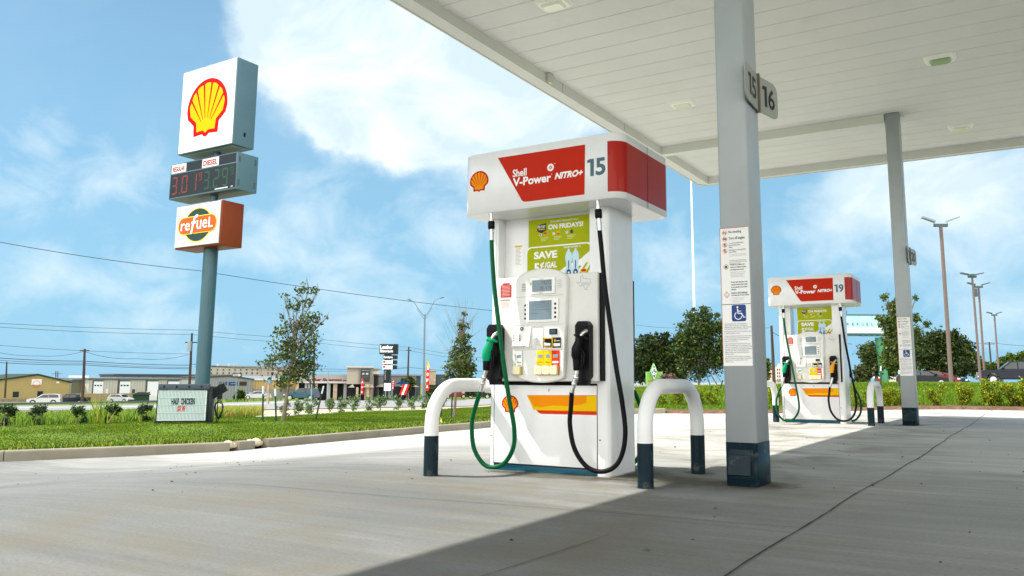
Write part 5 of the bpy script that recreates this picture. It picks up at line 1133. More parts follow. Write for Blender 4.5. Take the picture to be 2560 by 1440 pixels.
for k in range(6):
    a = at(1140, 880+rr.uniform(-20, 20), 25.5)-bT2; b = at(1108+rr.gauss(0, 7), 840+rr.uniform(-40, 50), 25.5)-bT2; mb.tube([a, (a+b)/2, b], [.008, .005, .003], 3)
mb.build('bare_twigs', [mat('twig_grey', (.20, .17, .14), .9)], tB)
stake(656, 1063, 965, 658, 22.6, 'leftmost green stake of the young tree, upright')
stake(690, 1066, 972, 688, 22.4, 'green stake just left of the young tree trunk')
stake(787, 1063, 965, 809, 22.9, 'green stake leaning right of the young tree')
stake(1103, 1033, 985, 1103, 25.2, 'short dark stake seen through the left guard hoop', tip=False)
stake(1129, 1041, 958, 1131, 25.0, 'dark stake beside the narrow young tree trunk', tip=False)
def guy(a, b, lab):
    e = MB(); A0, B0 = at(*a), at(*b); e.tube([(0, 0, 0), tuple((B0-A0)*.5+Vector((0, 0, -.02))), tuple(B0-A0)], .011, 4); o = e.build('guy_strap', [mat('strap_green', (.02, .035, .025), .8)], None, A0); tag(o, lab, 'guy strap', 'guy straps of the staked trees'); return o
guy((735, 925, 22.8), (808, 978, 22.9), 'dark guy strap from the young tree to its leaning right stake'); guy((722, 930, 22.8), (683, 965, 22.4), 'dark guy strap from the young tree down to its left stakes')
# shrubs on the far side of the lawn
def shrub_src(kind, h, seed, mats, wts, n, leaf):
    g = random.Random(seed); bl_ = []
    for k in range(9): a = g.uniform(0, 6.28); r = g.uniform(.1, .42)*h; z = g.uniform(.20, .92)*h; bl_.append((r*math.cos(a)*(.6+.5*z/h), r*math.sin(a)*(.6+.5*z/h), z, h*.16, h*.17))
    return blob_tree(kind, (0, 0, 0), bl_, h*.45, h*.03, n, leaf, mats, wts, '', 'shrub', seed=seed, clump=.5, twigs=5, stems=[((0, 0, 0), 1), ((.03*h, 0, 0), .8), ((-.03*h, .02*h, 0), .8)])
hs_ = [(709, 1041, 30), (745.5, 1039, 31), (778, 1036, 33), (823.7, 1033, 34), (851, 1032, 30), (885, 1028.5, 33), (925, 1027.5, 28), (950.6, 1026.5, 34), (995.5, 1025.5, 29), (1028.8, 1024.6, 27), (1057, 1021.6, 30), (1105, 1026, 28)]
srcs = [shrub_src('lawn_shrub', 1., 20+k, [SH1, SH2], [3, 2], 520, .085) for k in range(4)]
pos = ['first, behind the young tree trunk', 'second from the left', 'third from the left', 'fourth from the left', 'fifth from the left', 'sixth from the left', 'seventh from the left', 'eighth from the left', 'ninth from the left', 'tenth from the left', 'eleventh from the left', 'last, under the guard hoop']
for i, (px, py, hpx) in enumerate(hs_):
    p = G(px, py+1); o = srcs[i] if i < 4 else copy_tree(srcs[i % 4]); s_ = hpx*math.hypot(p.x, p.y)/F_PX*1.1; o.location = p; o.scale = (s_, s_, s_); o.rotation_euler.z = i*1.9
    tag(o, 'small shrub in the roadside row, '+pos[i], 'shrub', 'shrubs in a row along the road')
src2 = shrub_src('bed_shrub', 1., 40, [DK1, SH1], [3, 1.5], 900, .08)
for i, (px, py, hpx, lab) in enumerate(((9, 1068, 44, 'at the left edge of the picture'), (100, 1064, 40, 'second from the left edge'), (191, 1062, 38, 'in the middle of the weedy bed'), (278, 1060, 40, 'under the tall pale grass'), (364, 1056, 38, 'just left of the reader board'))):
    p = G(px, py); o = src2 if i == 0 else copy_tree(src2); s_ = hpx*math.hypot(p.x, p.y)/F_PX; o.location = p; o.scale = (s_, s_, s_); o.rotation_euler.z = i*2.3; tag(o, 'dark green shrub among the weeds, '+lab, 'shrub', 'dark shrubs in the weedy bed')
# tall pale grass clump
pg = G(255, 1060); cl = []
g = np.random.default_rng(2)
for k in range(55): a = g.uniform(0, 6.28); r = g.uniform(0, .22); cl.append((pg.x+r*math.cos(a), pg.y+r*math.sin(a), pg.z))
o = blades('pale_grass_clump', np.array(cl)-np.array(pg[:]), .62, .036, [WD2, WD1], .75, 9); o.location = pg; tag(o, 'tall pale yellow-green grass clump rising from the weedy bed', 'grass clump')
# golden shrubs on the berm at right
gs_ = [shrub_src('golden_shrub', 1., 60+k, [LG1, LG2, LG3], [3, 2.8, 2.4], 2200, .062) for k in range(3)]
gl = [(1655, 1024, 44, 'leftmost, seen through the guard hoop'), (1693, 1024, 48, 'second, seen through the guard hoop'), (1744, 1022, 52, 'third, behind the right leg of the guard hoop'), (1782, 1023, 52, 'fourth, left of the near column'), (1934, 1020, 48, 'right of the near column, by the small hoop'), (1960, 1019, 40, 'just left of pump 19'),
      (2150, 1017, 46, 'right beside pump 19'), (2210, 1017, 50, 'behind the far guard hoop'), (2240, 1016, 50, 'left of the far column'), (2338, 1015, 58, 'first right of the far column'), (2410, 1013, 56, 'second right of the far column'), (2480, 1012, 68, 'third right of the far column'), (2538, 1012, 74, 'fourth right of the far column, the tallest'), (2572, 1012, 62, 'cut by the right edge of the picture')]
for i, (px, py, hpx, lab) in enumerate(gl):
    p = at(px, py, math.hypot(*(G(px, 1024).xy))+.9); p.z = land(p.x, p.y)
    o = gs_[i] if i < 3 else copy_tree(gs_[i % 3]); s_ = hpx*math.hypot(p.x, p.y)/F_PX*.80; o.location = p; o.scale = (s_*.92, s_*.92, s_*1.02); o.rotation_euler.z = i*2.1; tag(o, 'yellow-green shrub in the mulch, '+lab, 'shrub', 'golden shrubs along the mulch strip')
# ---------------------------------------------------------------- buildings across the road
def bmat(n, c, r=.8, **k): k.setdefault('spec', .12); return mat(n, c, r, **k)
TANW = bmat('tan_wall', (.30, .235, .10), var=.06, vscale=.6); GREENT = bmat('dark_green_trim', (.02, .04, .03)); ROOFB = bmat('grey_metal_roof', (.16, .20, .24), .5, var=.06, vscale=.4)
METW = bmat('pale_metal_wall', (.42, .41, .36), .6, var=.05, vscale=.5); DOORW = bmat('door_white', (.66, .70, .72), .5); DKR = bmat('dark_roof_band', (.05, .06, .065)); OLIVE = bmat('olive_wall', (.17, .17, .11))
GREYM = bmat('grey_metal_wall', (.20, .22, .22), .6, var=.06, vscale=.4); ORCH = bmat('ochre_metal_wall', (.46, .33, .15), .6, var=.05, vscale=.5); BEIGE = bmat('beige_stucco', (.31, .29, .25), .8); BEIG2 = bmat('beige_stucco_dark', (.30, .27, .22))
FACG = bmat('grey_fascia', (.26, .26, .25)); DARKG = bmat('dark_opening', (.012, .013, .014), .5); STONEC = bmat('stone_column', (.33, .26, .18), var=.4, vscale=2.5); STONEP = bmat('pale_stone', (.60, .54, .43), var=.15, vscale=1.5); GRYW = bmat('grey_block_wall', (.13, .135, .14), var=.08, vscale=.5)
AWN = bmat('awning_tan', (.34, .31, .25)); BLUES = bmat('blue_sign', (.01, .04, .14), .4); REDS = bmat('red_banner', (.62, .02, .015), .5); TRIMW = bmat('trim_white', (.62, .62, .58)); FENCE = bmat('wood_fence', (.27, .21, .12), var=.2, vscale=3); SHEDG = bmat('shed_green', (.02, .045, .025)); CONCB = bmat('barrier_concrete', (.10, .115, .12), var=.15, vscale=.5)
class Fac:
    """a facade frame: u metres along the wall from its left end, z up from its base, depth away from the viewer"""
    def __init__(s, name, pxl, pxr, pyb, d1, d2=None, sink=.6):
        d2 = d2 or d1; a, b = at(pxl, pyb, d1), at(pxr, pyb, d2); s.zb = min(a.z, b.z)-0; s.o = Vector((a.x, a.y, s.zb)); v = Vector((b.x-a.x, b.y-a.y)); s.w = v.length; s.ang = math.atan2(v.y, v.x)
        s.e = empty(name, s.o, s.ang); s.sink = sink; s.dir = v.normalized(); s.pxl, s.pxr = pxl, pxr; s.t = MB()
    def u(s, px):                       # where along the wall a column of the photograph meets it
        r = ray(px, 900); det = r[0]*(-s.dir.y)+s.dir.x*r[1]; k = (s.o.x*(-s.dir.y)+s.dir.x*s.o.y)/det
        return (Vector((r[0]*k, r[1]*k))-s.o.xy).dot(s.dir)
    def z(s, px, py): u_ = s.u(px); p = s.o.xy+s.dir*u_; return zat((p.x, p.y), px, py)-s.zb
    def part(s, name, fn, mats, parent=None): mb = MB(); fn(mb); return mb.build(name, mats, parent or s.e)
    def win(s, name, px0, py0, px1, py1, m, y=-.05, parent=None, fm=None):
        u0, u1, z0, z1 = s.u(px0), s.u(px1), s.z(px0, py1), s.z(px0, py0); o = s.part(name, lambda mb: mb.box(u0, u1, y, -y*.5, z0, z1, 0), [fm or m], parent)
        if fm: b_ = min(.08, (u1-u0)*.12); s.part('pane', lambda mb: mb.rect(u0+b_, u1-b_, z0+b_, z1-b_, y-.01), [m], o)
        return o
    def tag(s, label, cat='building', group=None): return tag(s.e, label, cat, group)
def ribs(mb, u0, u1, z0, z1, step, y=-.03, mi=1):
    u = u0
    while u < u1: mb.box(u, u+step*.22, y, 0, z0, z1, mi); u += step
# tan gabled building at the far left
F = Fac('gabled_building', -110, 170, 1003, 175, 180); zE, zR = F.z(170, 956), F.z(98, 938); uR, uL = F.u(98), F.u(-110); W_ = F.w; wall = [(0, -F.sink), (W_, -F.sink), (W_, zE), (uR, zR), (0, F.z(-110, 966))]
F.part('wall', lambda mb: mb.prism(wall, 0, 18, 0), [TANW])
def rf(mb):
    for (a, b) in (((W_+.35, zE-.12), (uR, zR+.05)), ((uR, zR+.05), (-.4, F.z(-110, 966)-.05))):
        mb.add([(a[0], -.3, a[1]), (b[0], -.3, b[1]), (b[0], 18, b[1]), (a[0], 18, a[1]), (a[0], -.3, a[1]+.22), (b[0], -.3, b[1]+.22), (b[0], 18, b[1]+.22), (a[0], 18, a[1]+.22)], [(0, 1, 2, 3), (4, 7, 6, 5), (0, 4, 5, 1), (3, 2, 6, 7), (1, 5, 6, 2), (0, 3, 7, 4)], 0)
F.part('roof', rf, [GREENT]); F.win('window', 40, 979, 55, 993, GLASS, fm=GREENT); F.win('door', 101, 978, 115, 1003, DARKG, fm=GREENT)
F.win('sign_panel', 84, 948, 109, 962, mat('pale_sign', (.62, .60, .58), .5)); F.part('sign_arc', lambda mb: mb.ring(F.u(96.5), F.z(96, 960), .55, .62, -.07, 0, 24), [INKR]); F.win('wall_lamp', 146, 954, 153, 958, TRIMW)
F.part('stone_base', lambda mb: mb.box(0, W_*.99, -.06, .0, -.6, F.z(40, 997), 0), [bmat('rubble_base', (.20, .17, .13), var=.4, vscale=2)])
F.tag('tan gabled metal building with green trim at the far left')
F = Fac('storage_building', 175, 219, 1000, 200, 205); zt = F.z(215, 951); F.part('wall', lambda mb: (mb.box(0, F.w, 0, 12, -1, zt, 0), ribs(mb, 0, F.w, -1, zt, .9)), [OLIVE, OLIVE]); F.part('roof', lambda mb: mb.box(-.3, F.w+.3, -.3, 12.3, zt, zt+.25, 0), [ROOFB]); F.tag('small olive metal building beside the tan gabled one')
F = Fac('warehouse', 219, 530, 1001, 200, 215); zt = F.z(219, 948.5)
F.part('wall', lambda mb: (mb.box(0, F.w, 0, 25, -1, zt-.01, 0), ribs(mb, 0, F.w, -1, zt-.01, .62)), [METW, bmat('metal_rib', (.33, .32, .28), .6)])
F.part('roof', lambda mb: (mb.box(-.3, F.w+.3, -.35, 25.3, zt, zt+.30, 0), mb.add([(-.3, -.3, zt+.31), (F.w+.3, -.3, zt+.31), (F.w+.3, 25, zt+.45), (-.3, 25, zt+.45)], [(0, 1, 2, 3)], 1)), [bmat('gutter', (.10, .12, .12)), ROOFB])
for (a, b) in ((239, 263), (304, 330), (373, 400), (424, 452)):
    o = F.win('garage_door', a, 953.5, b, 985, DOORW, -.04)
    F.part('door_frame', lambda mb: (mb.box(F.u(a)-.22, F.u(a), -.07, 0, F.z(a, 985), F.z(a, 953.5)+.2, 0), mb.box(F.u(a), F.u(b), -.07, 0, F.z(a, 953.5), F.z(a, 953.5)+.2, 0)), [DKR], o)
    if a < 350:
        for k in range(3): c = a+2+(b-a-3)*k/3; F.part('door_window', lambda mb: mb.rect(F.u(c), F.u(c+(b-a)*.2), F.z(c, 965.5), F.z(c, 962), -.05, 0), [DARKG], o)
for a in (300, 370, 461): F.part('downpipe', lambda mb: mb.box(F.u(a)-.12, F.u(a)+.12, -.2, -.04, -1, zt, 0), [bmat('downpipe_brown', (.10, .08, .06))])
F.win('air_vent', 271, 972, 276, 984, TRIMW); F.win('meter_box', 336, 973, 343, 985, DKR)
F.tag('long pale ribbed metal warehouse with white roll-up doors')
F = Fac('rooftop_block', 286, 598, 950, 235, 245, sink=0); zt = F.z(287, 934.5); F.part('wall', lambda mb: mb.box(0, F.w, 0, 14, -4, zt-.4, 0), [bmat('grey_band_wall', (.085, .095, .095))]); F.part('roof', lambda mb: mb.box(-.2, F.w+.2, -.2, 14.2, zt-.39, zt, 0), [DKR])
for k in range(6): F.part('pilaster', lambda mb: mb.box(2+k*F.w/9, 2.4+k*F.w/9, -.15, 0, -4, zt-.4, 0), [DKR])
F.tag('long dark low building with a band roof behind the pale warehouse')
F = Fac('far_white_building', 170, 290, 955, 300, 300, sink=2); zt = F.z(200, 939); F.part('wall', lambda mb: (mb.box(0, F.w*.42, 0, 20, -6, zt, 0), mb.box(F.w*.42, F.w, 2, 20, -6, zt-1.2, 1)), [bmat('far_white', (.60, .68, .72)), bmat('far_grey', (.28, .36, .40))])
for k in range(4): F.part('roof_unit', lambda mb: mb.box(F.w*(.3+.17*k), F.w*(.36+.17*k), 4, 7, zt-1.2, zt+.2, 0), [bmat('far_grey', (.28, .36, .40))])
F.tag('pale flat-roofed building with roof units far behind the warehouse')
F = Fac('metal_shop', 512, 629, 1001, 175, 178); zE, zM = F.z(629, 948.5), F.z(566, 941); wp = [(0, -1), (F.w, -1), (F.w, zE), (F.u(575), zM), (0, F.z(512, 944))]
F.part('wall', lambda mb: (mb.prism(wp, 0, 16, 0), ribs(mb, 0, F.w, -1, zE-.1, .55)), [GREYM, bmat('grey_rib', (.15, .165, .165), .6)])
F.part('roof', lambda mb: mb.prism([(-.3, F.z(512, 944)), (F.u(575), zM), (F.w+.3, zE-.1), (F.w+.3, zE+.12), (F.u(575), zM+.28), (-.3, F.z(512, 944)+.25)], -.25, 16.2, 0), [DKR])
F.win('door', 549, 970, 561, 1001, DARKG)
F.part('wall_lettering', lambda mb: mb.text('GLASS', F.u(551), F.u(572), F.z(560, 963), F.z(560, 954.5), -.06, 0, bold=.03), [BLUES])
F.win('blue_wall_sign', 575, 955, 597, 963.5, BLUES, -.08); F.win('brown_wall_sign', 602, 954, 620, 964, bmat('brown_sign', (.04, .03, .015)), -.08); F.part('sign_letters', lambda mb: mb.rect(F.u(580), F.u(592), F.z(585, 960), F.z(585, 958.5), -.09, 0), [bmat('sign_pale_blue', (.12, .30, .50))])
F.tag('low gabled grey metal shop with blue and brown wall signs')
F = Fac('ochre_building', 629, 765, 1000, 180, 186); zt = F.z(629, 950.5); zm = F.z(629, 973)
F.part('wall', lambda mb: (mb.box(0, F.w, 0, 15, zm, zt, 0), mb.box(0, F.w, .02, 15, -1, zm, 1), ribs(mb, 0, F.w, zm, zt, .6, -.03, 2)), [ORCH, bmat('grey_lower_wall', (.25, .26, .25)), bmat('ochre_rib', (.34, .23, .10), .6)])
F.part('roof', lambda mb: (mb.box(-.2, F.w, -.3, 15, zt, zt+.28, 0), mb.add([(-.2, -.3, zt+.3), (F.w, -.3, zt+.3), (F.w, 15, zt+.9), (-.2, 15, zt+.9)], [(0, 1, 2, 3)], 1)), [TRIMW, ROOFB])
F.win('green_shop_sign', 704, 943, 729, 953, bmat('shop_green', (.01, .22, .10)), -.4); F.win('yellow_sign', 704, 956, 737, 960, bmat('shop_yellow', (.55, .45, .05)), -.3); F.win('awning', 703, 962, 722, 967, DKR, -.9)
F.tag('ochre ribbed metal building with white roof edge behind the young tree')
F = Fac('hotel', 516, 760, 950, 290, 300, sink=3); zt = F.z(520, 914.5)
F.part('wall', lambda mb: (mb.box(0, F.w, 0, 15, -6, zt-.3, 0),), [BEIGE]); F.part('parapet', lambda mb: mb.box(-.2, F.w+.2, -.25, 15.2, zt-.29, zt+.1, 0), [bmat('parapet_grey', (.20, .20, .19))]); F.part('stair_block', lambda mb: mb.box(F.u(654), F.u(668), -1.0, 0, -6, zt-.3, 0), [BEIG2])
for px in (530, 545, 560, 575, 589, 603, 618, 632, 645, 671, 684, 697, 712, 727, 742): F.win('window', px-2, 922.5, px+2, 926.5, GLASS); F.win('window', px-2, 930.5, px+2, 935.5, GLASS)
for a, b in ((551, 570), (579, 587), (590, 599)): F.part('roof_unit', lambda mb: mb.box(F.u(a), F.u(b), 2, 4, zt, F.z(a, 909.5), 0), [bmat('far_grey', (.28, .36, .40))])
F.tag('long beige hotel with rows of small windows behind the shops')
# showroom with tower
F = Fac('showroom', 738, 890, 994, 160, 160); zt, zf = F.z(780, 935.5), F.z(780, 958)
F.part('wall', lambda mb: mb.box(0, F.w, 2.0, 25, -1, zf, 0), [DARKG]); F.part('fascia', lambda mb: (mb.box(F.u(765), F.w, 0, 25, zf, zt, 0), mb.box(0, F.u(765), 0, 25, F.z(740, 957), F.z(740, 945), 0), mb.box(F.u(765)-.1, F.w+.02, -.2, 0, zf, zf+.35, 1)), [FACG, bmat('fascia_trim', (.40, .40, .39))])
for a, b in ((742, 750), (765, 771), (773, 778), (791, 797), (820, 829), (836, 846), (862, 870)): F.part('column', lambda mb: mb.box(F.u(a), F.u(b), .3, 1.5, -1, zf, 0), [STONEC if a in (742, 791, 836) else FACG])
F.part('shop_lettering', lambda mb: (mb.text('Leather', F.u(770), F.u(805), F.z(780, 953.5), F.z(780, 945), -.05, 0, bold=.04), mb.text('Showroom', F.u(809), F.u(856), F.z(780, 953.5), F.z(780, 945), -.05, 0, bold=.04), mb.text('.com', F.u(858), F.u(869), F.z(780, 953.5), F.z(780, 949.5), -.05, 0, bold=.04)), [bmat('letters_maroon', (.16, .02, .012))])
F.tag('grey showroom with maroon lettering, stone columns and dark open front')
F = Fac('corner_tower', 865, 929, 993, 157, 157); zt = F.z(900, 915.5); us = F.u(899)
F.part('wall', lambda mb: (mb.box(0, us, 0, 8, F.z(870, 960), zt-.3, 0), mb.box(us, F.w, -.3, 8, F.z(870, 960), zt-.3, 1), mb.box(F.u(914), F.w, -.3, 1, -1, F.z(870, 960), 2), mb.box(0, F.w, 3, 8, -1, F.z(870, 960), 3)), [BEIG2, bmat('tower_brown', (.16, .145, .12)), STONEC, DARKG])
F.part('parapet', lambda mb: mb.box(-.2, F.w+.2, -.5, 8.2, zt-.29, zt, 0), [bmat('parapet_pale', (.40, .38, .35))])
ps_ = F.win('poster', 903, 922, 926, 954, bmat('poster_dark', (.035, .05, .055)), -.40)
F.part('poster_picture', lambda mb: (mb.rect(F.u(906), F.u(923), F.z(910, 944), F.z(910, 940), -.45, 0), mb.rect(F.u(907), F.u(912), F.z(910, 937), F.z(910, 932), -.45, 1), mb.rect(F.u(916), F.u(922), F.z(910, 937), F.z(910, 932), -.45, 1), mb.rect(F.u(905), F.u(924), F.z(910, 927), F.z(910, 925.5), -.45, 1)), [bmat('sofa_brown', (.10, .055, .04)), bmat('poster_grey', (.35, .36, .36))], ps_)
F.tag('brown corner tower of the showroom with a poster')
F = Fac('stone_pylon', 928, 947, 992, 162, 162); zt = F.z(935, 925); F.part('wall', lambda mb: (mb.box(0, F.w*.95, 0, 3, -1, zt, 0), mb.box(F.w*.5, F.w, -.5, 0, -1, F.z(935, 970), 0)), [STONEP]); F.part('cap', lambda mb: mb.box(-.15, F.w, -.2, 3.2, zt, zt+.3, 0), [BEIG2]); F.tag('pale stone pylon right of the brown corner tower')
F = Fac('grey_store', 945, 1052, 992, 160, 164); zt = F.z(960, 935.5); F.part('wall', lambda mb: (mb.box(0, F.u(1042), 0, 20, -1, zt-.3, 0), mb.box(F.u(1042), F.w, .2, 20, -1, zt-.3, 1)), [GRYW, DKR]); F.part('parapet', lambda mb: mb.box(-.1, F.w+.1, -.2, 20, zt-.29, zt, 0), [bmat('parapet_grey', (.20, .20, .19))])
for a, b in ((950, 962), (985, 1040)): F.part('shopfront', lambda mb: mb.rect(F.u(a), F.u(b), -.5, F.z(960, 966), -.03, 0), [DARKG])
for a, m_, b in ((941, 955, 966), (1000, 1018, 1038)): F.part('awning', lambda mb: mb.prism([(F.u(a), F.z(a, 967)), (F.u(b), F.z(b, 967)), (F.u(m_), F.z(m_, 959.5))], -2.2, 0, 0), [AWN])
F.tag('dark grey block store with tan awnings behind the pylon sign')
F = Fac('stone_store', 1056, 1118, 992, 168, 168); zt = F.z(1070, 924.5); F.part('wall', lambda mb: (mb.box(0, F.w*.52, 0, 10, -1, zt-.25, 0), mb.box(F.w*.52, F.w, .5, 10, -1, F.z(1100, 936), 1)), [STONEC, DKR]); F.part('parapet', lambda mb: mb.box(-.2, F.w*.53, -.2, 10, zt-.24, zt, 0), [AWN]); F.part('shopfront', lambda mb: mb.rect(.5, F.w*.9, -.5, F.z(1070, 962), -.03, 0), [DARKG]); F.tag('stone-faced store behind the tall red and yellow banner')
# awnings left of the tower
F = Fac('awning_row', 872, 945, 992, 156.2, 156.2)
for a, m_, b in ((873, 884, 889), (908, 921, 927), (927, 933, 937)): F.part('awning', lambda mb: mb.prism([(F.u(a), F.z(a, 968.5)), (F.u(b), F.z(b, 968.5)), (F.u(m_), F.z(m_, 960))], -.8, .8, 0), [AWN])
F.part('stone_leg', lambda mb: mb.box(F.u(893), F.u(899), -.4, .4, -1, F.z(893, 968), 0), [STONEC]); F.part('stone_leg', lambda mb: mb.box(F.u(919), F.u(926), -.4, .4, -1, F.z(919, 968), 0), [STONEC]); F.tag('row of small tan gable awnings on stone legs below the corner tower', 'awning')
# fence, shed, barrier
F = Fac('wooden_fence', 168, 335, 1006, 178, 182, sink=.6); zt = F.z(200, 984); F.part('boards', lambda mb: [mb.box(k*F.w/70, (k+.92)*F.w/70, 0, .06, -.4, zt+.04*math.sin(k*2.3), 0) for k in range(70)], [FENCE]); F.tag('weathered wooden board fence in front of the warehouse', 'fence')
F = Fac('green_shed', 326, 377, 1004, 174, 174); zt, zw = F.z(345, 980.5), F.z(330, 986); F.part('wall', lambda mb: mb.box(.3, F.w-.3, 0, 3, -.5, zw, 0), [SHEDG]); F.part('roof', lambda mb: mb.prism([(0, zw-.1), (F.w, zw-.1), (F.w*.75, zt), (F.w*.35, zt)], -.3, 3.3, 0), [bmat('shed_roof', (.03, .045, .035))]); F.tag('small dark green shed in front of the fence', 'shed')
F = Fac('road_barrier', -150, 392, 1012.5, 60, 68, sink=.2); zt = F.z(100, 1004.5); F.part('wall', lambda mb: mb.prism([(0, -.5), (F.w, -.5), (F.w, F.z(390, 1002)), (0, zt)], 0, .3, 0), [CONCB]); F.tag('long low grey concrete barrier on the far side of the road', 'barrier')

# ---------------------------------------------------------------- poles, lamps, signs, wires
def pole(px, pyb, pyt, d, r, m, name, label, cat, group=None, px2=None, arms=()):
    b, t_ = at(px, pyb, d), at(px2 or px, pyt, d); e = empty(name, (b.x, b.y, b.z)); v = t_-b
    mb = MB(); mb.tube([(0, 0, -1.2), tuple(v*.5), tuple(v)], [r, r*.85, r*.65], 8); mb.build('pole', [m], e)
    rt = Vector((AR[0], AR[1], 0)).normalized()
    for (f, half) in arms: q = v*f; mb = MB(); mb.tube([tuple(q-rt*half), tuple(q+rt*half)], .07, 5); mb.build('cross_arm', [m], e)
    tag(e, label, cat, group); return e, b, t_
UG = 'wooden utility poles'
pA = pole(207, 1003, 872, 102, .17, WOODP, 'utility_pole', 'wooden utility pole between the tan building and warehouse', 'utility pole', UG, 211.8, [(.965, .5)])
pB = pole(472, 1000, 833, 110, .18, WOODP, 'utility_pole', 'dark wooden utility pole just left of the tall sign pole', 'utility pole', UG, 480, [(.86, .8)])
pC = pole(784, 992, 845, 150, .20, WOODP, 'utility_pole', 'wooden utility pole rising behind the young tree', 'utility pole', UG, 786)
pD = pole(1018, 992, 867, 150, .20, WOODP, 'utility_pole', 'wooden utility pole right of the black pylon sign', 'utility pole', UG, 1022, [(.93, .5)])
pE = pole(14, 975, 904, 150, .15, WOODP, 'utility_pole', 'short distant utility pole at the far left', 'utility pole', UG, 17)
pF = pole(1935, 945, 814, 75, .16, WOODP, 'utility_pole', 'leaning wooden pole between the near column and pump 19', 'utility pole', UG, 1928.5)
pG = pole(2479, 925, 855, 170, .17, WOODP, 'utility_pole', 'wooden utility pole among the light poles at right', 'utility pole', UG, 2473, [(.93, .9)])
for px in (139.5, 144.5): pole(px, 960, 928, 330, .2, WOODP, 'transmission_pole', 'tiny pair member of distant transmission poles, %s one' % ('left' if px < 141 else 'right'), 'utility pole', 'distant transmission poles', None, [(.8, 1.5)])
GALV = mat('galvanised', (.20, .26, .28), .4, metal=.3); PGREY = mat('lamp_grey', (.12, .17, .19), .5)
tr = MB(); q = at(474, 866, 110)-pB[1]; tr.tube([q+Vector((-.0, 0, -.6)), q+Vector((0, 0, .6))], .28, 10); tr.build('transformer', [GALV], pB[0])
def wire(pts, r, label, cat='cable', sag=0.):
    P = [Vector(p) for p in pts]; o = P[0].copy(); out = []
    for i in range(len(P)-1):
        n = 14
        for k in range(n+(i == len(P)-2)): t = k/n; q = P[i].lerp(P[i+1], t); q.z -= sag*4*t*(1-t); out.append(q-o)
    mb = MB(); mb.tube(out, r, 4, 0, False); e = mb.build('overhead_wire', [WIREM], None, o); tag(e, label, cat, 'overhead wires'); return e
wire([at(-60, 594, 42), at(500, 677, 42), at(1235, 777, 48)], .014, 'thick overhead wire sweeping from upper left down to pump 15', sag=.12)
wire([at(-40, 806, 108), at(480, 825, 110), at(786, 847, 150)], .022, 'topmost thin utility wire behind the tall sign', sag=.15)
wire([at(786, 846, 150), at(1022, 868, 150), at(1225, 897, 150)], .025, 'top thin wire passing above the black pylon sign', sag=.15)
wire([at(-40, 815, 108), at(480, 836, 110), at(786, 858, 150)], .022, 'second thin utility wire behind the tall sign', sag=.2); wire([at(786, 856, 150), at(1022, 876, 150), at(1225, 905, 150)], .025, 'second thin wire crossing in front of the pylon sign', sag=.2)
wire([at(-40, 860, 100), at(211, 877, 102), at(478, 885, 110)], .018, 'thin wire reaching the top of the left utility pole', sag=.05)
wire([at(-40, 873, 100), at(100, 890, 101), at(211, 878, 102)], .018, 'sagging service wire left of the left utility pole', sag=.2); wire([at(212, 879, 102), at(340, 896, 106), at(470, 887, 110)], .020, 'sagging service wire between the two left utility poles', sag=.3)
wire([at(-40, 892, 100), at(211, 903, 102), at(478, 913, 110)], .034, 'thick dark cable on the left utility poles, uppermost of three', sag=.1)
wire([at(-40, 898, 100), at(211, 908, 102), at(478, 919, 110)], .022, 'middle one of the three cables on the left utility poles', sag=.1); wire([at(-40, 904, 100), at(211, 912, 102), at(478, 922, 110)], .030, 'lowest of the three cables on the left utility poles', sag=.1)
wire([at(478, 910, 110), at(786, 921, 150), at(1022, 918, 150), at(1225, 928, 150)], .03, 'dark cable along the shop roofs left of the pylon sign', sag=.3); wire([at(520, 915, 120), at(786, 928, 150), at(1022, 920, 150)], .025, 'lower dark cable over the showroom roof', sag=.2)
wire([at(1590, 812, 90), at(1700, 820, 90), at(1930, 819, 75)], .016, 'thin wire right of pump 15 above the trees', sag=.1); wire([at(1930, 829, 75), at(1960, 842, 75), at(2130, 860, 75)], .022, 'dark service wire from the leaning pole behind pump 19', sag=.1)
wire([at(2400, 856, 160), at(2473, 856, 170), at(2620, 866, 180)], .03, 'thin wire among the light poles at the right edge', sag=.2)
# double-arm road lamp
e, b, t_ = pole(1058, 993, 786, 112, .16, PGREY, 'road_lamp', 'tall grey road lamp with two curved arms forming a V', 'street lamp', None, 1062)
for s_, pts in ((-1, [(1062, 792), (1048, 775), (1036, 757), (1028, 751)]), (1, [(1062, 792), (1075, 773), (1086, 753), (1098, 745)])):
    P = [at(px, py, 112)-b for px, py in pts]; mb = MB(); mb.tube(spline(P, 4), .055, 6); mb.tube([at(1062, 800, 112)-b, (P[1]+P[2])/2+Vector((0, 0, -.3))], .03, 5); mb.build('arm', [PGREY], e)
    L0 = P[-1]; L1 = (at(1019, 748, 112) if s_ < 0 else at(1111, 743, 112))-b; mb = MB(); mb.tube([L0, L0.lerp(L1, .3), L1], [.06, .14, .08], 6); mb.build('lamp_head', [PGREY], e)
# thin light poles on the far verge
for (px, pyb, pyt, lab) in ((820, 990, 921, 'slim grey pole standing in front of the showroom'), (779, 988, 932, 'slim grey pole behind the young tree')): pole(px, pyb, pyt, 118, .10, GALV, 'slim_pole', lab, 'pole', 'slim poles by the showroom')
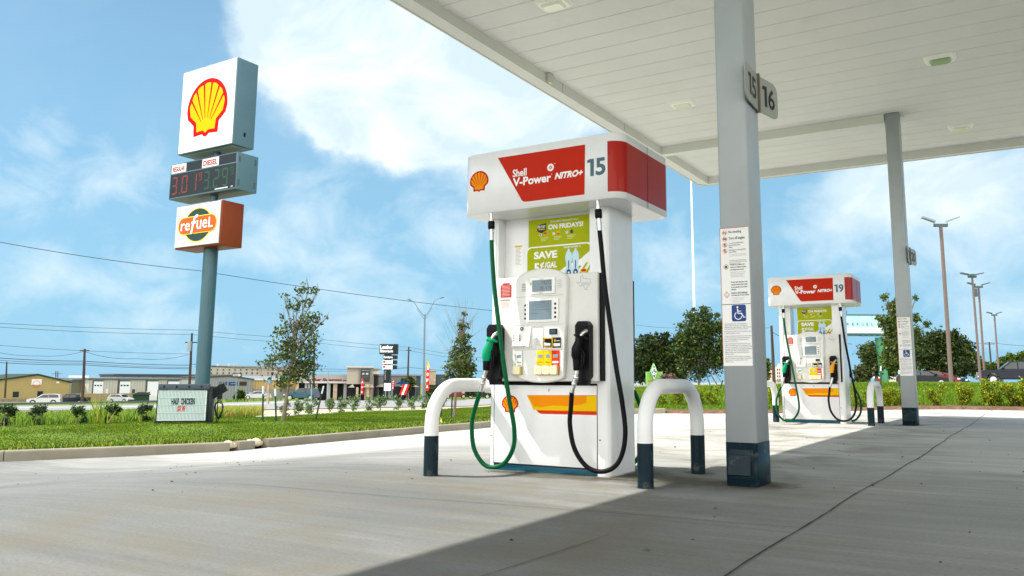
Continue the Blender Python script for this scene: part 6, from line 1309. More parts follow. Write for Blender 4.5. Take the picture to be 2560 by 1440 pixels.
# one-way sign
e, b, t_ = pole(590.5, 998, 942, 78, .05, GALV, 'one_way_sign', 'black one way arrow sign on a thin post before the grey shop', 'road sign')
mb = MB(); p0, p1 = at(580, 942.5, 77.9)-b, at(606, 933, 77.9)-b; w_ = (at(606, 938, 77.9)-at(580, 938, 77.9)).length; M_ = Matrix.Translation(p0) @ Matrix.Rotation(math.atan2(AR[1], AR[0]), 4, 'Z'); h_ = p1.z-p0.z
mb = MB(M_); mb.box(0, w_, 0, .03, 0, h_, 0); pl = mb.build('plate', [INK], e)
mb = MB(M_); mb.flat([(w_*.08, h_*.25), (w_*.68, h_*.25), (w_*.68, h_*.08), (w_*.93, h_*.5), (w_*.68, h_*.92), (w_*.68, h_*.75), (w_*.08, h_*.75)], -.01, 0); mb.text('ONE WAY', w_*.14, w_*.66, h_*.34, h_*.66, -.02, 1, bold=.03); mb.build('arrow', [bmat('arrow_white', (.45, .47, .48)), INK], pl)
# black pylon sign
PYL = bmat('pylon_black', (.012, .016, .018), .4); dP = 128
e = empty('pylon_sign', at(967, 985, dP)); o_ = Vector(e.location); ang = math.atan2(AR[1], AR[0]); e.rotation_euler.z = ang
def pu(px, py=900): v = at(px, py, dP)-o_; return v.x*math.cos(ang)+v.y*math.sin(ang)
def pz(py): return at(967, py, dP).z-o_.z
def pbox(nm, x0, x1, xs, y0, y1, mf, ms, par): mb = MB(); mb.box(pu(x0), pu(x1), 0, 1.2, pz(y1), pz(y0), 1); mb.rect(pu(x0), pu(xs), pz(y1), pz(y0), -.01, 0); return mb.build(nm, [mf, ms], par)
mb = MB(); mb.box(pu(959.5), pu(976), .15, 1.05, -1.5, pz(860), 0); pst = mb.build('post', [PYL], e)
PG = bmat('pylon_front', (.02, .035, .04), .4)
h1 = pbox('top_panel', 947, 992.5, 983, 860, 885.5, PG, PYL, e); mb = MB(); mb.text('Leather', pu(949), pu(982), pz(872.5), pz(863), -.02, 0, bold=.035); mb.text('Showroom', pu(949), pu(982), pz(881), pz(874), -.02, 0, bold=.035); mb.build('lettering', [PAPERW], h1)
h2 = pbox('second_panel', 957, 991.5, 982, 888, 897.5, PG, PYL, e); mb = MB(); mb.text('Furniture', pu(958.5), pu(981.5), pz(895.5), pz(890), -.02, 0, bold=.035); mb.build('lettering', [PAPERW], h2)
for y0, y1, ws in ((900.5, 910, ('Mattress', 'Outlet')), (913, 923, ('Mattress', 'Showroom'))):
    h3 = pbox('white_panel', 956.5, 991, 982, y0, y1, PAPERW, PYL, e); mb = MB(); mb.rect(pu(957.5), pu(964), pz(y0+6.5), pz(y0+1.5), -.02, 0); mb.text(ws[0], pu(968), pu(978), pz(y0+3.8), pz(y0+1.8), -.02, 1, bold=.02); mb.text(ws[1], pu(968), pu(978), pz(y0+7.8), pz(y0+5.8), -.02, 1, bold=.02); mb.build('lettering', [INKR, INK], h3)
mb = MB()
for k, ch in enumerate('PLAZA'): mb.text(ch, pu(962), pu(965.5), pz(931+k*4.6), pz(927.5+k*4.6), .14, 0, bold=.02)
mb.build('lettering', [bmat('poster_grey', (.35, .36, .36))], pst)
tag(e, 'tall black pylon sign with white Leather Showroom lettering', 'pylon sign')
# blank white board on two legs
e = empty('white_board', at(970, 990, 120)); o_ = Vector(e.location); e.rotation_euler.z = ang; dP = 120
mb = MB(); mb.box(pu(962), pu(979), 0, .08, pz(977), pz(958), 0); mb.build('board', [PAPERW], e)
for x in (966, 975): mb = MB(); mb.tube([(pu(x), .12, -.5), (pu(x), .12, pz(960))], .06, 6); mb.build('leg', [GALV], e)
tag(e, 'blank white board on two legs beside the silver sedan', 'board')
# feather banners
def feather(pxb, pyb, pxt, pyt, wpx, d, letters, label, cols):
    b = at(pxb, pyb, d); e = empty('feather_banner', b, ang); h = at(pxt, pyt, d).z-b.z; dx = (pxt-pxb)*d/F_PX; w = wpx*d/F_PX
    mb = MB(); mb.tube([(0, 0, -.8), (dx*.5, 0, h*.5), (dx, 0, h)], .03, 5); mb.build('staff', [GALV], e)
    L_ = []; R_ = []
    for k in range(13): t = k/12; z = h*(.14+.86*t); x = dx*(.14+.86*t); ww = w*(1 if t < .72 else math.cos((t-.72)/.28*1.45)); L_.append((x, .03*math.sin(t*9), z)); R_.append((x+ww, .12*math.sin(t*7+1), z-.1*t))
    mb = MB()
    for k in range(12): mb.add([L_[k], R_[k], R_[k+1], L_[k+1], *[(p[0], p[1]+.02, p[2]) for p in (L_[k], R_[k], R_[k+1], L_[k+1])]], [(0, 1, 2, 3), (7, 6, 5, 4)], 1 if (k > 8 and len(cols) > 1) else 0)
    fl = mb.build('cloth', cols, e); mb = MB(); n = len(letters)
    for k, ch in enumerate(letters): zc = h*(.72-.5*k/max(n-1, 1)); x0 = dx*zc/h; mb.text(ch, x0+w*.2, x0+w*.8, zc, zc+h*.085, -.16, 0, bold=.04)
    mb.build('lettering', [PAPERW], fl); tag(e, label, 'banner', 'feather banners'); return e
feather(1063, 990, 1065, 899, 8, 110, 'SOFA', 'tallest feather banner, red with yellow top, reading SOFA', [REDS, bmat('banner_yellow', (.75, .42, .03))])
feather(900.5, 993, 903, 944, 6, 150, 'RUG', 'red feather banner below the corner tower', [REDS]); feather(980, 978, 981, 946, 4, 150, 'SALE', 'narrow red feather banner behind the blank board', [REDS])
# leaning flag
b = at(1000, 990, 130); e = empty('leaning_flag', b, ang); v = at(1019, 955, 130)-b; dx = 19*130/F_PX; mb = MB(); mb.tube([(0, 0, -.5), (dx, 0, v.z)], .04, 5); mb.build('staff', [GALV], e)
for k, (m_, f0, f1) in enumerate(((BLUES, .62, 1.02), (REDS, .08, .62), (PAPERW, .08, .62), (REDS, .08, .62))):
    mb = MB(); s0 = -.75+.36*(k-1) if k else -.95; wd = .32 if k else 1.3
    if k == 0: mb.add([(dx*.95-1.9, -.05, v.z*.86), (dx*1.0+.1, -.05, v.z*.80), (dx*1.0, -.05, v.z*1.02), (dx*.95-1.0, -.15, v.z*1.05)], [(0, 1, 2, 3)], 0)
    else: mb.add([(dx*f0+s0+.5, -.06, v.z*f0), (dx*f0+s0+.5+wd, -.06, v.z*f0), (dx*.98+s0+wd, -.12, v.z*.82), (dx*.98+s0, -.12, v.z*.82)], [(0, 1, 2, 3)], 0)
    mb.build('field' if k == 0 else 'stripe', [m_], e)
tag(e, 'blue, red and white flag on a leaning staff by the silver sedan', 'flag')
# grey cabinet on post and white marker by the young tree
e = empty('utility_box', at(668, 1000, 60), ang); mb = MB(); k = 60/F_PX; mb.box(-4*k, 5*k, 0, .3, 38*k, 53*k, 0, .02); mb.build('box', [bmat('box_grey_blue', (.17, .26, .30), .5)], e); mb = MB(); mb.box(-2.5*k, 2.5*k, .05, .25, -.5, 38*k, 0); mb.build('post', [STONEC], e); tag(e, 'grey blue utility box on a rusty post left of the young tree', 'utility box')
e = empty('survey_flag', G(1100, 1064)); mb = MB(); mb.tube([(0, 0, 0), (.01, 0, .2)], .002, 4); mb.build('wire_stem', [GALV], e); mb = MB(); mb.add([(.01, 0, .10), (.07, .01, .05), (.02, 0, .20)], [(0, 1, 2)], 0); mb.build('flag', [bmat('flag_yellow', (.85, .80, .10))], e); tag(e, 'tiny yellow survey flag in the lawn near the left hoop', 'marker flag')
# ---------------------------------------------------------------- vehicles
def paint(n, c): return mat(n, c, .25, metal=.0, coat=.06, spec=.2)
TYPES = {   # outline points (x along length, z), nose at x=+; greenhouse; half width
 'sedan': dict(L=4.7, W=.90, lower=[(-2.35, .35), (-2.35, .78), (-2.25, .95), (-1.55, 1.02), (.95, .95), (1.9, .82), (2.28, .68), (2.35, .35)], roof=[(-1.75, 1.0), (-1.0, 1.40), (-.2, 1.46), (.45, 1.40), (1.25, .93)]),
 'hatch': dict(L=4.3, W=.90, lower=[(-2.1, .40), (-2.15, .80), (-2.0, 1.05), (.95, 1.02), (1.75, .90), (2.08, .72), (2.15, .38)], roof=[(-2.0, 1.05), (-1.6, 1.50), (-.5, 1.60), (.3, 1.54), (1.15, 1.0)]),
 'suv': dict(L=4.9, W=.96, lower=[(-2.4, .45), (-2.45, .9), (-2.4, 1.12), (1.05, 1.12), (2.1, 1.02), (2.42, .85), (2.45, .45)], roof=[(-2.38, 1.12), (-2.2, 1.72), (-1.4, 1.80), (.3, 1.76), (1.2, 1.10)]),
 'van': dict(L=5.6, W=1.0, lower=[(-2.8, .4), (-2.8, 1.3), (1.6, 1.25), (2.5, 1.05), (2.78, .8), (2.8, .4)], roof=[(-2.78, 1.3), (-2.74, 2.35), (-2.3, 2.5), (1.0, 2.45), (1.5, 2.1), (2.0, 1.2)]),
 'pickup': dict(L=5.9, W=1.0, lower=[(-2.9, .55), (-2.92, 1.32), (-1.25, 1.34), (-1.2, 1.25), (1.15, 1.25), (2.5, 1.18), (2.86, 1.0), (2.92, .55)], roof=[(-1.25, 1.25), (-1.12, 1.80), (-.3, 1.93), (.55, 1.86), (1.35, 1.22)])}
def vehicle(kind, body_m, px, pyb, d, deg, label, group='vehicles parked across the road', zoff=0., glass=GLASS, extra=None, scale=1.):
    T_ = TYPES[kind]; p = at(px, pyb, d); e = empty({'sedan': 'sedan', 'hatch': 'hatchback', 'suv': 'sport_utility_vehicle', 'van': 'van', 'pickup': 'pickup_truck'}[kind], (p.x, p.y, p.z+zoff), R(deg)); e.scale = (scale, scale, scale); W_ = T_['W']
    lo = T_['lower']; rf_ = T_['roof']
    def loft(mb, pts, w0, w1, mi=0, zlo=None):     # side outline with tumblehome
        n = len(pts); zs = [q[1] for q in pts]; za, zb_ = min(zs), max(zs); f = lambda z: w0+(w1-w0)*(z-za)/(zb_-za)
        vs = [(q[0], -f(q[1]), q[1]) for q in pts]+[(q[0], f(q[1]), q[1]) for q in pts]
        mb.add(vs, [tuple(range(n))[::-1], tuple(range(n, 2*n))]+[(i, (i+1) % n, n+(i+1) % n, n+i) for i in range(n)], mi)
    mb = MB(); pts = lo[:]; wx = [(-T_['L']*.29, .44 if kind in ('pickup', 'suv', 'van') else .38), (T_['L']*.315, .44 if kind in ('pickup', 'suv', 'van') else .38)]; rw = .36 if kind in ('sedan', 'hatch') else .41
    zb_ = lo[0][1]; arch = []
    for x, _ in wx[::-1]:
        for k in range(0, 7): a = R(k*30); arch.append((x+(rw*1.14)*math.cos(a), zb_-.06+(rw*1.14)*math.sin(a)*1.02))
    pts = pts+[(q[0], max(q[1], zb_-.05)) for q in arch]
    loft(mb, pts, W_, W_*.97); mb.box(-T_['L']*.47, T_['L']*.47, -W_*.8, W_*.8, zb_-.12, zb_, 1)
    loft(mb, [(rf_[0][0], rf_[0][1]-.03)]+rf_+[(rf_[-1][0], rf_[-1][1]-.03)], W_*.93, W_*.74, 0)
    bm = bmesh.new(); o = mb.build('body', [body_m, BLACKP], e); bm.from_mesh(o.data); bmesh.ops.recalc_face_normals(bm, faces=bm.faces); bm.to_mesh(o.data); bm.free()
    # side glass, front and rear screens sit just proud of the cabin
    zs0, zs1 = rf_[0][1], max(q[1] for q in rf_); wl = lambda z: (W_*.93+(W_*.74-W_*.93)*(z-zs0+.03)/(zs1-zs0+.03))+.006
    cx = sum(q[0] for q in rf_)/len(rf_); sh = [(cx+(q[0]-cx)*.86, zs0+.05+(q[1]-zs0)*.80) for q in rf_]
    if kind == 'van': sh = [q for q in ((.75, 1.42), (1.55, 1.42), (1.25, 2.05), (.75, 2.1))]
    bars = [sh[0][0]+(sh[-1][0]-sh[0][0])*.5] if kind != 'van' else []
    for s_ in (-1, 1):
        mb = MB(); vs = [(q[0], s_*wl(q[1]), q[1]) for q in sh]; mb.add(vs, [tuple(range(len(vs))) if s_ < 0 else tuple(range(len(vs)))[::-1]], 0)
        for b_ in bars: mb.add([(b_-.04, s_*(wl(zs0+.05)+.004), zs0+.05), (b_+.04, s_*(wl(zs0+.05)+.004), zs0+.05), (b_+.04, s_*(wl(zs1-.15)+.004), zs1-.12), (b_-.04, s_*(wl(zs1-.15)+.004), zs1-.12)], [(0, 1, 2, 3), (3, 2, 1, 0)], 1)
        mb.build('side_window', [glass, body_m], o)
    a, b_ = rf_[-2], rf_[-1]
    def screen(a, b_, off):
        mb = MB(); n_ = Vector((b_[1]-a[1], 0, -(b_[0]-a[0]))).normalized()*off; q0, q1 = Vector((a[0], 0, a[1])).lerp(Vector((b_[0], 0, b_[1])), .1)+n_, Vector((a[0], 0, a[1])).lerp(Vector((b_[0], 0, b_[1])), .92)+n_
        mb.add([(q0.x, -wl(q0.z)*.93, q0.z), (q0.x, wl(q0.z)*.93, q0.z), (q1.x, wl(q1.z)*.95, q1.z), (q1.x, -wl(q1.z)*.95, q1.z)], [(0, 1, 2, 3), (3, 2, 1, 0)], 0); return mb
    screen(a, b_, -.012).build('windscreen', [glass], o)
    if kind != 'van': screen(rf_[0], rf_[1], .012 if rf_[1][0] > rf_[0][0] else -.012).build('rear_window', [glass], o)
    for x, _ in wx:
        for s_ in (-1, 1):
            y = s_*(W_-.12); mb = MB(); mb.tube([(x, y-.11, rw), (x, y-.10, rw), (x, y+.10, rw), (x, y+.11, rw)], [rw*.92, rw, rw, rw*.92], 18); w_ = mb.build('wheel', [TYRE], e)
            mb = MB(); mb.tube([(x, y+s_*.09, rw), (x, y+s_*.125, rw)], rw*.62, 12)
            mb.build('rim', [RIM], w_)
    zf = lo[-2][1]; xf = lo[-2][0]; zr = lo[1][1]
    for s_ in (-1, 1):
        mb = MB(); mb.box(xf-.16, xf+.03, s_*W_*.86-.13, s_*W_*.86+.13, zf-.12 if kind != 'pickup' else zf-.26, zf+.03, 0, .02); mb.build('headlight', [mat('lamp_clear', (.62, .66, .68), .1, coat=.8)], e)
        mb = MB(); mb.box(lo[1][0]-.03, lo[1][0]+.10, s_*W_*.86-.12, s_*W_*.86+.12, zr-.10, zr+.10, 0, .02); mb.build('tail_light', [mat('lamp_red', (.35, .01, .01), .2)], e)
        mb = MB(); mx_ = rf_[-1][0]-.25; mb.box(mx_-.10, mx_+.08, s_*(W_+.10)-.10, s_*(W_+.10)+.10, zs0+.02, zs0+.19, 0, .02); mb.build('wing_mirror', [body_m], e)
    mb = MB(); mb.box(lo[-1][0]-.05, lo[-1][0]+.06, -W_*.92, W_*.92, zb_+.02, zb_+.17, 0, .02); mb.build('bumper', [mat('chrome', (.55, .57, .58), .2, metal=.8) if kind == 'pickup' else BLACKP], e)
    if kind == 'pickup': mb = MB(); mb.box(lo[-2][0]-.03, lo[-2][0]+.035, -W_*.62, W_*.62, .72, 1.02, 0); mb.build('grille', [mat('chrome', (.55, .57, .58), .2, metal=.8)], e)
    tag(e, label, {'sedan': 'car', 'hatch': 'car', 'suv': 'car', 'van': 'van', 'pickup': 'pickup truck'}[kind], group); return e
PW, PS, PDK, PBL, PDR, PTE = paint('paint_white', (.42, .43, .44)), paint('paint_silver', (.34, .36, .38)), paint('paint_black', (.004, .005, .008)), paint('paint_dark_blue', (.006, .016, .035)), paint('paint_dark_red', (.14, .012, .01)), paint('paint_teal', (.015, .07, .10))
A0 = math.degrees(ang)
vehicle('suv', PW, 111, 1012, 160, A0+200, 'white sport utility vehicle parked before the tan building')
vehicle('pickup', PDK, 176, 1012, 168, A0+190, 'dark truck partly hidden behind the white sport utility vehicle')
vehicle('hatch', PS, 301, 1007, 170, A0-10, 'silver hatchback in front of the wooden fence')
vehicle('van', PW, 386, 1005, 186, A0+195, 'white delivery van with teal panel, partly behind the reader board')
vehicle('sedan', PW, 641, 999, 150, A0+205, 'white sedan between the grey shop and the young tree')
vehicle('suv', PTE, 754, 1001, 126, A0+186, 'dark teal van-like car behind the young tree trunk')
vehicle('sedan', PS, 983, 993.5, 165, A0+200, 'silver sedan by the leaning flag'); vehicle('sedan', PS, 940, 994.5, 185, A0+185, 'small bluish sedan left of the silver sedan')
vehicle('sedan', PDR, 1137, 996, 150, A0+12, 'dark red sedan seen through the left guard hoop'); vehicle('suv', PDK, 1196, 997, 150, A0+8, 'black car at the left edge of pump 15')
CG = 'vehicles in the car park at right'
vehicle('pickup', paint('paint_navy', (.003, .006, .014)), 2545, 962, 78, 188, 'black pickup truck with chrome bumper cut by the right edge', CG)
vehicle('sedan', PDK, 2312, 966, 85, 1, 'black sedan just right of the far column', CG); vehicle('sedan', PDR, 2338, 963, 92, 0, 'red car hidden behind the black sedan', CG); vehicle('sedan', PBL, 2362, 965, 98, -3, 'dark blue sedan between the light pole and pickup', CG)

# ---------------------------------------------------------------- right-hand background
PRB = mat('lamp_pole_brown', (.125, .095, .080), .6); LH = mat('lamp_head_dark', (.05, .08, .09), .5)
def lotlamp(pxb, pyb, pxt, pyt, d, armpx, rise, label, m=PRB, r=.085, box=None):
    b, t_ = at(pxb, pyb, d), at(pxt, pyt, d); e = empty('parking_lamp', b, ang); v = t_-b; dx = v.x*math.cos(ang)+v.y*math.sin(ang); k = d/F_PX
    mb = MB(); mb.tube([(0, 0, -.6), (dx, 0, v.z)], [r, r*.8], 8); mb.build('pole', [m], e)
    mb = MB(); mb.box(dx-armpx*.36*k, dx+armpx*.36*k, -.08, .08, v.z-.02, v.z+.14, 0); ar = mb.build('bracket', [LH], e)
    for s_ in (-1, 1):
        mb = MB(); x0, x1 = dx+s_*armpx*.33*k, dx+s_*armpx*k; z0, z1 = v.z+.14+rise*.25*k, v.z+.14+rise*k; mb.tube([(x0, 0, v.z+.1), (x0+s_*.02, 0, z0)], .04, 5)
        w = .15; mb.add([(x0, -w, z0), (x1, -w, z1), (x1, w, z1), (x0, w, z0), (x0, -w, z0+.10), (x1, -w, z1+.08), (x1, w, z1+.08), (x0, w, z0+.10)], [(3, 2, 1, 0), (4, 5, 6, 7), (0, 1, 5, 4), (2, 3, 7, 6), (1, 2, 6, 5), (3, 0, 4, 7)], 0)
        mb.build('lamp_head', [LH if armpx < 40 else mat('lamp_head_pale', (.22, .26, .27), .5)], ar)
    if box: q = box; mb = MB(); mb.box(dx+q[0]*k, dx+q[1]*k, -.15, .15, v.z+q[2]*k, v.z+q[3]*k, 0, .02); mb.build('flood_light', [LH], e)
    tag(e, label, 'lamp post', 'lamp posts in the car park'); return e
lotlamp(2378, 952, 2352, 566, 50, 42, 14, 'tallest brown lamp post with two pale heads, right of the far column', r=.12)
lotlamp(2450, 935, 2430, 694, 72, 25, 5, 'brown lamp post with a floodlight on top, second from the tallest', r=.10, box=(-5, 4, 2, 8))
lotlamp(2461, 930, 2447, 719, 78, 24, 6, 'brown lamp post with a grey box near its top, third from the tallest', r=.10, box=(-12, -5, -20, -2))
lotlamp(2496, 918, 2486, 789, 105, 16, 4, 'shortest and farthest brown lamp post at right', r=.11)
e, b, t_ = pole(1737, 820, 440, 62, .10, mat('flagpole_white', (.66, .68, .70), .4), 'flagpole', 'tall thin white flagpole behind the trees right of pump 15', 'flagpole', None, 1727.5)
# billboard on a green pole
GP = mat('billboard_green', (.06, .22, .11), .5); dB = 85; e = empty('billboard', at(2213, 955, dB), ang); o_ = Vector(e.location); dP = dB; k = dB/F_PX
mb = MB(); mb.tube([(0, 0, -.5), (-.35, 0, pz(845))], .38, 16); mb.build('pole', [GP], e)
mb = MB(); mb.box(pu(2050), pu(2300), 0, .5, pz(835), pz(793), 0); fc = mb.build('panel', [mat('billboard_face', (.36, .62, .66), .5, var=.2, vscale=1.0)], e)
mb = MB(); mb.rect(pu(2050), pu(2300), pz(835), pz(822), -.01, 0); mb.build('picture_base', [mat('billboard_pale', (.55, .60, .62), .5, var=.12, vscale=1.5)], fc)
mb = MB()
for i, ch in enumerate('REFUEL'): x = 2137+(i-2)*14; mb.text(ch, pu(x), pu(x+6), pz(817), pz(810.5), -.03, 0, bold=.0)
mb.build('lettering', [INK], fc)
mb = MB(); mb.box(pu(2049), pu(2301), -.1, .6, pz(793), pz(791), 0); mb.box(pu(2049), pu(2301), -.7, .6, pz(841), pz(837), 0); mb.build('frame', [mat('billboard_frame', (.02, .08, .07), .5)], e)
for i in range(9): x = 2140+i*16; mb = MB(); mb.tube([(pu(x), -.2, pz(841)), (pu(x)+.1, -1.3, pz(843))], .05, 4); mb.build('catwalk_arm', [mat('billboard_frame', (.02, .08, .07), .5)], e)
tag(e, 'pale blue billboard on a green pole behind pump 19', 'billboard')
dB = 120; e = empty('billboard', at(2428, 930, dB), ang); o_ = Vector(e.location); dP = dB
mb = MB(); mb.box(pu(2396), pu(2456), 0, .5, pz(894), pz(858), 0); fc = mb.build('panel', [mat('billboard_blue', (.02, .20, .50), .5, var=.15, vscale=.6)], e)
mb = MB(); 
for i, s_ in enumerate(('Design Within Reach,', 'American Eagle,', 'Under Armour,', 'Vans, Old Navy', '& more')): x1 = 2453; w_ = len(s_)*2.4; mb.text(s_, pu(x1-w_), pu(x1), pz(866.5+i*6.2), pz(862.0+i*6.2), -.02, 0, bold=.03)
mb.build('lettering', [PAPERW], fc); mb = MB(); mb.box(pu(2396), pu(2456), -.2, .7, pz(896), pz(894), 0); mb.build('frame', [bmat('frame_tan', (.40, .34, .24))], e)
for x in (2408, 2446): mb = MB(); mb.tube([(pu(x), .3, -1), (pu(x), .3, pz(895))], .2, 8); mb.build('post', [GALV], e)
tag(e, 'blue billboard with white store names among the lamp posts', 'billboard')
# green roadside sign with a diamond
dP = 45; e = empty('green_sign', at(1632, 965, dP), ang); o_ = Vector(e.location); GS = mat('sign_apple_green', (.16, .34, .07), .5)
mb = MB(); mb.box(pu(1616), pu(1657), .05, .45, -.5, pz(926), 0); pn = mb.build('panel', [GS], e); cx_, cz_ = pu(1634), pz(926)
mb = MB(); hx, hz = pu(1642)-pu(1628), (pz(903)-pz(946))/2; hx *= .62; mb.prism([(cx_-hx, cz_), (cx_, cz_-hz), (cx_+hx, cz_), (cx_, cz_+hz)], -.15, .30, 0); dm = mb.build('diamond', [mat('diamond_green', (.10, .30, .04), .5)], e)
mb = MB(); q = .9; mb.flat([(cx_-hx*q, cz_), (cx_, cz_-hz*q), (cx_+hx*q, cz_), (cx_, cz_+hz*q)], -.153, 1); q = .80; mb.flat([(cx_-hx*q, cz_), (cx_, cz_-hz*q), (cx_+hx*q, cz_), (cx_, cz_+hz*q)], -.156, 0)
mb.ring(cx_, cz_-hz*.22, hx*.22, hx*.42, -.159, 1, 16); mb.box(cx_-hx*.45, cx_-hx*.25, -.160, -.157, cz_, cz_+hz*.42, 1); mb.box(cx_+hx*.2, cx_+hx*.36, -.160, -.157, cz_+hz*.05, cz_+hz*.42, 1); mb.box(cx_-hx*.45, cx_+hx*.36, -.160, -.157, cz_+hz*.36, cz_+hz*.44, 1)
mb.build('diamond_mark', [mat('diamond_dark', (.02, .09, .06), .5), PAPERW], dm)
mb = MB(); mb.text('Mor', pu(1620), pu(1637), pz(952), pz(947), .045, 0, bold=.04); mb.build('lettering', [mat('letters_rust', (.40, .07, .01), .5)], pn)
tag(e, 'apple green sign with a dark diamond emblem beside pump 15', 'sign')
# beige building with white windows
F = Fac('apartment_block', 1880, 1975, 955, 130, 130, sink=1); zt = F.z(1940, 917); F.part('wall', lambda mb: (mb.box(0, F.w, 0, 10, -2, zt, 0),), [bmat('peach_stucco', (.55, .42, .29))])
F.part('gable', lambda mb: mb.prism([(F.u(1937), zt-2), (F.u(1955), zt-2), (F.u(1953), zt+.2), (F.u(1946), zt+.6), (F.u(1938), zt-.4)], -.3, 4, 0), [bmat('gable_cream', (.52, .47, .40))])
for i in range(4):
    for j in range(2): F.win('window', 1940.5+j*5.5, 921+i*8.5, 1944.5+j*5.5, 927+i*8.5, GLASS, fm=TRIMW, y=-.35)
F.tag('beige apartment block with small white windows left of pump 19')
F = Fac('small_red_store', 2186, 2245, 957, 140, 140, sink=1); F.part('wall', lambda mb: (mb.box(0, F.w, 0, 8, -2, F.z(2200, 946), 0), mb.box(F.w*.5, F.w, -.3, 8, -2, F.z(2200, 946)-.02, 1)), [REDS, STONEP]); F.part('parapet', lambda mb: mb.box(-.2, F.w+.2, -.5, 8.2, F.z(2200, 946), F.z(2200, 946)+.3, 0), [TRIMW]); F.tag('low store with red and pale stone walls behind the far hoop')
# trees on the right
def blobs_fill(cx, cy, rx, ry, n, r0, r1, seed, lowcut=1.0):
    g = random.Random(seed); out = []
    while len(out) < n:
        x, y = g.uniform(-1, 1), g.uniform(-1, 1)
        if x*x+y*y > 1 or y > lowcut: continue
        out.append((cx+x*rx*.85, cy+y*ry*.85, g.uniform(r0, r1)))
    return out
def big_tree(name, px, pyb, d, bl, n, leaf, mats, wts, label, seed, trunk_py, r=.3, stems=None, twigs=0, clump=.30, group='mature trees behind the forecourt', depth=1.0):
    b = at(px, pyb, d); b.z = surf(b.x, b.y) if abs(surf(b.x, b.y)-b.z) < 1.5 else b.z
    return blob_tree(name, b, px_blobs(b, bl, d, seed, depth), at(px, trunk_py, d).z-b.z, r, n, leaf, mats, wts, label, 'tree', group, seed, clump=clump, stems=stems, twigs=twigs)
big_tree('dense_tree', 1640, 972, 52, blobs_fill(1655, 905, 68, 60, 38, 12, 26, 1, .8)+[(1600, 880, 22), (1606, 930, 24), (1620, 850, 14), (1660, 838, 12), (1700, 850, 14), (1635, 840, 9), (1598, 848, 9), (1715, 870, 14)], 21000, .135, [DK1, DK2], [3.2, 1.3], 'dense dark evergreen right behind pump 15', 31, 900, .22)
big_tree('airy_tree', 1748, 975, 48, blobs_fill(1755, 868, 62, 74, 34, 9, 21, 2, .75)+[(1735, 778, 7), (1760, 772, 8), (1790, 790, 8), (1705, 812, 9), (1812, 840, 9), (1745, 790, 15), (1770, 785, 14), (1722, 800, 16), (1800, 820, 18), (1715, 830, 20), (1745, 930, 18), (1715, 925, 16)], 15000, .105, [LF1, LF2, DK1], [3, 1.6, 2.6], 'lighter feathery tree with bare top twigs left of the near column', 32, 880, .06, stems=[((0, 0, 0), 1), ((1.0, .3, 0), .6), ((-.8, -.2, 0), .7), ((1.6, -.4, 0), .5), ((.5, .5, 0), .5)], twigs=70, clump=.42)
big_tree('low_bush', 1675, 975, 40, blobs_fill(1672, 956, 26, 15, 8, 7, 11, 3), 2600, .09, [LF3, DK2, mat('bush_mauve', (.16, .09, .09), .6, island=.3, trans=.2)], [2, 1, 2], 'low mauve-brown bush beside the green sign', 33, 950, .05, group=None)
big_tree('young_tree', 2252, 985, 31, blobs_fill(2252, 860, 44, 105, 34, 7, 16, 4, .7)+[(2250, 760, 12), (2215, 745, 8), (2290, 790, 10), (2320, 810, 7), (2290, 745, 6), (2200, 800, 10), (2215, 900, 18), (2240, 760, 14)], 9500, .068, [LF1, LF2, LF3], [3, 2.4, .7], 'loose green young tree behind the far column', 34, 860, .07, group='young trees on the lawns', twigs=30, clump=.42)
big_tree('dense_tree', 2192, 958, 108, blobs_fill(2200, 900, 44, 44, 24, 9, 20, 5, .6), 10000, .24, [DK1, DK2], [2, 2], 'round dark tree behind the green billboard pole', 35, 920, .25)
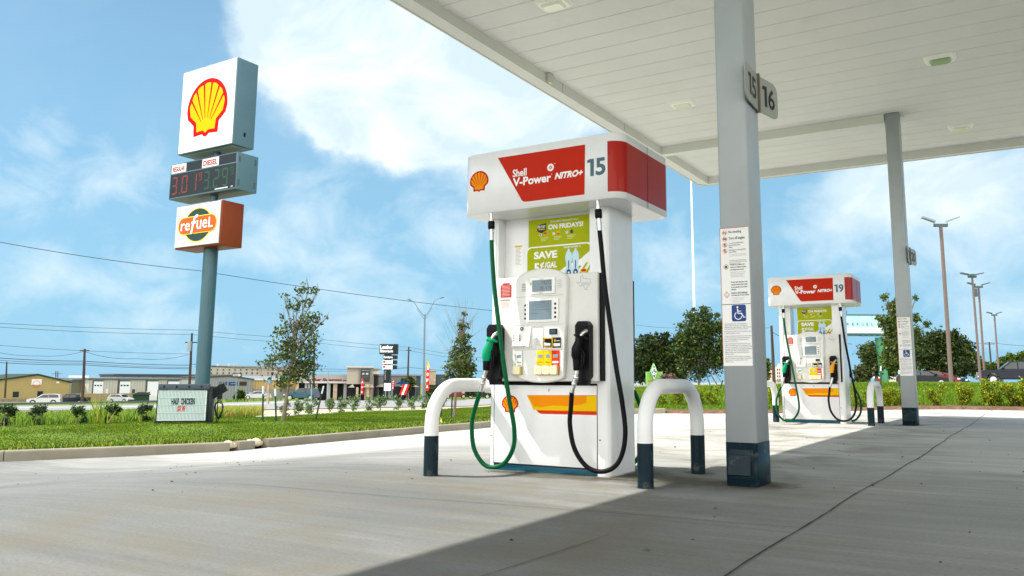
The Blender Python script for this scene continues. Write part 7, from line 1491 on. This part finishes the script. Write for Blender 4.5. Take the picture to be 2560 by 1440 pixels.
big_tree('dense_tree', 2360, 962, 112, blobs_fill(2358, 893, 80, 54, 46, 10, 24, 6, .72)+[(2300, 850, 16), (2290, 900, 20), (2425, 915, 14), (2440, 930, 10), (2330, 838, 10), (2375, 836, 12)], 24000, .26, [DK1, DK2], [3, 1.4], 'wide dark oak behind the parked sedans', 36, 905, .40)
big_tree('low_bush', 2166, 958, 60, blobs_fill(2166, 938, 24, 18, 7, 9, 14, 7), 3000, .15, [DK1, LF3, DK2], [2, 1, 1], 'rounded dark bush just right of pump 19', 37, 940, .08, group=None)
for i, (px, py, d, rx, ry, lab) in enumerate(((2455, 920, 125, 30, 14, 'small far tree below the blue billboard'), (2505, 915, 118, 34, 20, 'far green tree behind the short lamp post'), (2555, 908, 112, 34, 24, 'far green tree behind the pickup at the right edge'), (1990, 945, 170, 40, 8, 'low far bush row behind pump 19'), (1905, 930, 80, 16, 26, 'ragged dark tree edge left of the leaning wooden pole'))):
    big_tree('distant_tree', px, 950, d, blobs_fill(px, py, rx, ry, 10, 8, 14, 50+i), 2600, .003*d, [DK2, LF2, DK1], [2, 1.6, 1], lab, 50+i, py, .2, group='distant trees at right')
for i, (px, py, d, rx, ry, lab) in enumerate(((1195, 972, 130, 30, 18, 'dark distant tree just left of pump 15'), (1090, 980, 120, 22, 8, 'low bush under the tall banner'), (545, 988, 118, 0, 0, ''), (600, 990, 110, 22, 8, 'dark bush below the brown wall sign'), (1020, 960, 150, 14, 12, 'small yellowish tree before the dark grey store'))):
    if rx: big_tree('distant_tree', px, 998, d, blobs_fill(px, py, rx, ry, 7, 5, 9, 70+i), 1200, .0028*d, [DK1, DK2, LF2], [2, 1, 1], lab, 70+i, py, .12, group='distant trees at left')
# stakes on the right berm
stake(1776, 1008, 966, 1779, 30, 'thin dark stake under the airy tree, left one', 'stakes on the berm', False); stake(1795, 1012, 950, 1807, 28.5, 'dark stake leaning against the near column edge', 'stakes on the berm', False)
stake(2203, 985, 915, 2202, 30.5, 'stake with a white tip left of the green billboard pole', 'stakes on the berm'); stake(2250, 975, 925, 2248, 30.3, 'stake with a white tip beside the young tree trunk', 'stakes on the berm')
